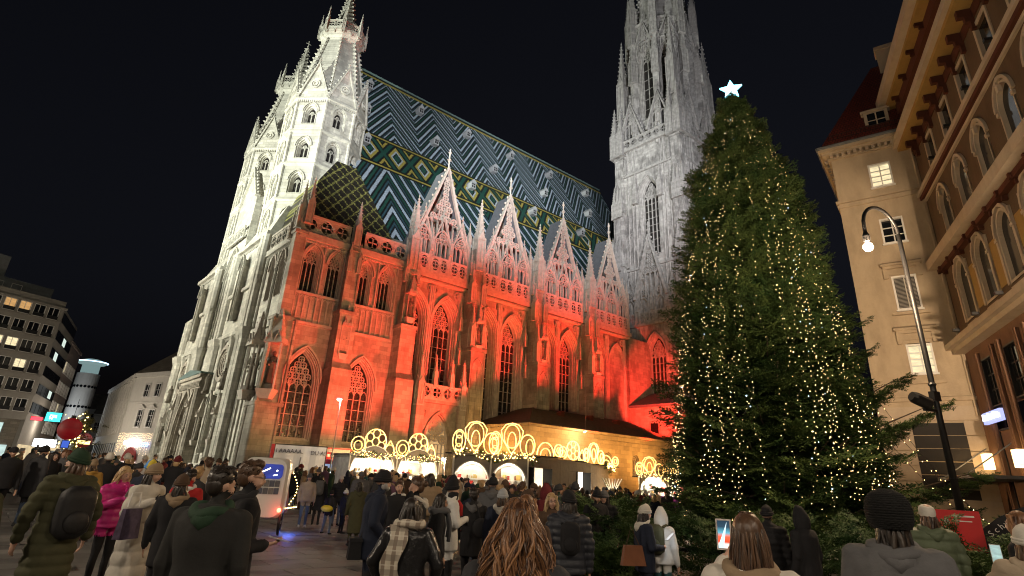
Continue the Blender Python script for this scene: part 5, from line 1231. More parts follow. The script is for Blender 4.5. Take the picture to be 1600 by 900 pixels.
def xmas_tree():
    rng = random.Random(11)
    t = thing('christmas_tree', 'very tall dense christmas tree hung with warm fairy lights', 'christmas tree', (TP.x, TP.y, TZ))
    b = MB(); b.lathe([(.30, -.1), (.27, 1.5), (.2, 7), (.1, 12), (.03, TH+.1)], 10); ob('trunk', b.mesh('trunk', BARK), t)
    items = []; br = MB(); z = .9
    while z < TH:
        R = tree_r(z); n = max(4, int(5+R*3.6)); a0 = rng.random()*6.3
        for i in range(n):
            a = a0+i*2*PI/n+rng.uniform(-.25, .25); zz = z+rng.uniform(-.22, .22); L = R*rng.choice((.80, .88, .94, .98, 1.0, 1.04, 1.12) if z < 13 else (.82, .92, 1.0)); u = z/TH
            dr = -.10+.55*u+rng.uniform(-.1, .1)                # tips rise towards the top
            D = Vector((math.cos(a), math.sin(a), 0)); sag = .10*L
            pt = lambda s: D*(L*s)+Vector((0, 0, zz+dr*L*s-sag*math.sin(s*PI)*1.0+.16*L*s**3))
            if L > .5: br.tube([pt(0), pt(.4), pt(.75), pt(.97)], [.035*L**.5, .026*L**.5, .018, .008], 4)
            s = .34 if L > 1.2 else .1
            while s < 1.0:
                p = pt(s); sl = min(1.15, max(.5, .62*L*(1.15-s)+.45))
                for k in range(2 if s < .85 else 1):
                    yaw = a+(rng.uniform(.25, .95)*(1 if k else -1) if s < .85 else rng.uniform(-.2, .2)); pit = -dr*.8+rng.uniform(-.1, .28)-.18
                    mt = Matrix.Translation(p) @ Matrix.Rotation(yaw, 4, 'Z') @ Matrix.Rotation(pit, 4, 'Y') @ Matrix.Rotation(rng.uniform(-.6, .6), 4, 'X') @ Matrix.Scale(sl*rng.uniform(.85, 1.2), 4)
                    items.append((rng.randrange(5), mt))
                s += .17 if L > 1.5 else .3
        z += .36
    # a few long boughs low on the right that stick out of the outline
    for az_, zz, L, up in ((14, 3.2, 5.5, .12), (-14, 2.2, 5.7, 0), (4, 4.4, 5.0, .2), (-38, 3.6, 4.6, .1), (20, 6.4, 4.0, .25), (-4, 1.5, 5.6, -.05), (12, 5.4, 4.2, .26)):
        a = rad(az_); D = Vector((math.cos(a), math.sin(a), 0)); pt = lambda s: D*(L*s)+Vector((0, 0, zz+up*L*s+.10*L*s**3-.08*L*math.sin(s*PI)))
        br.tube([pt(0), pt(.5), pt(.97)], [.06, .04, .012], 5); s = .45
        while s < 1.0:
            for k in (-1, 0, 1):
                mt = Matrix.Translation(pt(s)) @ Matrix.Rotation(a+k*.75*(1.1-s*.5), 4, 'Z') @ Matrix.Rotation(-up-.15+rng.uniform(-.15, .2), 4, 'Y') @ Matrix.Rotation(rng.uniform(-.5, .5), 4, 'X') @ Matrix.Scale((1.15-s*.45)*rng.uniform(.85, 1.1), 4); items.append((rng.randrange(5), mt))
            s += .085
    tag(ob('bough', br.mesh('bough', BARK), t), kind='stuff')
    tag(ob('crown', scatter_mesh('crown', items, NEED), t), kind='stuff')
    # star
    st = thing('star_tree_topper', 'bright white five pointed star standing on the tip of the christmas tree', 'star', (TP.x, TP.y, TZ+TH+.28), rad(-23))
    p = []
    for i in range(10):
        a = PI/2+i*PI/5; r = .46 if i % 2 == 0 else .21; p.append((r*math.cos(a), .42+r*math.sin(a)))
    b = MB(); n = len(p); b.add([(x, 0, z) for x, z in p]+[(0, -.1, .42), (0, .1, .42)], [(i, (i+1) % n, n) for i in range(n)]+[((i+1) % n, i, n+1) for i in range(n)])
    ob('star', b.mesh('star', emat('star_glow', (.72, .95, 1), 14)), st); b = MB(); b.strip([p[i] for i in range(n)], .03, -.05, .05, True); ob('rim', b.mesh('rim', emat('star_rim_glow', (.2, .75, .9), 5)), st); b = MB(); b.tube([(0,0,-.8),(0,0,.2)], .03, 6); ob('stem', b.mesh('stem', M['black']), st)
    pl = point('star_light', (0, 0, 0), 60, (.6, .95, 1), .3); pl.parent = st; pl.location = (0, -.5, .4)
    # light strings hanging from the tip down the crown
    wm = M['black']; bm = emat('fairy_bulb_glow', (1, .64, .26), 8, False); bc = emat('cool_fairy_bulb_glow', (.5, .75, 1), 14, False)
    names = ['front', 'left', 'right', 'rear']
    for i in range(54):
        a = PI-.55+(PI+1.1)*i/53+rng.uniform(-.05, .05); zb = rng.uniform(1.0, 2.2); pts = []; zt = TH-.25-rng.random()*1.2
        n = 92; w = 0
        for j in range(n):
            u = j/(n-1); z = zt+(zb-zt)*u**.92; w += rng.uniform(-.035, .035); r = tree_r(z)*1.0+.03+rng.uniform(-.12, .14)*min(1, tree_r(z))+.16*(z/TH)
            pts.append(Vector((r*math.cos(a+w), r*math.sin(a+w), z)))
        o = thing('fairy_light_string', 'string of warm fairy lights hanging down the christmas tree', 'light string', (TP.x, TP.y, TZ), 0, 'fairy light strings on the christmas tree')
        b = MB(); b.tube(pts, .006, 3); ob('cable', b.mesh('cable', wm), o)
        b = MB(); b.mi = 0
        for j, q in enumerate(pts):
            if rng.random() < .08: continue
            b.mi = 1 if rng.random() < .035 else 0; s = rng.uniform(.009, .0150)*(1.6 if rng.random() < .06 else 1); b.oct(q.x, q.y, q.z, s)
        tag(ob('bulbs', b.mesh('bulbs', [bm, bc]), o), kind='stuff')
    # strings stretched from the tree to the ground on the right
    for i, (a, r2) in enumerate(((-.42, 6.0), (-.25, 6.3), (-.10, 6.2))):
        pts = [Vector((2.4*math.cos(a), 2.4*math.sin(a), 6.5-i*.5)).lerp(Vector((r2*math.cos(a-.2), r2*math.sin(a-.2), .4)), j/22)+Vector((0, 0, -.5*math.sin(j/22*PI))) for j in range(23)]
        o = thing('fairy_light_string', 'loose string of fairy lights slanting from tree to hedge, %s of three' % ('left', 'middle', 'right')[i], 'light string', (TP.x, TP.y, TZ), 0, 'slanting fairy light strings')
        b = MB(); b.tube(pts, .008, 3); ob('cable', b.mesh('cable', wm), o); b = MB(); [b.oct(q.x, q.y, q.z, .016) for q in pts]; tag(ob('bulbs', b.mesh('bulbs', [bm]), o), kind='stuff')
    # the fir hedge round its foot
    def hedge(name, label, path, hgt, dep):
        its = []; 
        o = thing(name, label, 'hedge', (path[0].x, path[0].y, gz(path[0].x)))
        fb = MB()
        for i in range(len(path)-1):
            A, B = path[i]-path[0], path[i+1]-path[0]; n = int((B-A).length/.16)+1; dv = (B-A).normalized(); nv = Vector((dv.y, -dv.x, 0))
            for j in range(n):
                p = A.lerp(B, j/n)
                for k in range(9):
                    z = rng.uniform(.05, hgt); off = rng.uniform(-dep, dep); ya = math.atan2(nv.y, nv.x)+(PI if off < 0 else 0)+rng.uniform(-.9, .9)
                    mt = Matrix.Translation(p+nv*off*.6+Vector((0, 0, z))) @ Matrix.Rotation(ya, 4, 'Z') @ Matrix.Rotation(rng.uniform(-.6, .55), 4, 'Y') @ Matrix.Rotation(rng.uniform(-.8, .8), 4, 'X') @ Matrix.Scale(rng.uniform(.40, .72), 4); its.append((rng.randrange(5), mt))
            fb.tube([A+Vector((0,0,hgt*.6)), B+Vector((0,0,hgt*.6))], .03, 5); fb.tube([A+Vector((0,0,hgt*.25)), B+Vector((0,0,hgt*.25))], .03, 5); fb.tube([A+Vector((0,0,-.1)), A+Vector((0,0,hgt*.85))], .035, 5)
        ob('rail', fb.mesh('rail', M['black']), o); tag(ob('foliage', scatter_mesh('foliage', its, NEED), o), kind='stuff')
    P = lambda a, r: pol(a, r)
    hedge('fir_hedge', 'clipped fir branch hedge ringing the foot of the christmas tree, nearest the white hat', [P(8.8, 17), P(9.5, 12.8), P(14, 11.6), P(19, 11.3), P(24, 11.4), P(29, 12.2)], 1.36, .45)
    hedge('fir_hedge', 'fir branch hedge running in front of the lamp base at the right', [P(29.6, 12.2), P(33.5, 12.4), P(38, 13.4), P(41.0, 16)], 1.5, .45)
xmas_tree()

# ---------------------------------------------------------------- christmas market
GOLD = emat('rope_light_glow', (1, .60, .16), 4.2, True)
def ring_ball(b, x, z, r):
    b.circ(x, z, r, .042, -.025, .025, 28); q = r*.33
    b.circ(x, z, q, .032, -.02, .02, 14)
    for k in range(6): b.circ(x+r*.64*math.cos(k*PI/3+.5), z+r*.64*math.sin(k*PI/3+.5), q, .032, -.02, .02, 14)
def ell_ring(b, x, z, rx, rz, w=.036, n=26): b.strip([(x+rx*math.cos(i*2*PI/n), z+rz*math.sin(i*2*PI/n)) for i in range(n)], w, -.03, .03, True)
def ornament(kind, size, loc, rz, label):
    t = thing('light_ornament', label, 'light ornament', loc, rz, 'glowing bauble outlines on the stall roofs'); s = size
    def part(fn): b = MB(); fn(b); ob('rope_light', b.mesh('rope_light', GOLD), t)
    if kind == 'ball':
        part(lambda b: ring_ball(b, 0, .50*s, .50*s))
        part(lambda b: (b.circ(-.78*s, .34*s, .31*s, .042, -.025, .025, 22), b.circ(-.78*s, .30*s, .18*s, .032, -.02, .02, 16)))
        part(lambda b: (b.strip([(.42*s, .02), (.52*s, .34*s), (.70*s, .58*s), (.88*s, .34*s), (.98*s, .02)], .042, -.025, .025, True), b.circ(.70*s, .22*s, .2*s, .032, -.02, .02, 14)))
    elif kind == 'drop':
        part(lambda b: (b.strip([(0, .0), (-.36*s, .55*s), (-.42*s, .86*s), (-.25*s, 1.08*s), (0, 1.14*s), (.25*s, 1.08*s), (.42*s, .86*s), (.36*s, .55*s)], .042, -.025, .025, True), ell_ring(b, 0, .66*s, .30*s, .42*s), ell_ring(b, 0, .45*s, .16*s, .36*s)))
        part(lambda b: (ell_ring(b, -.62*s, .40*s, .24*s, .40*s, .042), ell_ring(b, -.62*s, .40*s, .12*s, .2*s), b.circ(-.62*s, .62*s, .12*s, .03, -.02, .02), b.circ(-.62*s, .18*s, .12*s, .03, -.02, .02)))
        part(lambda b: (ell_ring(b, .60*s, .36*s, .28*s, .38*s, .042), ell_ring(b, .68*s, .30*s, .14*s, .28*s)))
    else:
        part(lambda b: (b.strip([(-.5*s+.5*s*(1-math.cos(i*PI/12)), .55*s*math.sin(i*PI/12)) for i in range(13)], .042, -.025, .025), b.strip([(-.3*s+.3*s*(1-math.cos(i*PI/12)), .3*s*math.sin(i*PI/12)) for i in range(13)], .032, -.02, .02)))
        part(lambda b: (b.circ(.8*s, .26*s, .26*s, .042, -.025, .025, 18), b.circ(.8*s, .26*s, .12*s, .03, -.02, .02, 12)))
    b = MB(); b.box(-1.1*s, 1.1*s, -.03, .03, -.1, -.03); [b.box(x*s-.02, x*s+.02, -.02, .02, -.1, .06) for x in (-.78, 0, .7)]; ob('stand', b.mesh('stand', M['black']), t)
    p = point('rope_light_lamp', (0, 0, 0), 620*s, (1, .60, .22), .3); p.parent = t; p.location = (0, 1.2, .5*s)
    return t
GARL = emat('garland_bulb_glow', (1, .62, .2), 11, True)
def garland(L, loc, rz, label):
    rng = random.Random(int(L*100)); its = []; b = MB()
    t = thing('fir_garland', label, 'garland', loc, rz, 'lit fir garlands along the stall eaves')
    for i in range(int(L*16)):
        x = rng.uniform(0, L); mt = Matrix.Translation((x, rng.uniform(-.1, .05), .1*math.sin(x*2.3)+rng.uniform(-.12, .12))) @ Matrix.Rotation(rng.uniform(0, 6.28), 4, 'Z') @ Matrix.Rotation(rng.uniform(-1.2, 1.2), 4, 'Y') @ Matrix.Scale(rng.uniform(.22, .34), 4); its.append((rng.randrange(5), mt))
    tag(ob('foliage', scatter_mesh('foliage', its, NEED), t), kind='stuff')
    for i in range(int(L*26)):
        x = rng.uniform(0, L); b.oct(x, -.22+rng.uniform(-.06, .1), .1*math.sin(x*2.3)+rng.uniform(-.2, .2), rng.uniform(.018, .034))
    tag(ob('bulbs', b.mesh('bulbs', GARL), t), kind='stuff')
def stall(label, loc, rz, L, n, H=2.7, red=False):
    """open counter stall with arched fronts"""
    t = thing('market_stall', label, 'market stall', loc, rz, 'christmas market stalls'); c = L/n; gm = mat('grey_stall_panel', (.20, .18, .16), .6, var=.2)
    b = MB(); hol = [arch(c*.95, 1.55, .98, .53, 8, (i+.5)*c) for i in range(n)]
    b.prism([(0, 0), (L, 0), (L, H), (0, H)], 0, .06, hol); ob('front_panel', b.mesh('front_panel', gm), t)
    for i in range(n+1): p = MB(); p.tube([(i*c, -.06, -.3), (i*c, -.06, H+.05)], .05, 8); ob('post', p.mesh('post', M['wht']), t)
    for i in range(n):
        w = MB(); w.strip(arch(c*.95, 1.55, .98, .53, 8, (i+.5)*c), .05, -.05, 0); ob('arch_trim', w.mesh('arch_trim', M['wht']), t)
        fs = MB(); pr = arch(c*.92, 1.55, 1.55, .53, 8, 0); fs.add([(x, .0, z) for x, z in pr]+[(x*.9, 1.4, z*.75+.5) for x, z in pr], [(k, k+1, k+1+len(pr), k+len(pr)) for k in range(len(pr)-1)]); ob('vault', fs.mesh('vault', mat('stall_vault', (.45, .43, .40), .6)), t, ((i+.5)*c, .06, 0))
    b = MB(); b.box(-.1, L+.1, -.15, 2.6, H, H+.12); b.box(0, L, .06, 2.5, -.3, .02); ob('roof', b.mesh('roof', gm), t)
    b = MB(); b.box(.05, L-.05, 2.4, 2.5, 0, H); b.box(0, .06, .06, 2.4, 0, H); b.box(L-.06, L, .06, 2.4, 0, H); ob('back_wall', b.mesh('back_wall', mat('stall_back', (.75, .70, .62) if not red else (.62, .10, .06), .6, var=.5, scale=2.5)), t)
    b = MB(); b.box(0, L, -.25, .55, .92, .99); ob('counter', b.mesh('counter', M['wood']), t)
    s = MB(); g2 = random.Random(int(L*77)+n); s.mi = 0
    for k in range(70):
        s.mi = g2.randrange(4); x = g2.uniform(.2, L-.2); z = g2.choice((1.0, 1.35, 1.7)); q = g2.uniform(.05, .11); s.box(x-q, x+q, 2.1, 2.3, z, z+g2.uniform(.1, .28))
    s.mi = 0; s.box(.1, L-.1, 2.0, 2.4, 1.30, 1.34); s.box(.1, L-.1, 2.0, 2.4, 1.65, 1.69)
    tag(ob('wares', s.mesh('wares', [M['wht'], mat('red_ware', (.5, .03, .02), .5), mat('gold_ware', (.6, .4, .1), .4), M['wood']]), t), kind='stuff')
    for i in range(n):
        l = MB(); l.box(-.45, .45, -.06, .06, -.05, 0); la = ob('strip_lamp', l.mesh('strip_lamp', emat('stall_lamp_glow', (1, .88, .68), 30)), t, ((i+.5)*c, .7, H-.12))
        p = point('stall_light', (0, 0, 0), 520, (1, .82, .58), .25); p.parent = t; p.location = ((i+.5)*c, .55, H-.35)
    return t
def orn_row(ps, rz):
    for kind, s, loc, lab in ps: ornament(kind, s, loc, rz, lab)
# left stall, along the chapel
p0 = church(18.3, 37.0); rz = CH; z0 = gz(p0.x)
stall('left market stall with two lit white arches under a garland', (p0.x, p0.y, z0), rz, 7.0, 2, 2.62)
garland(7.4, (p0.x, p0.y, z0+2.72), rz, 'fir garland with bulbs along the left stall eaves')
for d, lab in ((1.9, 'glowing bauble trio at the far left, with a ball of seven rings'), (5.3, 'glowing bauble trio right of the far left one, above the second arch')):
    q = church(18.3+d, 37.3); ornament('ball', 1.62, (q.x, q.y, z0+2.78), rz, lab)
# middle stall, nearer
a0, a1 = pol(-4.6, 32.5), pol(2.3, 32.5); dv = a1-a0; rz2 = math.atan2(dv.y, dv.x); z1 = gz(a0.x)
stall('middle market stall with pillars, two arches and red goods inside', (a0.x, a0.y, z1), rz2, dv.length, 2, 2.8, True)
garland(dv.length+.5, (a0.x, a0.y, z1+2.86), rz2, 'fir garland with bulbs along the middle stall eaves')
for u, lab in ((.27, 'tall glowing drop bauble left of its twin over the middle stall'), (.77, 'tall glowing drop bauble at the right end of the middle stall')):
    q = a0.lerp(a1, u); ornament('drop', 1.42, (q.x, q.y+.3, z1+2.95), rz2, lab)
# pavilion of boards with two lit hatches, running back from the middle stall
b0, b1 = a1+Vector((.25, .1, 0)), pol(9.7, 45); dv = b1-b0; rz3 = math.atan2(dv.y, dv.x); LL = dv.length
def pavilion():
    t = thing('board_pavilion', 'long plain board market pavilion with two glowing hatches', 'market stall', (b0.x, b0.y, gz(b0.x)), rz3, 'christmas market stalls')
    lit = emat('hatch_glow', (1, .80, .55), 2.6, var=1.1); lit2 = emat('hatch_glow_bright', (1, .88, .70), 4.2, var=.6)
    n = 10; w = LL/n
    for i in range(n):
        for z, h in ((-.3, 1.43), (2.42, .5)):
            b = MB(); b.box(i*w+.01, (i+1)*w-.01, 0, .06, z, z+h); ob('board', b.mesh('board', M['wood']), t)
        if i not in (0, 1, 5, 6): b = MB(); b.box(i*w+.01, (i+1)*w-.01, 0, .06, 1.14, 2.41); ob('board', b.mesh('board', M['wood']), t)
    for i0, m in ((0, lit), (5, lit2)):
        b = MB(); b.box(i0*w+.15, (i0+2)*w-.1, .5, .55, 1.1, 2.44); ob('hatch', b.mesh('hatch', m), t); b = MB()
        for x in (i0*w+.1, (i0+2)*w-.08): b.box(x-.04, x+.04, -.06, .5, 1.1, 2.44)
        b.box(i0*w, (i0+2)*w, -.2, .5, 1.04, 1.12); ob('hatch_frame', b.mesh('hatch_frame', M['black']), t)
    b = MB(); b.box(-.05, LL, .0, 2.6, 2.93, 3.02); b.box(0, LL, 2.5, 2.6, -.3, 2.93); ob('roof', b.mesh('roof', M['wood']), t)
pavilion()
for u, k, s, lab in ((.13, 'arc', 1.25, 'low glowing arc bauble over the first pavilion hatch'), (.46, 'ball', 1.12, 'glowing ball of seven rings in the middle of the pavilion roof'), (.76, 'drop', 1.15, 'glowing drop bauble near the far end of the pavilion'), (.97, 'arc', 1.2, 'glowing arc bauble at the far pavilion corner')):
    q = b0.lerp(b1, u); ornament(k, s, (q.x, q.y+.2, gz(q.x)+3.12), rz3*.6, lab)
q = pol(9.3, 43.5); garland(2.0, (q.x, q.y, gz(q.x)+2.95), rz3, 'short fir garland at the far pavilion corner')
def fan_post():
    c = pol(10.0, 43.5); t = thing('fan_post', 'white fan shaped post at the far end of the pavilion', 'post', (c.x, c.y, gz(c.x)), rad(-10))
    b = MB(); b.tube([(0,0,-.2),(0,0,1.3)], .08, 6); ob('stem', b.mesh('stem', M['wht']), t)
    for i in range(7): b = MB(); x = (i-3)*.22; b.tube([(0,0,1.2),(x*.5,0,1.7),(x,0,2.25)], .035, 5); ob('rib', b.mesh('rib', M['wht']), t)
    p = point('post_light', (0,0,0), 60, (1,.85,.6), .1); p.parent = t; p.location = (0,-.6,1.4)
fan_post()
c0, c1 = pol(12.4, 46), pol(17.5, 46); dv = c1-c0; rz4 = math.atan2(dv.y, dv.x)
stall('right hand market stall with purple cloth, partly behind the tree', (c0.x, c0.y, gz(c0.x)), rz4, dv.length, 2, 2.5)
b = MB(); b.box(.3, dv.length-.3, -.3, -.27, .55, 1.3); tag(ob('purple_cloth', b.mesh('purple_cloth', mat('purple_cloth', (.20, .03, .28), .7)), None, (c0.x, c0.y, gz(c0.x)), rz4), 'purple cloth hung from the counter of the right hand stall', 'cloth')
garland(dv.length, (c0.x, c0.y, gz(c0.x)+2.5), rz4, 'fir garland along the stall beside the tree')
for u, lab in ((.2, 'glowing drop bauble left of the tree, over the right hand stall'), (.72, 'glowing drop bauble half hidden by the tree')):
    q = c0.lerp(c1, u); ornament('drop', 1.15, (q.x, q.y+.2, gz(q.x)+2.6), rz4, lab)
# flood lamp by the left stall, lamp over the annex, thin lamp post before the chapel
def small_lamp(label, loc, h, e, hang=False, col=(1, .9, .75)):
    t = thing('lamp_post' if not hang else 'hanging_lamp', label, 'lamp', loc)
    b = MB(); b.lathe([(.05, -.2), (.035, h)], 8) if not hang else b.tube([(0, 0, h), (0, 0, h+5)], .012, 4); ob('pole' if not hang else 'cable', b.mesh('pole', mat('grey_metal', (.3, .3, .3), .4, .6)), t)
    b = MB(); b.box(-.25, .1, -.1, .1, h, h+.08); ob('housing', b.mesh('housing', M['slate']), t); b = MB(); b.smooth = True; b.ell((-.1, 0, h-.03), (.13, .1, .07), 10, 6); ob('bulb', b.mesh('bulb', emat('white_lamp_glow', (1, .95, .85), 40)), t)
    p = point('lamp_light', (0,0,0), e, col, .1); p.parent = t; p.location = (-.1, -.1, h-.2)
q = pol(-15.5, 38); small_lamp('thin grey lamp post with a bright head in front of the chapel window', (q.x, q.y, gz(q.x)), 5.7, 260)
q = pol(-5.4, 38); small_lamp('short lamp post glaring between left and middle stalls', (q.x, q.y, gz(q.x)), 2.7, 420)
q = church(46.5, 42.0); small_lamp('bright lamp hanging on a cable before the annex roof', (q.x, q.y, 0), 6.7, 420, True, (1, .72, .35))
# red kiosk and the banner with a bull drawing at the foot of the cathedral
def kiosk():
    c = church(15.5, 43.5); t = thing('red_kiosk', 'red kiosk with white lettering left of the first stall', 'kiosk', (c.x, c.y, gz(c.x)), rad(22)); rm = mat('red_paint', (.42, .015, .02), .45)
    b = MB(); b.box(0, 5.6, 0, 2, 2.3, 3.1); b.box(0, .9, .0, 2, -.3, 2.3); b.box(5.2, 5.6, 0, 2, -.3, 2.3); b.box(.9, 5.2, 1.9, 2, -.3, 2.3); ob('wall', b.mesh('wall', rm), t)
    b = MB(); b.box(1.2, 5.4, -.03, 0, 2.78, 3.0); ob('name_board', b.mesh('name_board', mat('pale_board', (.5, .38, .38), .6)), t); b = MB(); [b.box(2.3+i*.26, 2.3+i*.26+.2, -.03, 0, 2.46, 2.64) for i in range(9)]; tag(ob('text_line', b.mesh('text_line', M['wht']), t), kind='stuff')
    b = MB(); b.prism([(.25, .2), (.65, .2), (.75, 1.4), (.5, 2.1), (.3, 1.3)], -.02, 0); ob('emblem', b.mesh('emblem', M['wht']), t)
    b = MB(); b.box(1.2, 5, 1.6, 1.8, .8, 2.0); ob('screen', b.mesh('screen', emat('bluish_shop_glow', (.5, .65, 1), .8, var=1.5)), t)
    l = MB(); l.box(1.4, 2.0, .2, .3, 1.35, 1.5); l.box(2.4, 4.6, .2, .3, 1.35, 1.45); ob('lamp', l.mesh('lamp', emat('blue_white_glow', (.6, .78, 1), 14)), t)
kiosk()
def banner():
    c = pol(-18.2, 41); t = thing('bull_banner', 'white banner reading I AAAAAA, DU A! with a grey bull head, behind the rickshaw', 'banner', (c.x, c.y, gz(c.x)), rad(21))
    L = 3.1; b = MB()
    n = 16; b.add([(-L/2+L*i/n, .03*math.sin(i*1.3), z) for z in (.25, 2.95) for i in range(n+1)], [(i, i+1, i+n+2, i+n+1) for i in range(n)]); ob('cloth', b.mesh('cloth', mat('white_banner_cloth', (.62, .63, .66), .7, var=.05)), t)
    dk = mat('banner_ink', (.03, .03, .05), .7); text_obj('lettering', 'I AAAAAA,', .34, dk, t, (-.68, -.06, 2.5), (PI/2, 0, rad(0))); text_obj('lettering', 'DU A!', .34, dk, t, (1.05, -.06, 2.46))
    h = MB(); h.prism([(-.1, .3), (.55, .25), (1.05, 1.5), (1.25, 1.75), (.75, 1.6), (.1, 1.6), (-.35, 1.85), (-.2, 1.5)], -.05, -.04); h.strip([(.1, 1.6), (-.2, 1.9), (-.15, 2.4)], .13, -.055, -.045); h.strip([(.9, 1.62), (1.5, 1.9), (1.95, 1.6), (2.1, 2.0)], .13, -.055, -.045); h.v = [(x*.62+.15, y, z*.95) for x, y, z in h.v]; ob('bull_drawing', h.mesh('bull_drawing', mat('banner_grey_ink', (.22, .22, .25), .7)), t)
    b = MB(); [b.tube([(x, .06, -.3), (x, .06, 3.0)], .04, 6) for x in (-L/2, 0, L/2)]; b.tube([(-L/2,.06,2.98),(L/2,.06,2.98)], .03, 6); ob('frame', b.mesh('frame', M['black']), t)
banner()
def rickshaw():
    c = pol(-20.7, 18.0); t = thing('rickshaw', 'white rounded bicycle taxi with blue rear screen and photo cards, tail light glowing red', 'bicycle taxi', (c.x, c.y, gz(c.x)), rad(14)); wm = mat('white_shell', (.68, .66, .62), .35, var=.06, scale=2)
    prof = lambda w, h, r, z0: [(sx*(w/2-r)+r*math.cos(a)*1.0, (z0+h-r if k < 2 else z0+r)+r*math.sin(a)) for k, (sx, a0) in enumerate(((1, 0), (-1, PI/2), (-1, PI), (1, 1.5*PI))) for a in [a0+i*PI/8 for i in range(5)]]
    b = MB(); b.smooth = False; A = prof(1.16, 1.5, .2, .42); Bp = prof(1.02, 1.42, .22, .46); n = len(A)
    b.add([(x, -.05, z) for x, z in Bp]+[(x, .06, z) for x, z in A]+[(x*1.0, .75, z) for x, z in A]+[(x*.9, 1.3, .42+(z-.42)*.96) for x, z in A], [(i+k*n, (i+1) % n+k*n, (i+1) % n+(k+1)*n, i+(k+1)*n) for k in range(3) for i in range(n)]+[tuple(range(n))[::-1]]); ob('shell', b.mesh('shell', wm), t)
    b = MB(); P = prof(.86, .36, .09, 1.40); b.prism(P, -.075, -.052); sc = ob('screen', b.mesh('screen', emat('blue_screen_glow', (.03, .06, .42), 1.1, var=3)), t); b = MB(); b.strip([(-.2, 1.5), (.1, 1.66)], .025, -.085, -.076); b.oct(-.25, -.08, 1.66, .02); b.oct(.28, -.08, 1.6, .025); b.strip([(.2, 1.48), (.3, 1.5)], .02, -.085, -.076); ob('screen_streak', b.mesh('screen_streak', emat('white_sign', (.95, .97, 1), 7)), sc)
    pc = [mat('photo_card_%d' % k, c3, .5, var=.7, scale=14) for k, c3 in enumerate(((.10, .10, .11), (.16, .15, .14), (.08, .09, .12)))]
    for j in range(2):
        for i in range(6): b = MB(); b.box(-.06, .06, -.068, -.052, 0, .155); ob('photo_card', b.mesh('photo_card', pc[(i+j) % 3]), t, (-.34+i*.136, 0, 1.02+j*.185))
    b = MB(); b.ell((.50, -.05, .64), (.055, .03, .055), 10, 6); ob('tail_light', b.mesh('tail_light', emat('tail_glow', (1, .06, .03), 22)), t); p = point('tail_lamp', (0,0,0), 2.5, (1, .06, .03), .05); p.parent = t; p.location = (.5, -.25, .6)
    for x in (-.5, .55):
        w = MB(); w.tube([(0, .29*math.cos(i*PI/10), .29*math.sin(i*PI/10)) for i in range(20)], .035, 6, True); wo = ob('wheel', w.mesh('wheel', M['black']), t, (x, .28, .33)); s = MB(); [s.tube([(0,0,0),(0,.28*math.cos(i*PI/5),.28*math.sin(i*PI/5))], .006, 3) for i in range(10)]; s.lathe([(.04,-.04),(.04,.04)], 8); ob('spokes', s.mesh('spokes', mat('grey_metal', (.3, .3, .3), .4, .6)), wo)
    h = MB(); h.add([(.6*math.cos(a), .75+dy, .55+1.25*math.sin(a)*.98) for dy in (0, .35, .7) for a in [PI*i/8 for i in range(5)]], [(r*5+i, r*5+i+1, r*5+i+6, r*5+i+5) for r in range(2) for i in range(4)]); ob('hood', h.mesh('hood', mat('dark_red_hood', (.13, .012, .02), .7)), t)
    l = MB(); [l.oct(.64+.14*math.sin(i/9*PI), .75+.1*i, 1.55-i*.085, .02) for i in range(11)]; [l.oct(.62+.03*i, .5+.12*i, .66, .02) for i in range(8)]; tag(ob('bulbs', l.mesh('bulbs', GARL), t), kind='stuff')
    f = MB(); f.tube([(0, 1.3, .5), (0, 2.1, .5), (0, 2.3, 1.0)], .03, 6); f.tube([(-.28, 2.3, 1.02), (.28, 2.3, 1.02)], .02, 6); f.box(-.1, .1, 1.75, 2.0, .85, .92); ob('frame', f.mesh('frame', M['black']), t)
    p = point('under_glow', (0,0,0), 16, (.1, .2, 1), .1); p.parent = t; p.location = (.75, 1.0, .25)
rickshaw()
def right_bits():
    c = pol(36.0, 13.0); t = thing('red_info_sign', 'red tilted notice board beside the lamp base, with white emblem and lines', 'sign', (c.x, c.y, gz(c.x)), rad(-36)); 
    b = MB(); b.box(-.30, .30, -.02, .02, 1.12, 1.72); ob('board', b.mesh('board', mat('bright_red_board', (.55, .012, .012), .45, var=.08)), t)
    b = MB(); b.tube([(0,.05,-.2),(0,.05,1.6)], .03, 6); ob('post', b.mesh('post', M['black']), t)
    text_obj('emblem', 'e', .2, M['wht'], t, (-.17, -.03, 1.50)); b = MB(); b.box(-.08, .22, -.03, -.02, 1.62, 1.645); b.box(-.04, .18, -.03, -.02, 1.55, 1.565); ob('text_line', b.mesh('text_line', M['wht']), t)
    c = pol(43.3, 13.6); t = thing('arched_shelter', 'dark arched shelter with white lettering along its rim, bottom right corner', 'shelter', (c.x, c.y, gz(c.x)), rad(-43))
    b = MB(); R = 2.0; pts = [(R*math.cos(a), -.12+R*math.sin(a)) for a in [rad(12+i*8) for i in range(20)]]; b.strip(pts, .26, -.06, .06); ob('rim', b.mesh('rim', M['black']), t)
    b = MB(); b.add([(x*.94, y, -.12+(z+.12)*.94) for y in (0, 2.2) for x, z in pts], [(i, i+1, i+21, i+20) for i in range(19)]); ob('vault', b.mesh('vault', mat('grey_vault', (.30, .28, .26), .6)), t)
    s = 'Club der Schweiz / Swiss Club'
    for i, ch in enumerate(s):
        if ch == ' ': continue
        a = rad(157-i*2.9); o = text_obj('lettering', ch, .13, M['wht'], t, (1.97*math.cos(a), -.075, -.12+1.97*math.sin(a))); o.rotation_euler = (Matrix.Rotation(PI/2-a, 4, 'Y') @ Matrix.Rotation(PI/2, 4, 'X')).to_euler()
right_bits()

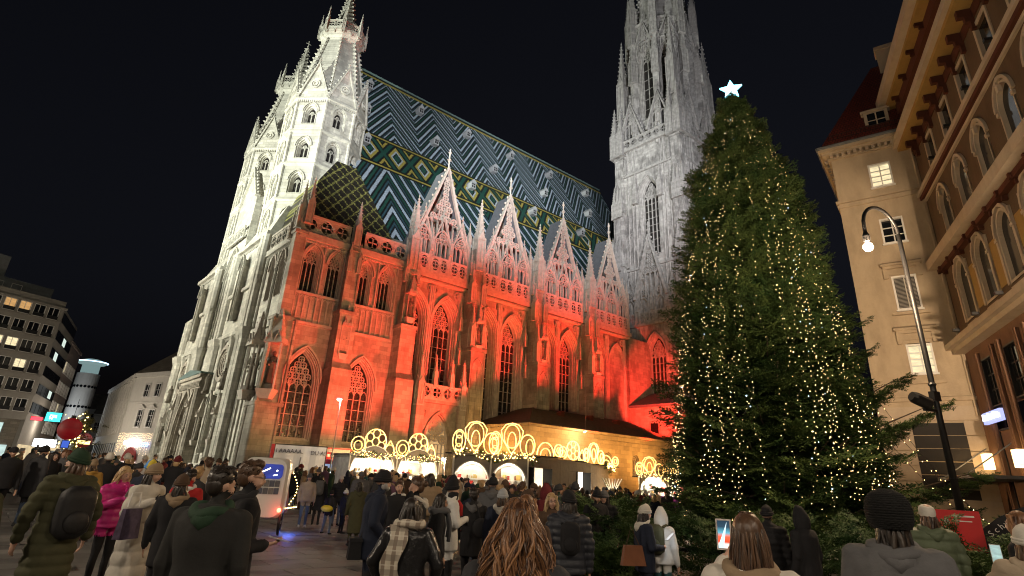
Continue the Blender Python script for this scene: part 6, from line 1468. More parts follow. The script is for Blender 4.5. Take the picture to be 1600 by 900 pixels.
def lit_street_tree():
    c = pol(-34.75, 98); rng = random.Random(3); t = thing('street_tree', 'small street tree hung with yellow lights beside the red balls', 'tree', (c.x, c.y, gz(c.x)))
    b = MB(); b.lathe([(.16, -.2), (.11, 2.4), (.05, 6)], 8); [b.tube([(0,0,2.2+i*.5), (1.5*math.cos(i*2.4), 1.5*math.sin(i*2.4), 3.6+i*.55)], .04, 4) for i in range(6)]; ob('trunk', b.mesh('trunk', BARK), t)
    its = [(rng.randrange(5), Matrix.Translation((rng.gauss(0, .9), rng.gauss(0, .9), rng.uniform(2.6, 6.6))) @ Matrix.Rotation(rng.uniform(0, 6.3), 4, 'Z') @ Matrix.Rotation(rng.uniform(-1, 1), 4, 'Y') @ Matrix.Scale(rng.uniform(.7, 1.3), 4)) for _ in range(70)]
    tag(ob('crown', scatter_mesh('crown', its, mat('yellowish_leaves', (.12, .11, .03), .7)), t), kind='stuff')
    b = MB(); [b.oct(rng.gauss(0, 1.0), -.9+rng.gauss(0, .4), rng.uniform(2.4, 6.8), rng.uniform(.05, .12)) for _ in range(70)]; tag(ob('bulbs', b.mesh('bulbs', emat('tree_bulb_glow', (1, .74, .25), 7)), t), kind='stuff')
lit_street_tree()

# ---------------------------------------------------------------- people
def cloth(name, c, rough=.85, var=.3, scale=7, bump=.35, bd=.012, sheen=0): return mat(name, c, rough, 0, var, scale, bump, bd, .3)
CL = {'black': cloth('black_cloth', (.014, .014, .016)), 'charcoal': cloth('charcoal_cloth', (.035, .035, .038)), 'navy': cloth('navy_cloth', (.014, .019, .036)),
      'olive': cloth('olive_cloth', (.055, .055, .028)), 'brown': cloth('brown_cloth', (.075, .045, .028)), 'beige': cloth('beige_cloth', (.36, .29, .21)), 'cream': cloth('cream_cloth', (.55, .52, .46)),
      'white': cloth('white_cloth', (.62, .61, .58), var=.1), 'grey': cloth('grey_cloth', (.10, .10, .105)), 'pink': cloth('pink_cloth', (.48, .025, .19), .4), 'red': cloth('red_cloth', (.38, .02, .02)),
      'burgundy': cloth('burgundy_cloth', (.13, .018, .022)), 'mustard': cloth('mustard_cloth', (.34, .19, .04)), 'green': cloth('dark_green_cloth', (.02, .045, .025)), 'denim': cloth('denim', (.10, .14, .21)),
      'tan': cloth('tan_cloth', (.26, .19, .12)), 'teal': cloth('teal_cloth', (.03, .09, .10)), 'purple': cloth('dusty_purple_cloth', (.14, .07, .11))}
SKIN = [mat('fair_skin', (.50, .30, .215), .55, var=.12, scale=12, bump=.1), mat('light_skin', (.42, .245, .165), .55, var=.12, scale=12, bump=.1), mat('tan_skin', (.30, .16, .10), .55, var=.12, scale=12, bump=.1)]
def hair_mat(name, a, b):
    g = G(name); o = g.xyz(g.obj()); n = g.noise(g.vec(g.math('MULTIPLY', o[0], 14), g.math('MULTIPLY', o[1], 14), o[2]), 3.0, 3); g.bump(n, .6, .01); return g.out(g.mix(n, a, b), .42)
HAIR = {'dark': hair_mat('dark_hair', (.008, .006, .005), (.03, .02, .014)), 'brown': hair_mat('brown_hair', (.035, .018, .010), (.12, .065, .035)), 'auburn': hair_mat('auburn_hair', (.06, .024, .010), (.24, .115, .05)),
        'blond': hair_mat('blond_hair', (.28, .17, .07), (.55, .38, .19)), 'grey': hair_mat('grey_hair', (.18, .17, .16), (.4, .39, .37))}
def bone(b, p0, r0, p1, r1, tg, store, n=10, flat=1.0):
    p0, p1 = Vector(p0), Vector(p1); d = (p1-p0); L = d.length; u = d/L if L > 1e-6 else Vector((0,0,1)); pts, rs = [], []
    for a in (-85, -50, -20): pts.append(p0+u*r0*math.sin(rad(a))); rs.append(max(.0015, r0*math.cos(rad(a))))
    for a in (20, 50, 85): pts.append(p1+u*r1*math.sin(rad(a))); rs.append(max(.0015, r1*math.cos(rad(a))))
    b.tube(pts, rs, n, flat=flat); store.append((p0, p1, r0, r1, tg))
def ball(b, c, r, tg, store, n=12, m=8):
    b.ell(c, r, n, m); c = Vector(c); k = max(r); ax = r.index(k) if isinstance(r, list) else list(r).index(k); d = Vector((0,0,0)); d[ax] = k*.5; mr = sorted(r)[1]; store.append((c-d, c+d, mr, mr, tg))
def hand(b, st, wrist, dirv, palm_n, curl, tg, side=1, s=1.0):
    """palm, four unequal bent fingers and a thumb from the side of the palm"""
    d = Vector(dirv).normalized(); nrm = Vector(palm_n); nrm = (nrm-d*nrm.dot(d)).normalized(); lat = d.cross(nrm)*side; w = Vector(wrist)
    for o_ in (-.026, 0, .026): bone(b, w+lat*o_*.6*s, .017*s, w+d*.085*s+lat*o_*s, .015*s, tg, st, 8)
    for i, (o_, L) in enumerate(((.032, .070), (.011, .078), (-.011, .073), (-.031, .056))):
        p = w+d*.088*s+lat*o_*s; a = 0
        for seg, k in ((L*.45, .35), (L*.33, .9), (L*.27, .7)):
            a += curl*k*(1+.12*i); q = p+(d*math.cos(a)+nrm*math.sin(a))*seg*s; bone(b, p, .0095*s, q, .0085*s, tg, st, 7); p = q
    p = w+d*.03*s+lat*.032*s; q = p+(d*.6+lat*.75+nrm*.25).normalized()*.042*s; bone(b, p, .013*s, q, .011*s, tg, st, 7); bone(b, q, .011*s, q+(d*.9+lat*.2+nrm*(.3+curl*.4)).normalized()*.034*s, .009*s, tg, st, 7)
def body_mesh(name, mats, h=1.72, jacket=.82, puff=1.0, arms=None, stance=0.0, lean=0.0, headyaw=0, headpitch=0, quilt=0, voxel=.028, sh=.195, hip=.17, hands=True, flare=1.0, walk=0, neckdark=True):
    """one continuous body facing +y: materials 0 skin, 1 jacket, 2 trousers, 3 shoes, 4 gloves; jacket = height of its hem"""
    b = MB(); st = []; k = h/1.72; S = lambda p: Vector(p)*k; P = puff
    # legs
    for sx in (-1, 1):
        f = walk*sx; kx = (.095+stance)*sx
        hipj, knee, ank = (sx*.09, 0, .90), (kx, f*.17+.02, .50), (kx*1.05, f*.22-(.05 if f < 0 else 0), .085+(.05 if f < 0 else 0))
        bone(b, S(hipj), .095*k, S(knee), .068*k, 2, st); bone(b, S(knee), .066*k, S(ank), .048*k, 2, st)
        bone(b, S((ank[0], ank[1]-.04, ank[2]-.035)), .045*k, S((ank[0]*1.15, ank[1]+.15, ank[2]-.048)), .036*k, 3, st, flat=.9)
    # trunk as a stack of ovals from hem to neck
    prof = [(jacket, hip*1.03*flare, .135*flare), (max(jacket+.02, .92), hip*1.0+.005, .13), (1.08, hip*.95, .118), (1.24, sh*.94, .128), (1.36, sh, .118), (1.43, sh*.78, .095), (1.475, .088, .078)]
    pts = []; ln = lambda z: lean*max(0, z-.9)
    prof = [q for i, q in enumerate(prof) if i == 0 or q[0] > prof[i-1][0]+.005]
    n = 18; vs = []
    for z, rx, ry in prof:
        q = P if z < 1.44 else 1.0
        for i in range(n):
            a = 2*PI*i/n; ca, sa = math.cos(a), math.sin(a); e_ = 2/2.5
            vs.append(S((rx*q*math.copysign(abs(ca)**e_, ca), ry*q*math.copysign(abs(sa)**e_, sa)+ln(z)-.005, z)))
    m = len(prof); b.add(vs, [(i*n+j, i*n+(j+1) % n, (i+1)*n+(j+1) % n, (i+1)*n+j) for i in range(m-1) for j in range(n)]+[tuple(range(n))[::-1], tuple((m-1)*n+j for j in range(n))])
    for i in range(m-1):
        z0, z1 = prof[i][0], prof[i+1][0]; r = (prof[i][1]+prof[i][2])/2
        for xx in (-.5, 0, .5): st.append((S((prof[i][1]*xx, ln(z0), z0+.01)), S((prof[i+1][1]*xx, ln(z1), z1)), prof[i][2]*P*k, prof[i+1][2]*P*k, 1))
    # head
    hl = Vector((0, ln(1.55)+.01, 0)); Rh = Matrix.Rotation(rad(-headyaw), 3, 'Z') @ Matrix.Rotation(rad(headpitch), 3, 'X'); pv = Vector((0, ln(1.5), 1.50)); H_ = lambda p: S(pv+Rh @ Vector(p)+Vector((0, .02, 0)))
    bone(b, S((0, ln(1.42), 1.40)), .058*k, H_((0, 0, .02)), .053*k, 0, st)
    def hball(c, r): 
        b.ell(H_(c), tuple(x*k for x in r), 14, 10, rot=Rh); st.append((H_((c[0], c[1], c[2]-r[2]*.3)), H_((c[0], c[1], c[2]+r[2]*.3)), r[0]*k, r[0]*k, 0))
    hball((0, -.012, .125), (.074, .092, .092)); hball((0, .022, .075), (.059, .070, .082)); hball((0, .052, .028), (.034, .034, .028))
    bone(b, H_((0, .094, .10)), .010*k, H_((0, .110, .068)), .0145*k, 0, st, 8)          # nose
    for sx in (-1, 1):
        b.ell(H_((sx*.074, -.008, .088)), (.011*k, .020*k, .031*k), 8, 6, rot=Rh); st.append((H_((sx*.076, -.01, .075)), H_((sx*.076, -.01, .10)), .015*k, .015*k, 0))
        b.ell(H_((sx*.033, .072, .052)), (.026*k, .020*k, .022*k), 8, 6, rot=Rh)            # cheeks
        b.ell(H_((sx*.030, .083, .118)), (.024*k, .012*k, .010*k), 8, 6, rot=Rh)            # brow ridge
    bone(b, H_((-.017, .088, .042)), .0085*k, H_((.017, .088, .042)), .0085*k, 0, st, 8)   # lips
    # arms
    arms = arms or {}
    for sx, nm in ((-1, 'L'), (1, 'R')):
        A = arms.get(nm, ((sx*.265, -.02, 1.10), (sx*.275, .05, .84))); sho = (sx*(sh-.005), ln(1.37), 1.365); el, wr = A[0], A[1]
        bone(b, S(sho), .078*k*P, S(el), .062*k*P, 1, st); bone(b, S(el), .060*k*P, S(wr), .044*k*P, 1, st)
        d = (Vector(wr)-Vector(el)).normalized(); tg = A[3] if len(A) > 3 else 0
        if hands: hand(b, st, S(Vector(wr)+d*.03), d, A[2] if len(A) > 2 else (-sx, .3, 0), A[4] if len(A) > 4 else .45, tg, sx*1, k)
    me = b.mesh(name, [])
    o = bpy.data.objects.new(name, me); COL.objects.link(o); md = o.modifiers.new('r', 'REMESH'); md.mode = 'VOXEL'; md.voxel_size = voxel*k; md.use_smooth_shade = True
    sm = o.modifiers.new('s', 'SMOOTH'); sm.factor = .5; sm.iterations = 2 if voxel > .02 else 3
    dg = bpy.context.evaluated_depsgraph_get(); out = bpy.data.meshes.new_from_object(o.evaluated_get(dg)); bpy.data.objects.remove(o); out.name = name
    # every face takes the material of the nearest bone
    nv = len(out.vertices); co = np.empty(nv*3, np.float32); out.vertices.foreach_get('co', co); co = co.reshape(-1, 3)
    best = np.full(nv, 1e9); tgv = np.zeros(nv, np.int32)
    for p0, p1, r0, r1, tg in st:
        p0, p1 = np.array(p0), np.array(p1); d = p1-p0; L2 = max(1e-9, d @ d); t = np.clip(((co-p0) @ d)/L2, 0, 1); dist = np.linalg.norm(co-(p0+t[:, None]*d), axis=1)-(r0+(r1-r0)*t)
        mk = dist < best; best[mk] = dist[mk]; tgv[mk] = tg
    tgv[(tgv == 0) & (co[:, 2] < 1.46*k) & (co[:, 2] > 1.2*k) & (np.abs(co[:, 0]) < .12*k)] = 1
    no = np.empty(nv*3, np.float32); out.vertices.foreach_get('normal', no); no = no.reshape(-1, 3)
    jk = tgv == 1
    if quilt:
        ph = co[:, 2]/(quilt*k); co[jk] += no[jk]*((np.abs(np.sin(ph[jk]*PI))**.55-.55)*.022*k)[:, None]
    wr_ = np.array([noise.noise(Vector((x*7, y*7, z*5)))*.010+noise.noise(Vector((x*17, y*17, z*9)))*.005 for x, y, z in co[(tgv == 1) | (tgv == 2)]]) if voxel < .02 else 0
    mk = (tgv == 1) | (tgv == 2)
    if voxel < .02: co[mk] += no[mk]*wr_[:, None]
    out.vertices.foreach_set('co', co.ravel())
    nl = len(out.loops); lv = np.empty(nl, np.int32); out.loops.foreach_get('vertex_index', lv); npol = len(out.polygons); ls = np.empty(npol, np.int32); out.polygons.foreach_get('loop_start', ls)
    out.materials.clear(); [out.materials.append(m_) for m_ in mats]
    out.polygons.foreach_set('material_index', tgv[lv[ls]]); out.update()
    info = dict(k=k, H=H_, R=Rh, S=S, ln=ln)
    return out, info
def xform(b, f): b.v = [tuple(f(v)) for v in b.v]; return b
# --- head wear and hair in head space (origin at the top of the neck, face towards +y)
def beanie(b, pom=False, tall=0.0, brim=True):
    b.smooth = True; n = 22; rings = [(.080, .101, .088), (.0865, .107, .118), (.086, .106, .155), (.074, .092, .196+tall*.3), (.048, .06, .226+tall*.7), (.018, .022, .240+tall)]
    vs = [(rx*(1+.018*(i % 2))*math.cos(2*PI*i/n), -.008+ry*(1+.018*(i % 2))*math.sin(2*PI*i/n), z+.012*math.sin(2*PI*i/n)) for rx, ry, z in rings for i in range(n)]; m = len(rings)
    b.add(vs, [(r*n+i, r*n+(i+1) % n, (r+1)*n+(i+1) % n, (r+1)*n+i) for r in range(m-1) for i in range(n)]+[tuple((m-1)*n+i for i in range(n))])
    if brim: b.tube([(.087*math.cos(2*PI*i/n), -.008+.108*math.sin(2*PI*i/n), .112+.012*math.sin(2*PI*i/n)) for i in range(n)], .016, 8, True, flat=1.0); b.tube([(.088*math.cos(2*PI*i/n), -.008+.109*math.sin(2*PI*i/n), .132+.012*math.sin(2*PI*i/n)) for i in range(n)], .014, 8, True)
    if pom:
        for i in range(60):
            a, c = i*2.4, 1-2*(i+.5)/60; s = math.sqrt(1-c*c); b.oct(.03*s*math.cos(a), -.008+.03*s*math.sin(a), .262+tall+.03*c, .012)
def short_hair(b, seed=0, quiff=0.02):
    rng = random.Random(seed); b.smooth = True
    b.ell((0, -.022, .140), (.081, .096, .091), 16, 10); b.ell((0, -.052, .098), (.073, .062, .080), 14, 8); b.ell((0, .03, .196), (.058, .05+quiff*.5, .030+quiff*.5), 12, 7)
    for i in range(90):
        a = rng.uniform(0, 6.28); z = rng.uniform(.12, .225); r = math.sqrt(max(0, 1-((z-.14)/.095)**2)); x, y = .08*r*math.cos(a), -.02+.093*r*math.sin(a)
        if y > .055 and z < .18: continue
        b.tube([(x, y, z), (x*1.08+rng.uniform(-.01, .01), y*1.05+.012, z+.012), (x*1.1+rng.uniform(-.015, .015), y*1.05+.024, z+.01)], [.007, .005, .001], 4)
def hood_down(b, puffy=1.0):
    b.smooth = True; b.tube([(.098*math.sin(a)*puffy, -.02-.085*math.cos(a)*puffy, -.05-.035*math.cos(a)+.012*math.sin(a*3)) for a in [rad(-155+i*20) for i in range(16)]], [.020+.014*math.sin(PI*i/15) for i in range(16)], 8, flat=1.5)
    b.tube([(-.085*puffy, -.075*puffy, -.075), (-.05, -.112*puffy, -.125), (0, -.122*puffy, -.15), (.05, -.112*puffy, -.125), (.085*puffy, -.075*puffy, -.075)], [.030, .045, .052, .045, .030], 10, flat=.6)
def hood_up(b, quilted=False, peak=.0):
    b.smooth = True; rings = []
    for j in range(9):
        t = j/8; z = -.07+.335*t; w = .122*math.sin(PI*(.30+.64*t))**.8*(1.04 if quilted and j % 2 else 1)+.006; dback = (.135-.035*abs(t-.55))*math.sin(PI*(.30+.62*t))**.7*(1.04 if quilted and j % 2 else 1)
        row = []
        for i in range(13):
            a = rad(-20+i*(220/12)); row.append((w*math.cos(a), -.01-dback*math.sin(a)*(1.0 if math.sin(a) > 0 else .85)+(peak*t if abs(a-PI/2) > 1 else 0), z))
        rings.append(row)
    vs = [v for r in rings for v in r]; b.add(vs, [(r*13+i, r*13+i+1, (r+1)*13+i+1, (r+1)*13+i) for r in range(8) for i in range(12)]+[tuple(8*13+i for i in range(13))])
    edge = [rings[j][0] for j in range(9)]+[rings[j][12] for j in range(8, -1, -1)]; b.tube(edge, .016, 7)
def strands(b, rng, n, length, spread, wave=.02, th=.006, back=True, flat=3.0, top=.205):
    """long hair: many wavy ribbons that start on the crown and fall over the shoulders"""
    for i in range(n):
        a = rng.uniform(-.35, PI+.35) if back else rng.uniform(0, 2*PI); u = rng.random()**.7
        sx, sy = math.cos(a), -math.sin(a); z0 = top-.02*u; pts = []; gi = int((a+.4)*7); ph, fr = gi*1.9+rng.gauss(0, .35), 15+(gi % 4)*2.2+rng.gauss(0, .4); ph2 = gi*2.7+rng.gauss(0, .35); L = length*rng.uniform(.72, 1.08); wv = wave*rng.uniform(.4, 1.3)
        m = 15
        for j in range(m):
            t = j/(m-1)
            if t < .22: q = t/.22; r = math.sin(q*PI/2); x, y, z = sx*.088*r*(.35+.65*u), -.012+sy*.106*r*(.35+.65*u), z0+.018-.085*(1-math.cos(q*PI/2))*u
            else: q = (t-.22)/.78; x = sx*(.088*(.35+.65*u)+spread*q**.8*(.5+.5*u)); y = -.012+sy*(.106*(.35+.65*u)+spread*.55*q**.8); z = z0+.018-.085*u-L*q
            k = wv*min(1, t*2.2); pts.append((x+k*math.sin(fr*z+ph), y+k*.7*math.cos(fr*z*.9+ph2), z))
        b.mi = rng.choice((0, 0, 1, 2)); b.tube(pts, [th*(.7+.5*math.sin(PI*min(1, j/(m-1)+.12))) if j < m-1 else th*.25 for j in range(m)], 4, flat=flat)
def hair_of(k):
    if k+'_set' not in HAIR:
        a, c = {'dark': ((.006, .005, .004), (.05, .036, .026)), 'brown': ((.022, .012, .007), (.17, .095, .052)), 'auburn': ((.035, .014, .006), (.34, .165, .07)), 'blond': ((.17, .10, .04), (.68, .50, .28)), 'grey': ((.1, .1, .1), (.5, .5, .48))}[k]
        HAIR[k+'_set'] = [HAIR[k], hair_mat(k+'_hair_dark', a, tuple(x*1.6 for x in a)), hair_mat(k+'_hair_light', tuple(x*.6 for x in c), c)]
    return HAIR[k+'_set']
def long_hair(b, seed, length=.42, spread=.05, n=150, wave=.012, th=.006):
    b.smooth = True; b.ell((0, -.022, .135), (.081, .098, .094), 16, 10); b.ell((0, -.055, .05), (.074, .06, .12), 14, 8)
    strands(b, random.Random(seed), n, length, spread, wave, th)
    rng = random.Random(seed+5)
    for sx in (-1, 1):                                   # locks that frame the face
        for i in range(8):
            x0 = sx*(.02+.05*rng.random()); L = length*rng.uniform(.7, 1.0); pts = [(sx*(abs(x0)+(.088-abs(x0))*min(1, t*2.4)+.02*t+wave*math.sin(t*12+i)), .035-.05*t+.02*math.sin(i), .222-(.04 if t < .2 else .04)-L*max(0, t-.12)) for t in [j/9 for j in range(10)]]; b.tube(pts, [th*1.1]*9+[.001], 4, flat=2.5)
def face(parent, info, m_lip, expr=0):
    H_, k, Rh = info['H'], info['k'], info['R']
    wm = mat('eye_white', (.6, .58, .55), .2, bump=0); pm = mat('dark_pupil', (.01, .008, .006), .1, bump=0); bm = HAIR['dark']
    for sx in (-1, 1):
        b = MB(); b.smooth = True; b.mi = 0; b.ell(H_((sx*.030, .0825, .098)), (.0125*k, .008*k, .0065*k), 10, 6, rot=Rh); b.mi = 1; b.ell(H_((sx*.030, .0885, .098)), (.0055*k, .004*k, .0055*k), 8, 5, rot=Rh); ob('eye', b.mesh('eye', [wm, pm]), parent)
        b = MB(); b.tube([H_((sx*.015, .093, .117)), H_((sx*.032, .092, .122)), H_((sx*.047, .082, .117))], [.003*k, .0042*k, .0018*k], 5); ob('eyebrow', b.mesh('eyebrow', bm), parent)
    b = MB(); b.smooth = True
    if expr: b.ell(H_((0, .092, .040)), (.013*k, .007*k, .012*k), 10, 6, rot=Rh)
    else: b.tube([H_((-.022, .086, .042)), H_((-.008, .0955, .044)), H_((.008, .0955, .044)), H_((.022, .086, .042))], [.002*k, .005*k, .005*k, .002*k], 6)
    ob('mouth', b.mesh('mouth', m_lip), parent)
LIP = mat('lips', (.32, .10, .09), .45, bump=0)
def glasses(parent, info):
    H_, k = info['H'], info['k']; b = MB()
    for sx in (-1, 1): b.tube([H_((sx*.032+.019*math.cos(a), .100, .097+.016*math.sin(a))) for a in [i*PI/7 for i in range(14)]], .0018*k, 4, True); b.tube([H_((sx*.051, .098, .10)), H_((sx*.077, .0, .102))], .0018*k, 4)
    b.tube([H_((-.013, .102, .099)), H_((.013, .102, .099))], .0018*k, 4); ob('glasses', b.mesh('glasses', M['black']), parent)
def on_head(info, fn):
    b = MB(); fn(b); H_ = info['H']; return xform(b, lambda v: H_(v))
def on_body(info, fn):
    b = MB(); fn(b); return xform(b, lambda v: info['S'](v))
def head_top_z(px, py, r):                          # height of a point seen at a pixel of the photo, at distance r
    d = CAMR @ Vector((px-804, -(py-378), -900)); return EYE+r*d.z/math.hypot(d.x, d.y)
def azim(px, py): d = CAMR @ Vector((px-804, -(py-378), -900)); return math.degrees(math.atan2(d.x, d.y))
def person(label, px, py, r, facing, jacket_c='black', trousers='black', shoes='black', skin=0, gloves=None, hat=None, hatc='black', hair=None, hairk='dark', hood=None, hoodc=None, facew=False, expr=0, group=None, hmul=1.0, head_extra=.245, seed=1, hcap=(1.45, 1.93), **kw):
    """px, py: top of the head in the 1600 px photo; r: distance; facing: 0 = away from the viewer, 90 = right, 180 = to the viewer"""
    az = azim(px, py); pos = pol(az, r); g0 = gz(pos.x); top = head_top_z(px, py, r)-g0
    add = {'beanie': .03, 'tall': .09, 'hoodup': .05, 'big': .06}.get(hat or ('hoodup' if hood == 'up' else ''), .012); h = max(hcap[0], min(hcap[1], top-add))*hmul
    t = thing('person', label, 'person', (pos.x, pos.y, g0), rad(-(az+facing)), group)
    gl = CL[gloves] if gloves else SKIN[skin]
    me, info = body_mesh('body', [SKIN[skin], CL[jacket_c] if isinstance(jacket_c, str) else jacket_c, CL[trousers], CL[shoes], gl], h=h, **kw); ob('body', me, t)
    hc = lambda c: CL[c] if isinstance(c, str) else c
    if hat == 'beanie': ob('beanie', on_head(info, lambda b: beanie(b)).mesh('beanie', hc(hatc)), t)
    if hat == 'pom': ob('beanie', on_head(info, lambda b: beanie(b, True)).mesh('beanie', hc(hatc)), t)
    if hat == 'tall': ob('beanie', on_head(info, lambda b: beanie(b, False, .075)).mesh('beanie', hc(hatc)), t)
    if hat == 'cap': 
        def cap(b): beanie(b, False, -.03, False); b.add([(-.07,.07,.115),(.07,.07,.115),(.055,.165,.10),(-.055,.165,.10),(-.07,.07,.125),(.07,.07,.125),(.055,.165,.108),(-.055,.165,.108)], [(0,1,2,3),(7,6,5,4),(0,3,7,4),(1,5,6,2),(2,6,7,3)])
        ob('cap', on_head(info, cap).mesh('cap', hc(hatc)), t)
    if hair == 'short': ob('hair', on_head(info, lambda b: short_hair(b, seed)).mesh('hair', hair_of(hairk)), t)
    if hair == 'bald': ob('hair', on_head(info, lambda b: b.ell((0, -.05, .085), (.079, .062, .05), 14, 8)).mesh('hair', hair_of(hairk)), t)
    if hair == 'long': ob('hair', on_head(info, lambda b: long_hair(b, seed)).mesh('hair', hair_of(hairk)), t)
    if hair == 'lower': ob('hair', on_head(info, lambda b: (setattr(b, 'smooth', True), b.ell((0, -.055, .04), (.074, .055, .10), 14, 8), strands(b, random.Random(seed), 90, .34, .03, .012, .006, top=.13))).mesh('hair', hair_of(hairk)), t)
    if hair == 'bun': ob('hair', on_head(info, lambda b: (short_hair(b, seed, 0), b.ell((0, -.12, .14), (.04, .04, .04), 10, 7))).mesh('hair', hair_of(hairk)), t)
    if hood == 'down': ob('hood', on_body(info, lambda b: (hood_down(b, 1.15), setattr(b, 'v', [(x, y+info['ln'](1.5), z+1.50) for x, y, z in b.v]))).mesh('hood', hc(hoodc or jacket_c)), t)
    if hood in ('up', 'upq'): ob('hood', on_head(info, lambda b: hood_up(b, hood == 'upq')).mesh('hood', hc(hoodc or jacket_c)), t)
    if facew: face(t, info, LIP, expr)
    return t, info
def at(t, p): return t.matrix_basis @ Vector(p)      # a point in the person's frame to world
def carried(name, label, cat, t, p, rz=0, tilt=0):
    o = thing(name, label, cat, tuple(t.location+Matrix.Rotation(t.rotation_euler.z, 3, 'Z') @ Vector(p)), 0); o.rotation_euler = (tilt, 0, t.rotation_euler.z+rz); return o
def rucksack(label, t, info, m, w=.30, h=.46, d=.16, z=1.02, quilt=False):
    y = -.15*1.0-.02; o = carried('backpack', label, 'backpack', t, info['S']((0, y+info['ln'](z+.2), z)))
    b = MB(); b.smooth = True; n = 16; rows = []
    for j in range(9):
        q = j/8; e_ = (1-abs(2*q-1)**4)**.5*.35+.65*(1 if .06 < q < .94 else .75); rows += [(w/2*e_*math.copysign(abs(math.cos(a))**.6, math.cos(a)), -d*.45+d*.5*e_*math.copysign(abs(math.sin(a))**.6, math.sin(a)), h*q) for a in [2*PI*i/n for i in range(n)]]
    b.add(rows, [(r*n+i, r*n+(i+1) % n, (r+1)*n+(i+1) % n, (r+1)*n+i) for r in range(8) for i in range(n)]+[tuple(range(n))[::-1], tuple(8*n+i for i in range(n))]); ob('bag', b.mesh('bag', m), o)
    p = MB(); p.smooth = True; p.ell((0, -d*.93, h*.32), (w*.36, d*.22, h*.22), 12, 8); ob('pocket', p.mesh('pocket', m), o)
    for sx in (-1, 1):
        s = MB(); s.tube([(sx*w*.32, .01, h*.9), (sx*w*.40, .10, h*.98), (sx*w*.42, .24, h*.82), (sx*w*.45, .26, h*.5), (sx*w*.5, .14, h*.15)], .016, 6, flat=2.0); ob('strap', s.mesh('strap', m), o)
    return o
def phone(label, loc, rot, scr, on=True):
    o = thing('phone', label, 'phone', tuple(loc)); o.rotation_euler = rot; b = MB(); b.box(-.039, .039, -.005, .005, -.08, .08); ob('case', b.mesh('case', mat('phone_case', (.35, .33, .32), .4)), o)
    if on: b = MB(); b.box(-.035, .035, -.0065, -.005, -.075, .075); ob('screen', b.mesh('screen', scr), o)
    return o

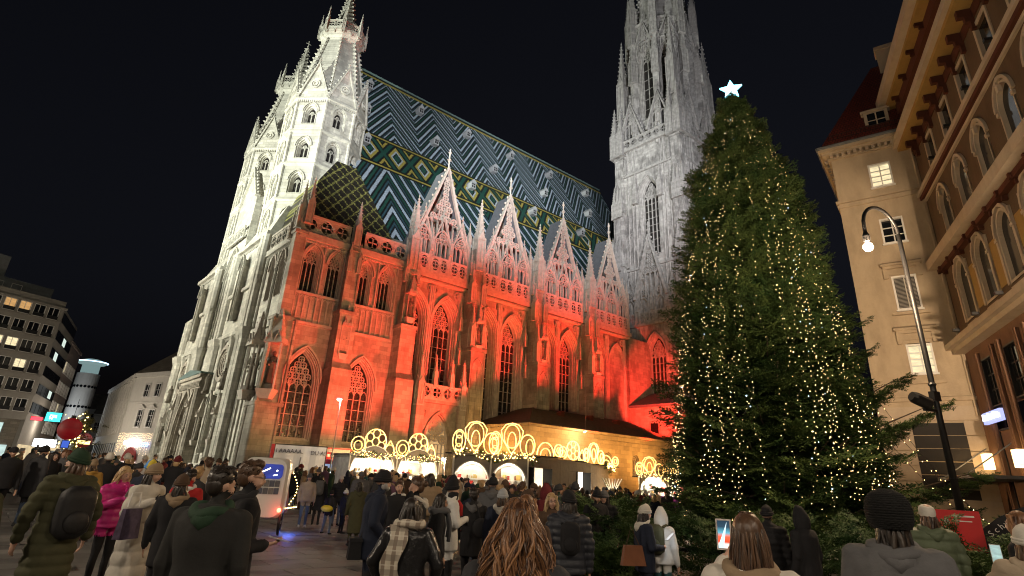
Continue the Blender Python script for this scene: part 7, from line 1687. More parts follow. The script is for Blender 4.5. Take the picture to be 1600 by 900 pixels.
def fore_ground():
    N = .015
    # 1 olive puffer coat
    t, i = person('person in long olive quilted coat and green beanie, from behind, far left', 128, 699, 8.6, -25, 'olive', 'black', 'black', 0, None, 'beanie', 'green', 'lower', 'brown', hood='down', voxel=N, jacket=.33, puff=1.22, quilt=.10, flare=1.12, headyaw=-35, headpitch=8, hcap=(1.6, 1.9), arms={'L': ((-.31, -.02, 1.10), (-.31, .05, .86)), 'R': ((.32, -.03, 1.10), (.33, .04, .86))})
    qm = cloth('black_quilted_nylon', (.016, .016, .017), .55); rucksack('large black quilted backpack on the olive coat', t, i, qm, .36, .52, .2, .86)
    # 2 white puffer coat with food and a shopping bag
    t, i = person('woman in long pale quilted coat and tan beanie, mouth open, holding a snack', 243, 722, 9.6, 132, 'cream', 'black', 'black', 0, 'black', 'beanie', 'tan', 'lower', 'dark', voxel=N, jacket=.26, puff=1.18, quilt=.165, flare=1.15, headyaw=-12, headpitch=-4, facew=True, expr=1, arms={'R': ((.30, .02, 1.13), (.13, .22, 1.26), (-1, 0, -.2), 4, .8), 'L': ((-.29, .0, 1.12), (-.23, .26, 1.10), (0, 0, 1), 4, .9)})
    o = carried('snack', 'yellow pastry snack in the gloved hand of the woman in the pale coat', 'snack', t, (-.20, .39, 1.13)); b = MB(); b.smooth = True; b.ell((0, 0, 0), (.10, .045, .028), 12, 8); b.ell((.03, .01, .028), (.06, .04, .03), 10, 6); ob('pastry', b.mesh('pastry', mat('golden_pastry', (.55, .36, .10), .7, var=.4, scale=30)), o); b = MB(); b.add([(-.11,-.06,-.03),(.11,-.06,-.03),(.12,.06,.0),(-.12,.06,.0),(0,-.07,.02)], [(0,1,2,3),(0,4,1)]); ob('napkin', b.mesh('napkin', M['wht']), o)
    o = carried('shopping_bag', 'dark patterned shopping bag hanging from the arm of the woman in the pale coat', 'bag', t, (.34, .16, .80)); b = MB(); b.taper((0, 0), .29, .26, 0, .34, .11, .05); ob('bag', b.mesh('bag', mat('patterned_bag', (.06, .045, .075), .35, var=1.6, scale=16)), o); b = MB(); b.tube([(-.09, 0, .36), (-.07, 0, .52), (.07, 0, .52), (.09, 0, .36)], .008, 5); ob('handle', b.mesh('handle', M['wht']), o)
    # 3 pink jacket
    t, i = person('blond woman in shiny pink quilted jacket looking at a phone in her hand', 196, 727, 11, 150, 'pink', 'black', 'black', 0, None, None, None, 'long', 'blond', voxel=.018, jacket=.84, puff=1.2, quilt=.11, headpitch=-14, headyaw=-10, facew=True, hood='down', arms={'R': ((.30, .03, 1.12), (.10, .26, 1.22), (-1, 0, 0), 0, .9), 'L': ((-.30, .03, 1.12), (-.06, .20, 1.36), (1, 0, 0), 0, .8)})
    phone('dark phone in the hand of the blond woman in pink', t.location+Matrix.Rotation(t.rotation_euler.z, 3, 'Z') @ Vector((.04, .37, 1.26)), (rad(-30), 0, t.rotation_euler.z), M['black'], False)
    o = carried('handbag', 'small pinkish handbag at the hip of the blond woman in pink', 'bag', t, (.30, .02, .62)); b = MB(); b.smooth = True; b.ell((0, 0, .1), (.13, .06, .11), 12, 8); ob('bag', b.mesh('bag', cloth('dusty_leather', (.22, .10, .10), .5)), o); b = MB(); b.tube([(-.1, 0, .17), (-.25, -.05, .75), (-.1, 0, .17)], .008, 5); ob('strap', b.mesh('strap', M['black']), o)
    # 4 man from behind, green hood
    t, i = person('man in dark jacket with green hood, short dark hair, seen from behind', 350, 727, 5.0, 28, cloth('black_twill', (.020, .020, .019)), 'black', 'black', 0, None, None, None, 'short', 'dark', voxel=N, jacket=.74, puff=1.14, sh=.215, hood='down', hoodc='green', headyaw=28, headpitch=-4, facew=True, seed=3)
    # 5 man with glasses looking right
    t, i = person('man with glasses and short hair in profile, black coat, phone in his hand', 395, 718, 5.7, 78, 'black', 'black', 'black', 0, None, None, None, 'short', 'brown', voxel=N, jacket=.58, puff=1.12, headyaw=6, facew=True, hood='down', seed=8, arms={'R': ((.26, -.07, 1.09), (.14, .17, 1.11), (-.3, 0, 1), 0, .5), 'L': ((-.26, .0, 1.1), (-.2, .1, .85))})
    glasses(t, i); phone('dark phone held flat by the man with glasses', t.location+Matrix.Rotation(t.rotation_euler.z, 3, 'Z') @ Vector((.10, .31, 1.18)), (rad(75), 0, t.rotation_euler.z), M['black'], False)
    person('person in brown beanie and black coat with tan collar, behind green hood', 288, 739, 9.0, 10, 'black', 'black', 'black', 0, None, 'beanie', 'brown', 'lower', 'dark', voxel=.02, jacket=.6, puff=1.1, hood='down', hoodc='tan')
    person('person in red jacket with white collar left of the man with green hood', 300, 733, 11, 25, 'red', 'black', 'black', 0, None, None, None, 'short', 'dark', voxel=.02, puff=1.15, hood='down', hoodc='white', headyaw=20)
    person('blond person with tied hair and dark jacket right of the red jacket', 313, 728, 12, 5, 'charcoal', 'black', 'black', 0, None, None, None, 'bun', 'blond', voxel=.022)
    person('person in long mustard yellow coat and beige beanie, seen from behind', 149, 716, 17, 10, 'mustard', 'black', 'black', 0, None, 'beanie', 'tan', 'lower', 'brown', voxel=.02, jacket=.42, puff=1.1, flare=1.08, hood='down')
    person('person in blue and yellow beanie behind the woman in the pale coat', 238, 717, 13, 30, 'navy', 'black', 'black', 0, None, 'beanie', TWO, None, voxel=.022)
    person('stout man in black coat and pale beanie from behind, left of the blond woman', 174, 706, 18, 5, 'black', 'black', 'black', 0, None, 'beanie', 'cream', None, voxel=.022, jacket=.5, puff=1.25)
    person('man in black jacket and flat cap walking towards the viewer at the left edge', 24, 697, 19, 165, 'black', 'black', 'black', 1, None, 'cap', 'black', None, voxel=.02, puff=1.1, facew=True, walk=.8)
    person('man in dark jacket and jeans turned right, near the left edge', 71, 695, 19.5, 50, 'charcoal', 'denim', 'grey', 0, None, 'beanie', 'black', None, voxel=.02, jacket=.62, puff=1.1, headyaw=30)
    person('laughing dark haired woman in black behind the green beanie', 88, 705, 21, 150, 'black', 'black', 'black', 0, None, None, None, 'long', 'dark', voxel=.022, facew=True)
    person('person in olive anorak cut off by the left edge of the picture', -22, 720, 8.0, 20, 'olive', 'black', 'black', 0, None, 'beanie', 'black', None, voxel=.02, puff=1.2)
    # 8 bearded man with black beanie
    t, i = person('grey bearded man in black beanie and navy jacket in profile, facing right', 593, 733, 8.6, 84, 'navy', 'black', 'black', 0, None, 'beanie', 'black', None, voxel=N, jacket=.70, puff=1.2, lean=.06, hood='down', headpitch=-6, facew=True, arms={'R': ((.26, -.02, 1.12), (.20, .19, .92), (-1, 0, 0), 0, .9), 'L': ((-.25, 0, 1.1), (-.2, .15, .9))})
    b = on_head(i, lambda b: (setattr(b, 'smooth', True), b.ell((0, .062, .028), (.047, .046, .040), 12, 8), [b.ell((sx*.05, .03, .045), (.022, .045, .045), 10, 6) for sx in (-1, 1)])); ob('beard', b.mesh('beard', HAIR['grey']), t)
    o = carried('camera_bag', 'black camera bag on the hip of the grey bearded man', 'bag', t, (.13, -.20, .72)); b = MB(); b.smooth = False; b.taper((0, 0), .26, .24, 0, .2, .16, .14); b.taper((0, 0), .27, .25, .2, .24, .17, .15); ob('bag', b.mesh('bag', CL['black']), o); b = MB(); b.tube([(0, .05, .22), (-.05, .2, .6), (-.3, .33, .78)], .014, 5); ob('strap', b.mesh('strap', CL['black']), o)
    o = carried('orange_bag', 'orange shopping bag in front of the grey bearded man', 'bag', t, (.20, .26, .42)); b = MB(); b.taper((0, 0), .14, .12, 0, .42, .30, .28); ob('bag', b.mesh('bag', mat('orange_paper', (.50, .17, .03), .6)), o); b = MB(); b.tube([(0, -.07, .42), (0, -.05, .53), (0, .05, .53), (0, .07, .42)], .006, 5); ob('handle', b.mesh('handle', CL['brown']), o)
    # 9 woman with fur trimmed jacket and plaid scarf
    t, i = person('dark haired woman from behind in black leather jacket with fur trim', 645, 776, 6.0, 14, cloth('black_leather', (.015, .015, .016), .28, .3, 5, .5, .02), 'black', 'black', 0, None, None, None, 'long', 'dark', voxel=N, jacket=.86, puff=1.2, headyaw=10, arms={'L': ((-.33, -.02, 1.12), (-.28, .10, .92)), 'R': ((.33, -.02, 1.12), (.28, .12, .92))})
    fm = hair_mat('fox_fur', (.10, .075, .055), (.42, .36, .30)); rng = random.Random(4); b = MB()
    for j in range(2600):
        a = rng.uniform(0, 2*PI); z = rng.uniform(.84, 1.0); rx, ry = .30, .22; p = Vector((rx*math.cos(a), ry*math.sin(a)-.01, z)); d = Vector((math.cos(a), math.sin(a), -.9+rng.uniform(-.5, .5))).normalized()*rng.uniform(.05, .095); s = Vector((-math.sin(a), math.cos(a), 0))*.004
        b.add([i['S'](p-s), i['S'](p+s), i['S'](p+d)], [(0, 1, 2)])
    ob('fur_trim', b.mesh('fur_trim', fm), t)
    b = MB()
    for j in range(900):
        a = rng.uniform(0, 2*PI); p = Vector((.13*math.cos(a), .12*math.sin(a)-.02, 1.45+rng.uniform(-.03, .03))); d = Vector((math.cos(a), math.sin(a), .3+rng.uniform(-.6, .5))).normalized()*rng.uniform(.04, .07); s = Vector((-math.sin(a), math.cos(a), 0))*.004
        b.add([i['S'](p-s), i['S'](p+s), i['S'](p+d)], [(0, 1, 2)])
    ob('fur_collar', b.mesh('fur_collar', fm), t)
    g = G('plaid_wool'); o_ = g.xyz(g.obj()); fx = g.math('FRACT', g.math('DIVIDE', o_[0], .085)); fz = g.math('FRACT', g.math('DIVIDE', o_[2], .115)); c = g.mix(g.math('LESS_THAN', fx, .42), (.52, .47, .38), (.25, .20, .155)); c = g.mix(g.math('MULTIPLY', g.math('LESS_THAN', fz, .42), .6), c, (.17, .14, .115)); c = g.mix(g.math('MULTIPLY', g.math('LESS_THAN', g.math('ABSOLUTE', g.math('SUBTRACT', fz, .7)), .05), .6), c, (.6, .56, .48)); g.bump(g.noise(g.obj(), 120, 2), .4, .004); plaid = g.out(c, .95)
    b = MB(); b.smooth = True; rows = [(-.02+.02*math.sin(j*.9), -.145-.085*min(1, j/3)-.008*math.sin(j*1.7), 1.47-.066*j) for j in range(10)]
    vs = [i['S']((x-.09+.018*math.sin(j*.8)*1+.18*u/6-.06, y-.012*math.sin(u*2.1+j*.5), z)) for j, (x, y, z) in enumerate(rows) for u in range(7)]; vs2 = [v+Vector((0, .012, 0)) for v in vs]; m = len(vs)
    b.add(vs+vs2, [(j*7+u, j*7+u+1, j*7+u+8, j*7+u+7) for j in range(9) for u in range(6)]+[(m+j*7+u+7, m+j*7+u+8, m+j*7+u+1, m+j*7+u) for j in range(9) for u in range(6)])
    b.smooth = False
    for u in range(26):
        x = vs[63][0]+(vs[69][0]-vs[63][0])*u/25; q = vs[63]; b.tube([(x, q[1]+.005, q[2]), (x+.004*math.sin(u*3), q[1]-.005, q[2]-.045), (x+.008*math.sin(u*5), q[1]+.004, q[2]-.085)], .0032, 4)
    b.smooth = True; b.tube([i['S']((.115*math.cos(a), -.015+.115*math.sin(a), 1.475+.01*math.sin(3*a))) for a in [k*PI/8 for k in range(16)]], .04, 8, True, flat=1.3)
    ob('scarf', b.mesh('scarf', plaid), t)
    person('woman with tied brown hair looking left, hand at her ear', 655, 745, 8.8, -82, 'black', 'black', 'black', 0, None, None, None, 'bun', 'brown', voxel=.018, puff=1.1, facew=True, hood='down', hoodc='cream', arms={'L': ((-.30, .12, 1.28), (-.15, .07, 1.50), (1, 0, 0), 0, .8)})
    t, i = person('curly haired woman with glasses and grey scarf in profile, facing right', 688, 770, 9.2, 80, 'black', 'black', 'black', 1, None, None, None, 'long', 'dark', voxel=.018, puff=1.1, facew=True, headpitch=-8); glasses(t, i)
    b = MB(); b.smooth = True; b.tube([i['S']((.12*math.cos(a), .01+.12*math.sin(a), 1.46+.014*math.sin(3*a))) for a in [k*PI/8 for k in range(16)]], .05, 8, True, flat=1.3); b.tube([i['S'](p) for p in ((.05, .15, 1.44), (.06, .20, 1.25), (.05, .19, 1.02))], .055, 8, flat=.5); b.tube([i['S'](p) for p in ((-.04, .15, 1.44), (-.03, .19, 1.2), (-.05, .18, 1.08))], .05, 8, flat=.5); ob('scarf', b.mesh('scarf', CL['grey']), t)
    t, i = person('man in white hooded jacket and pointed black beanie, black scarf over his chin', 707, 742, 9.8, 72, 'white', 'black', 'black', 0, 'black', 'tall', 'black', None, voxel=N, jacket=.74, puff=1.16, hood='down', facew=True, arms={'R': ((.28, .03, 1.12), (.09, .25, 1.18), (-1, 0, .2), 4, 1.0), 'L': ((-.28, .03, 1.12), (-.05, .22, 1.12), (1, 0, 0), 4, 1.0)})
    b = on_head(i, lambda b: (setattr(b, 'smooth', True), b.lathe([(.072, -.05), (.084, 0), (.080, .045), (.070, .062)], 16, c=(0, .022)))); ob('scarf', b.mesh('scarf', CL['black']), t); b = MB(); b.smooth = True
    for sx in (-1, 1): b.tube([i['S'](p) for p in ((sx*.09, .10, 1.44), (sx*.07, .17, 1.36), (sx*.05, .18, 1.22))], .03, 6, flat=.5)
    ob('scarf_end', b.mesh('scarf_end', CL['red']), t)
    t, i = person('person in black coat with grey hood folded down, dark hair, from behind', 742, 762, 10.6, 4, 'black', 'black', 'black', 0, None, None, None, 'short', 'dark', voxel=.018, jacket=.62, puff=1.12, hood='down', hoodc='grey', seed=12)
    o = carried('handbag', 'black handbag on the back of the coat with grey hood', 'bag', t, (.16, -.22, .88)); b = MB(); b.smooth = True; b.ell((0, 0, .12), (.15, .07, .15), 12, 8); ob('bag', b.mesh('bag', CL['black']), o); b = MB(); b.tube([(0, 0, .2), (-.1, .05, .45), (-.25, .12, .6)], .012, 5); ob('strap', b.mesh('strap', CL['black']), o)
    # big curly hair in front
    t, i = person('woman with very long wavy auburn hair seen from behind, centre front', 812, 777, 3.05, 4, 'charcoal', 'black', 'black', 0, None, None, None, None, voxel=N, puff=1.1)
    ob('hair', on_head(i, lambda b: (setattr(b, 'smooth', True), setattr(b, 'mi', 1), b.ell((0, -.02, .135), (.080, .096, .090), 18, 12), b.ell((0, -.06, .02), (.085, .05, .15), 16, 10), b.ell((0, -.085, -.18), (.13, .05, .22), 16, 10), strands(b, random.Random(2), 2200, .60, .155, .036, .0023, flat=2.0, top=.212))).mesh('hair', hair_of('auburn')), t)
    person('woman with light brown hair just behind the wavy auburn hair', 824, 771, 6.4, 12, 'brown', 'black', 'black', 0, None, None, None, 'long', 'auburn', voxel=.02, headyaw=15)
    t, i = person('person in dark quilted jacket and black fur hat from behind, hood folded down', 889, 764, 8.0, -6, cloth('slate_nylon', (.030, .033, .042), .5), 'teal', 'black', 0, None, 'beanie', 'black', 'lower', 'dark', voxel=N, jacket=.78, puff=1.22, quilt=.085, hood='down', headyaw=-25)
    rucksack('small black backpack slung over the dark quilted jacket', t, i, CL['black'], .24, .36, .12, 1.0)
    t, i = person('blond woman with glasses facing the viewer, taupe coat', 862, 769, 9.6, 175, 'brown', 'black', 'black', 0, None, None, None, 'long', 'blond', voxel=.018, puff=1.1, facew=True, headyaw=-10); glasses(t, i)
    person('man in black beanie and black jacket bending to the woman in grey beanie', 929, 763, 12.8, 148, 'black', 'navy', 'black', 1, None, 'beanie', 'black', None, voxel=.018, puff=1.15, facew=True, headyaw=10, headpitch=-14, lean=.10, arms={'L': ((-.30, .06, 1.12), (-.20, .26, 1.0), (1, 0, .3), 0, .5), 'R': ((.26, 0, 1.1), (.2, .12, .88))})
    person('woman in grey bobble beanie and black quilted coat beside the bending man', 945, 766, 13.0, 190, 'black', 'black', 'black', 0, 'black', 'pom', 'grey', 'lower', 'dark', voxel=.018, puff=1.15, quilt=.09, jacket=.6, facew=True, headpitch=-10, headyaw=18)
    # by the hedge
    t, i = person('woman in white beanie and navy jacket lit by her phone, beside the hedge', 1005, 786, 9.8, 66, 'navy', 'black', 'black', 0, None, 'beanie', 'cream', 'lower', 'dark', voxel=N, jacket=.72, puff=1.12, facew=True, headpitch=-4, hood='down', hoodc='cream', arms={'R': ((.27, .02, 1.10), (.08, .27, 1.08), (-1, 0, .4), 0, .7)})
    wp = t.location+Matrix.Rotation(t.rotation_euler.z, 3, 'Z') @ Vector((.03, .40, 1.10)); phone('bright white phone screen in front of the woman in white beanie', wp, (rad(50), 0, t.rotation_euler.z+PI), emat('phone_screen_white', (.85, .92, 1), 9)); p = point('phone_light', wp+Matrix.Rotation(t.rotation_euler.z, 3, 'Z') @ Vector((0, -.06, .08)), 1.6, (.85, .92, 1), .04)
    o = carried('handbag', 'brown leather handbag at the side of the woman in white beanie', 'bag', t, (.12, -.24, .72)); b = MB(); b.taper((0, 0), .10, .08, 0, .26, .36, .26); ob('bag', b.mesh('bag', cloth('brown_leather', (.22, .085, .04), .4)), o); b = MB(); b.tube([(0, -.1, .26), (0, -.02, .5), (0, .1, .26)], .008, 5); ob('strap', b.mesh('strap', CL['brown']), o)
    t, i = person('person in white hooded jacket with olive backpack, behind the white beanie', 1031, 795, 10.4, 25, 'white', 'teal', 'black', 0, None, None, None, None, hood='up', hoodc='white', voxel=.018, puff=1.2)
    rucksack('olive backpack on the white hooded jacket', t, i, CL['olive'], .28, .42, .13, .98)
    person('dark hooded person leaning towards the tree, right of the raised phone', 1250, 790, 9.8, -58, 'black', 'black', 'black', 0, None, None, None, None, hood='up', voxel=.018, puff=1.2, jacket=.62, headpitch=-6)
    person('person in black quilted jacket behind the raised phone', 1196, 788, 10.2, 15, 'black', 'black', 'black', 0, None, 'beanie', 'black', None, voxel=.02, puff=1.2, quilt=.09)
    # phone photographer
    t, i = person('long haired brunette in cream jacket holding up a phone, from behind', 1166, 799, 3.7, 2, 'cream', 'denim', 'black', 0, None, None, None, None, voxel=N, puff=1.22, hood='down', hoodc='tan', arms={'L': ((-.30, .14, 1.18), (-.17, .34, 1.42), (1, 0, 0), 0, .7), 'R': ((.30, .05, 1.1), (.26, .14, .9))})
    ob('hair', on_head(i, lambda b: (setattr(b, 'smooth', True), b.ell((0, -.022, .135), (.083, .099, .095), 18, 12), b.ell((0, -.06, .03), (.082, .06, .15), 16, 10), strands(b, random.Random(9), 1600, .40, .045, .007, .0022, flat=2.0, top=.212))).mesh('hair', hair_of('brown')), t)
    g = G('phone_picture'); o_ = g.xyz(g.obj()); c = g.ramp(g.math('ADD', g.math('MULTIPLY', o_[2], 6.2), .5), [(0, (.9, .75, .6)), (.16, (.9, .8, .7)), (.24, (.8, .06, .02)), (.42, (.85, .12, .05)), (.55, (.10, .35, .45)), (.75, (.02, .05, .08)), (1, (.01, .03, .05))]); c = g.mix(g.math('LESS_THAN', g.math('ABSOLUTE', g.math('ADD', o_[0], g.math('MULTIPLY', o_[2], -.3))), g.math('MULTIPLY', g.math('SUBTRACT', .07, o_[2]), .12)), c, (.55, .72, .80)); scr = g.out((.01, .01, .01), .2, emit=c, es=1.6)
    ph = phone('phone in pale case held up, showing the lit cathedral', t.location+Matrix.Rotation(t.rotation_euler.z, 3, 'Z') @ Vector((-.155, .42, 1.52)), (rad(-6), 0, t.rotation_euler.z), scr)
    rim = MB(); rim.box(-.044, .044, -.004, .006, -.085, .085); ob('cover', rim.mesh('cover', mat('pale_phone_cover', (.55, .5, .48), .5)), ph)
    # big black knitted hat
    t, i = person('person in big black knitted hat and grey hooded jacket, from behind', 1384, 776, 4.7, -3, 'grey', 'black', 'black', 0, None, None, None, None, voxel=N, puff=1.30, hcap=(1.55, 1.80), hood='down', hoodc='grey', sh=.21)
    ob('hair', on_head(i, lambda b: (setattr(b, 'smooth', True), b.ell((0, -.05, .04), (.085, .065, .12), 14, 8), strands(b, random.Random(31), 160, .26, .03, .01, .004, top=.13))).mesh('hair', hair_of('dark')), t)
    def knit(b):
        b.smooth = True; n = 40; rings = [(.100, .118, .06), (.118, .135, .10), (.122, .140, .155), (.112, .128, .205), (.085, .098, .245), (.04, .05, .266), (.01, .01, .27)]
        for q in range(24):
            f = q/23*(len(rings)-1); j = min(len(rings)-2, int(f)); u = f-j; rx, ry, z = [rings[j][m]*(1-u)+rings[j+1][m]*u for m in range(3)]
            b.tube([((rx+.004*((k+q) % 2))*math.cos(2*PI*k/n), -.012+(ry+.004*((k+q) % 2))*math.sin(2*PI*k/n), z) for k in range(n)], .0085, 5, True)
    ob('knitted_hat', on_head(i, knit).mesh('knitted_hat', cloth('black_wool', (.010, .010, .010), .95, .4, 40, .6)), t)
    person('person in sage green quilted jacket and white cap near the lamp base', 1446, 786, 9.6, -18, cloth('sage_nylon', (.10, .125, .075), .6), 'black', 'black', 0, None, 'cap', 'cream', 'lower', 'brown', voxel=.016, puff=1.18, quilt=.12, hood='down')
    t, i = person('person in beige quilted jacket and cream beanie holding a phone, at the right edge', 1597, 818, 6.6, -8, 'beige', 'black', 'black', 0, None, 'beanie', 'cream', 'lower', 'brown', voxel=N, puff=1.25, quilt=.17, hood='down', arms={'L': ((-.31, .10, 1.18), (-.19, .32, 1.30), (1, 0, 0), 0, .8)})
    phone('phone with lit screen in the hand of the person in beige', t.location+Matrix.Rotation(t.rotation_euler.z, 3, 'Z') @ Vector((-.17, .41, 1.40)), (rad(-8), 0, t.rotation_euler.z), emat('phone_screen_dim', (.55, .8, .75), 1.2, var=20))
    person('auburn haired woman in black facing left, at the right edge', 1588, 797, 8.4, -70, 'black', 'black', 'black', 0, None, None, None, 'long', 'auburn', voxel=.018, puff=1.1, facew=True)
    # group on the open paving by the rickshaw
    person('girl in beige jacket and blue jeans with crossbody strap, grey hat', 485, 739, 21, 170, 'beige', 'denim', 'white', 0, None, 'beanie', 'grey', 'lower', 'dark', voxel=.025, puff=1.15, facew=True)
    t, i = person('person in long black coat with grey backpack right of the beige jacket', 504, 742, 22, 10, 'black', 'black', 'black', 0, None, None, None, 'short', 'dark', voxel=.025, jacket=.5, puff=1.1); rucksack('grey backpack on the long black coat', t, i, CL['grey'])
    t, i = person('child in black jacket and jeans with yellow bag', 519, 765, 19, 30, 'black', 'denim', 'black', 0, None, 'beanie', 'black', None, voxel=.025, hcap=(1.15, 1.45), walk=.5); o = carried('waist_bag', 'bright yellow bag at the waist of the child', 'bag', t, (.05, -.22, .62)); b = MB(); b.smooth = True; b.ell((0, 0, .07), (.2, .07, .09), 12, 7); ob('bag', b.mesh('bag', mat('yellow_nylon', (.60, .48, .03), .5)), o); b = MB(); b.tube([(-.19,0,.07),(-.2,.2,.1),(0,.33,.12),(.2,.2,.1),(.19,0,.07)], .012, 5); ob('strap', b.mesh('strap', CL['black']), o)
    t, i = person('small child in white beanie and dark jacket holding a pale bag', 541, 765, 19.5, 60, 'charcoal', 'black', 'black', 0, None, 'pom', 'white', None, voxel=.025, hcap=(1.05, 1.35))
    person('person in long olive coat from behind, hood folded down', 563, 752, 16.5, -15, 'olive', 'black', 'black', 0, None, None, None, 'long', 'dark', voxel=.025, jacket=.34, puff=1.15, hood='down')
    person('woman in white fur hat and black puffer right of the grey backpack', 534, 742, 22, 165, 'black', 'denim', 'black', 0, None, 'beanie', 'cream', 'lower', 'brown', voxel=.025, puff=1.2, quilt=.09, facew=True)
    person('bareheaded man in black jacket over a white hoodie, facing the viewer', 625, 750, 11.8, 172, 'black', 'black', 'black', 0, None, None, None, 'short', 'brown', voxel=.022, puff=1.1, hood='down', hoodc='white', facew=True)
    person('person in grey coat and black bobble hat, from behind, before the middle stall', 771, 745, 12.5, 8, 'grey', 'black', 'black', 0, None, 'pom', 'black', None, voxel=.022, puff=1.2, hood='down')
    person('person in pale grey knitted beanie and navy coat, before the middle stall', 786, 762, 10.2, 12, 'navy', 'black', 'black', 0, None, 'beanie', cloth('pale_knit', (.36, .38, .40)), 'lower', 'brown', voxel=.022, hood='down', hoodc='cream', puff=1.15)
    person('woman in brown beanie and pale blue scarf facing right, left of blond woman', 823, 763, 9.2, 120, 'charcoal', 'black', 'black', 0, None, 'beanie', 'brown', 'lower', 'brown', voxel=.022, facew=True, hood='down', hoodc=cloth('pale_blue_wool', (.35, .42, .5)))
    person('person in burgundy headscarf and dark coat before the pavilion', 853, 755, 13, 20, 'burgundy', 'black', 'black', 0, None, None, None, None, hood='up', hoodc='burgundy', voxel=.022)
    person('tall person in grey beanie and black coat before the pavilion hatch', 899, 752, 14, 5, 'black', 'black', 'black', 0, None, 'beanie', 'charcoal', None, voxel=.022, puff=1.1, hcap=(1.6, 2.0))
g = G('blue_yellow_knit'); o_ = g.xyz(g.obj()); TWO = g.out(g.mix(g.math('GREATER_THAN', o_[0], .0), (.10, .28, .62), (.65, .52, .06)), .9)
fore_ground()

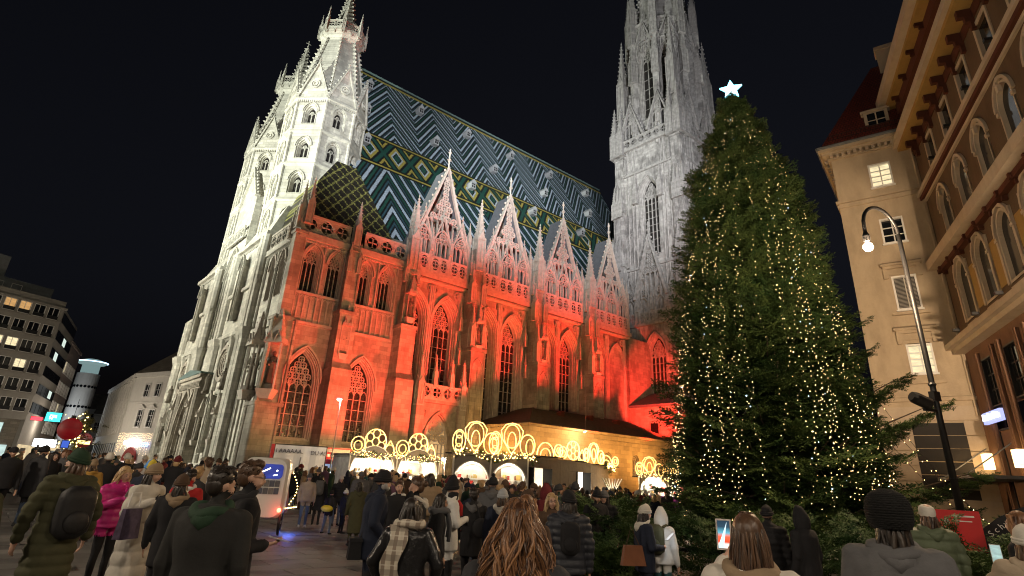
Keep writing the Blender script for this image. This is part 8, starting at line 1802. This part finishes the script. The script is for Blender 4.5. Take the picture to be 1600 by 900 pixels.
def crowd():
    """the rest of the crowd: a few bodies, each copied with its own clothes, size and turn"""
    rng = random.Random(21); base = [SKIN[0], CL['black'], CL['black'], CL['black'], SKIN[0]]
    kinds = [dict(jacket=.80, puff=1.12), dict(jacket=.52, puff=1.08, flare=1.04), dict(jacket=.84, puff=1.2, quilt=.10), dict(jacket=.62, puff=1.1, sh=.18, hip=.165), dict(jacket=.36, puff=1.1, sh=.18, flare=1.1), dict(jacket=.78, puff=1.12, walk=.7), dict(jacket=.74, puff=1.14, arms={'L': ((-.29, .04, 1.12), (-.10, .24, 1.18), (1, 0, 0), 0, .8), 'R': ((.29, .04, 1.12), (.10, .24, 1.2), (-1, 0, 0), 0, .8)}), dict(jacket=.8, puff=1.1, headpitch=10, headyaw=0)]
    bodies = []
    for k in kinds: bodies.append(body_mesh('body', base, h=1.72, voxel=.036, **k))
    heads = {}
    def hm(key, info_i):
        kk = (key, info_i == 7)
        if kk not in heads:
            inf = bodies[7 if info_i == 7 else 0][1]; f = {'beanie': lambda b: beanie(b), 'pom': lambda b: beanie(b, True), 'short': lambda b: short_hair(b, 5), 'long': lambda b: (setattr(b, 'smooth', True), b.ell((0, -.022, .135), (.083, .10, .096), 14, 9), b.ell((0, -.06, .03), (.082, .06, .16), 12, 8), strands(b, random.Random(3), 40, .36, .05, .012, .012)), 'lower': lambda b: b.ell((0, -.055, .035), (.076, .055, .11), 12, 8), 'hood': lambda b: hood_up(b), 'down': lambda b: hood_down(b, 1.1), 'bun': lambda b: (short_hair(b, 6, 0), b.ell((0, -.12, .14), (.04, .04, .04), 8, 6))}[key]
            heads[kk] = on_head(inf, f).mesh('hat' if key in ('beanie', 'pom') else 'hair' if key != 'hood' and key != 'down' else 'hood', CL['black'])
        return heads[kk]
    coats = ['black']*9+['charcoal']*6+['navy']*5+['grey']*3+['brown']*4+['olive']*3+['beige']*2+['burgundy']*2+['green']*2+['tan']*2+['cream', 'purple', 'teal', 'white']
    tops = [('beanie', c, c2) for c, c2 in (('black', 'black beanie'), ('black', 'black beanie'), ('grey', 'grey beanie'), ('burgundy', 'burgundy beanie'), ('cream', 'cream beanie'), ('brown', 'brown beanie'), ('navy', 'navy beanie'), ('charcoal', 'charcoal beanie'), ('green', 'dark green beanie'))]+[('pom', 'grey', 'grey bobble hat'), ('pom', 'cream', 'cream bobble hat')]+[('short', c, c2) for c, c2 in (('dark', 'short dark hair'), ('dark', 'short dark hair'), ('brown', 'short brown hair'), ('grey', 'short grey hair'))]+[('long', c, c2) for c, c2 in (('dark', 'long dark hair'), ('brown', 'long brown hair'), ('blond', 'long blond hair'), ('auburn', 'long auburn hair'))]+[('hood', 'coat', 'hood up'), ('bun', 'brown', 'tied brown hair'), ('bun', 'blond', 'tied blond hair')]
    zones = [(-43.5, -37, 23, 52, 26, 'far left on the square', 0), (-37, -33, 20, 52, 20, 'before the red ball street', 0), (-33, -26.5, 14.5, 44, 28, 'before the west portal', 0), (-26.5, -21, 13, 38, 18, 'by the cathedral corner', 0), (-20, -13.2, 24, 39, 20, 'between rickshaw and kiosk', 0),
             (-13, -9, 13, 39, 24, 'before left stall, left arch', 0), (-9, -4.6, 12, 38, 28, 'before left stall, right arch', 0), (-4.6, -.5, 12, 31, 26, 'before middle stall, left arch', 0), (-.5, 3.2, 11.5, 31, 26, 'before middle stall, right arch', 0), (3.2, 7.4, 13, 33, 28, 'before the first pavilion hatch', 0), (7.4, 11.5, 18.5, 39, 24, 'before the far pavilion hatch', 0), (11.5, 15.2, 18.5, 42, 16, 'between pavilion and tree', 0)]
    pts = [Vector(o.location).to_2d() for o in bpy.data.objects if o.get('category') == 'person' and o.get('label')]; names = set()
    rk = pol(-20.7, 18).to_2d()
    for a0, a1, r0, r1, n, where, _ in zones:
        k = 0; tries = 0
        while k < n and tries < 4000:
            tries += 1; az = rng.uniform(a0, a1); r = r0+(r1-r0)*rng.random()**.75; p = pol(az, r); q = p.to_2d()
            if any((q-s).length < .62 for s in pts) or (q-rk).length < 1.9: continue
            ch = math.hypot(*(q-TP.to_2d()))
            e = p.x*math.cos(CH)+p.y*math.sin(CH); qq = -p.x*math.sin(CH)+p.y*math.cos(CH)
            if ch < 5 or qq > 50 and e > 14 or (qq > 36.2 and 17.5 < e < 26) or (12.6 < e < 22 and 42.8 < qq < 46.5): continue
            face = rng.choice((0, 0, 0, 10, -15, 25, -40, 60, -75, 90, 120, 160, 180, -150)); pose = 'back turned' if abs(face) < 50 else 'in profile' if abs(face) < 125 else 'facing the viewer'
            coat = rng.choice(coats); hd, hc, hn = rng.choice(tops); lab = 'person in %s coat, %s, %s, %s' % (coat, hn, pose, where)
            if lab in names: continue
            names.add(lab); pts.append(q); k += 1; bi = rng.randrange(8); s = rng.uniform(.90, 1.09) if az < -4.6 else rng.uniform(.86, 1.01)
            g0 = gz(p.x)
            t = thing('person', lab, 'person', (p.x, p.y, g0), rad(-(az+face)), 'people in the crowd on the square'); t.scale = (s*rng.uniform(.95, 1.08), s*rng.uniform(.95, 1.08), s)
            o = ob('body', bodies[bi][0], t)
            for j, m_ in ((0, SKIN[rng.choice((0, 0, 1, 1, 2))]), (1, CL[coat]), (2, CL[rng.choice(('black', 'black', 'denim', 'charcoal', 'navy', 'brown'))]), (3, CL[rng.choice(('black', 'black', 'white', 'brown'))])): o.material_slots[j].link = 'OBJECT'; o.material_slots[j].material = m_
            hk = ob('beanie' if hd in ('beanie', 'pom') else 'hood' if hd == 'hood' else 'hair', hm(hd, bi), t); hk.material_slots[0].link = 'OBJECT'; hk.material_slots[0].material = CL[coat] if hd == 'hood' else CL[hc] if hd in ('beanie', 'pom') else HAIR[hc]
            if hd in ('beanie', 'pom'):
                l = ob('hair', hm('lower', bi), t); l.material_slots[0].link = 'OBJECT'; l.material_slots[0].material = HAIR[rng.choice(('dark', 'brown', 'blond'))]
            if rng.random() < .5 and hd != 'hood':
                l = ob('hood', hm('down', bi), t); l.material_slots[0].link = 'OBJECT'; l.material_slots[0].material = CL[coat if rng.random() < .6 else rng.choice(('tan', 'grey', 'brown'))]
crowd()

for o in list(bpy.data.objects):
    if o.type == 'MESH' and o.name.split('.')[0] in ('cornice', 'balcony_rail', 'rusticated_course', 'window_band', 'window_pediment', 'window_keystone', 'window_surround', 'lit_window', 'string_course', 'penthouse', 'text_line', 'lamp', 'gutter', 'transept_wall') and o.data.users == 1: auto_split(o)
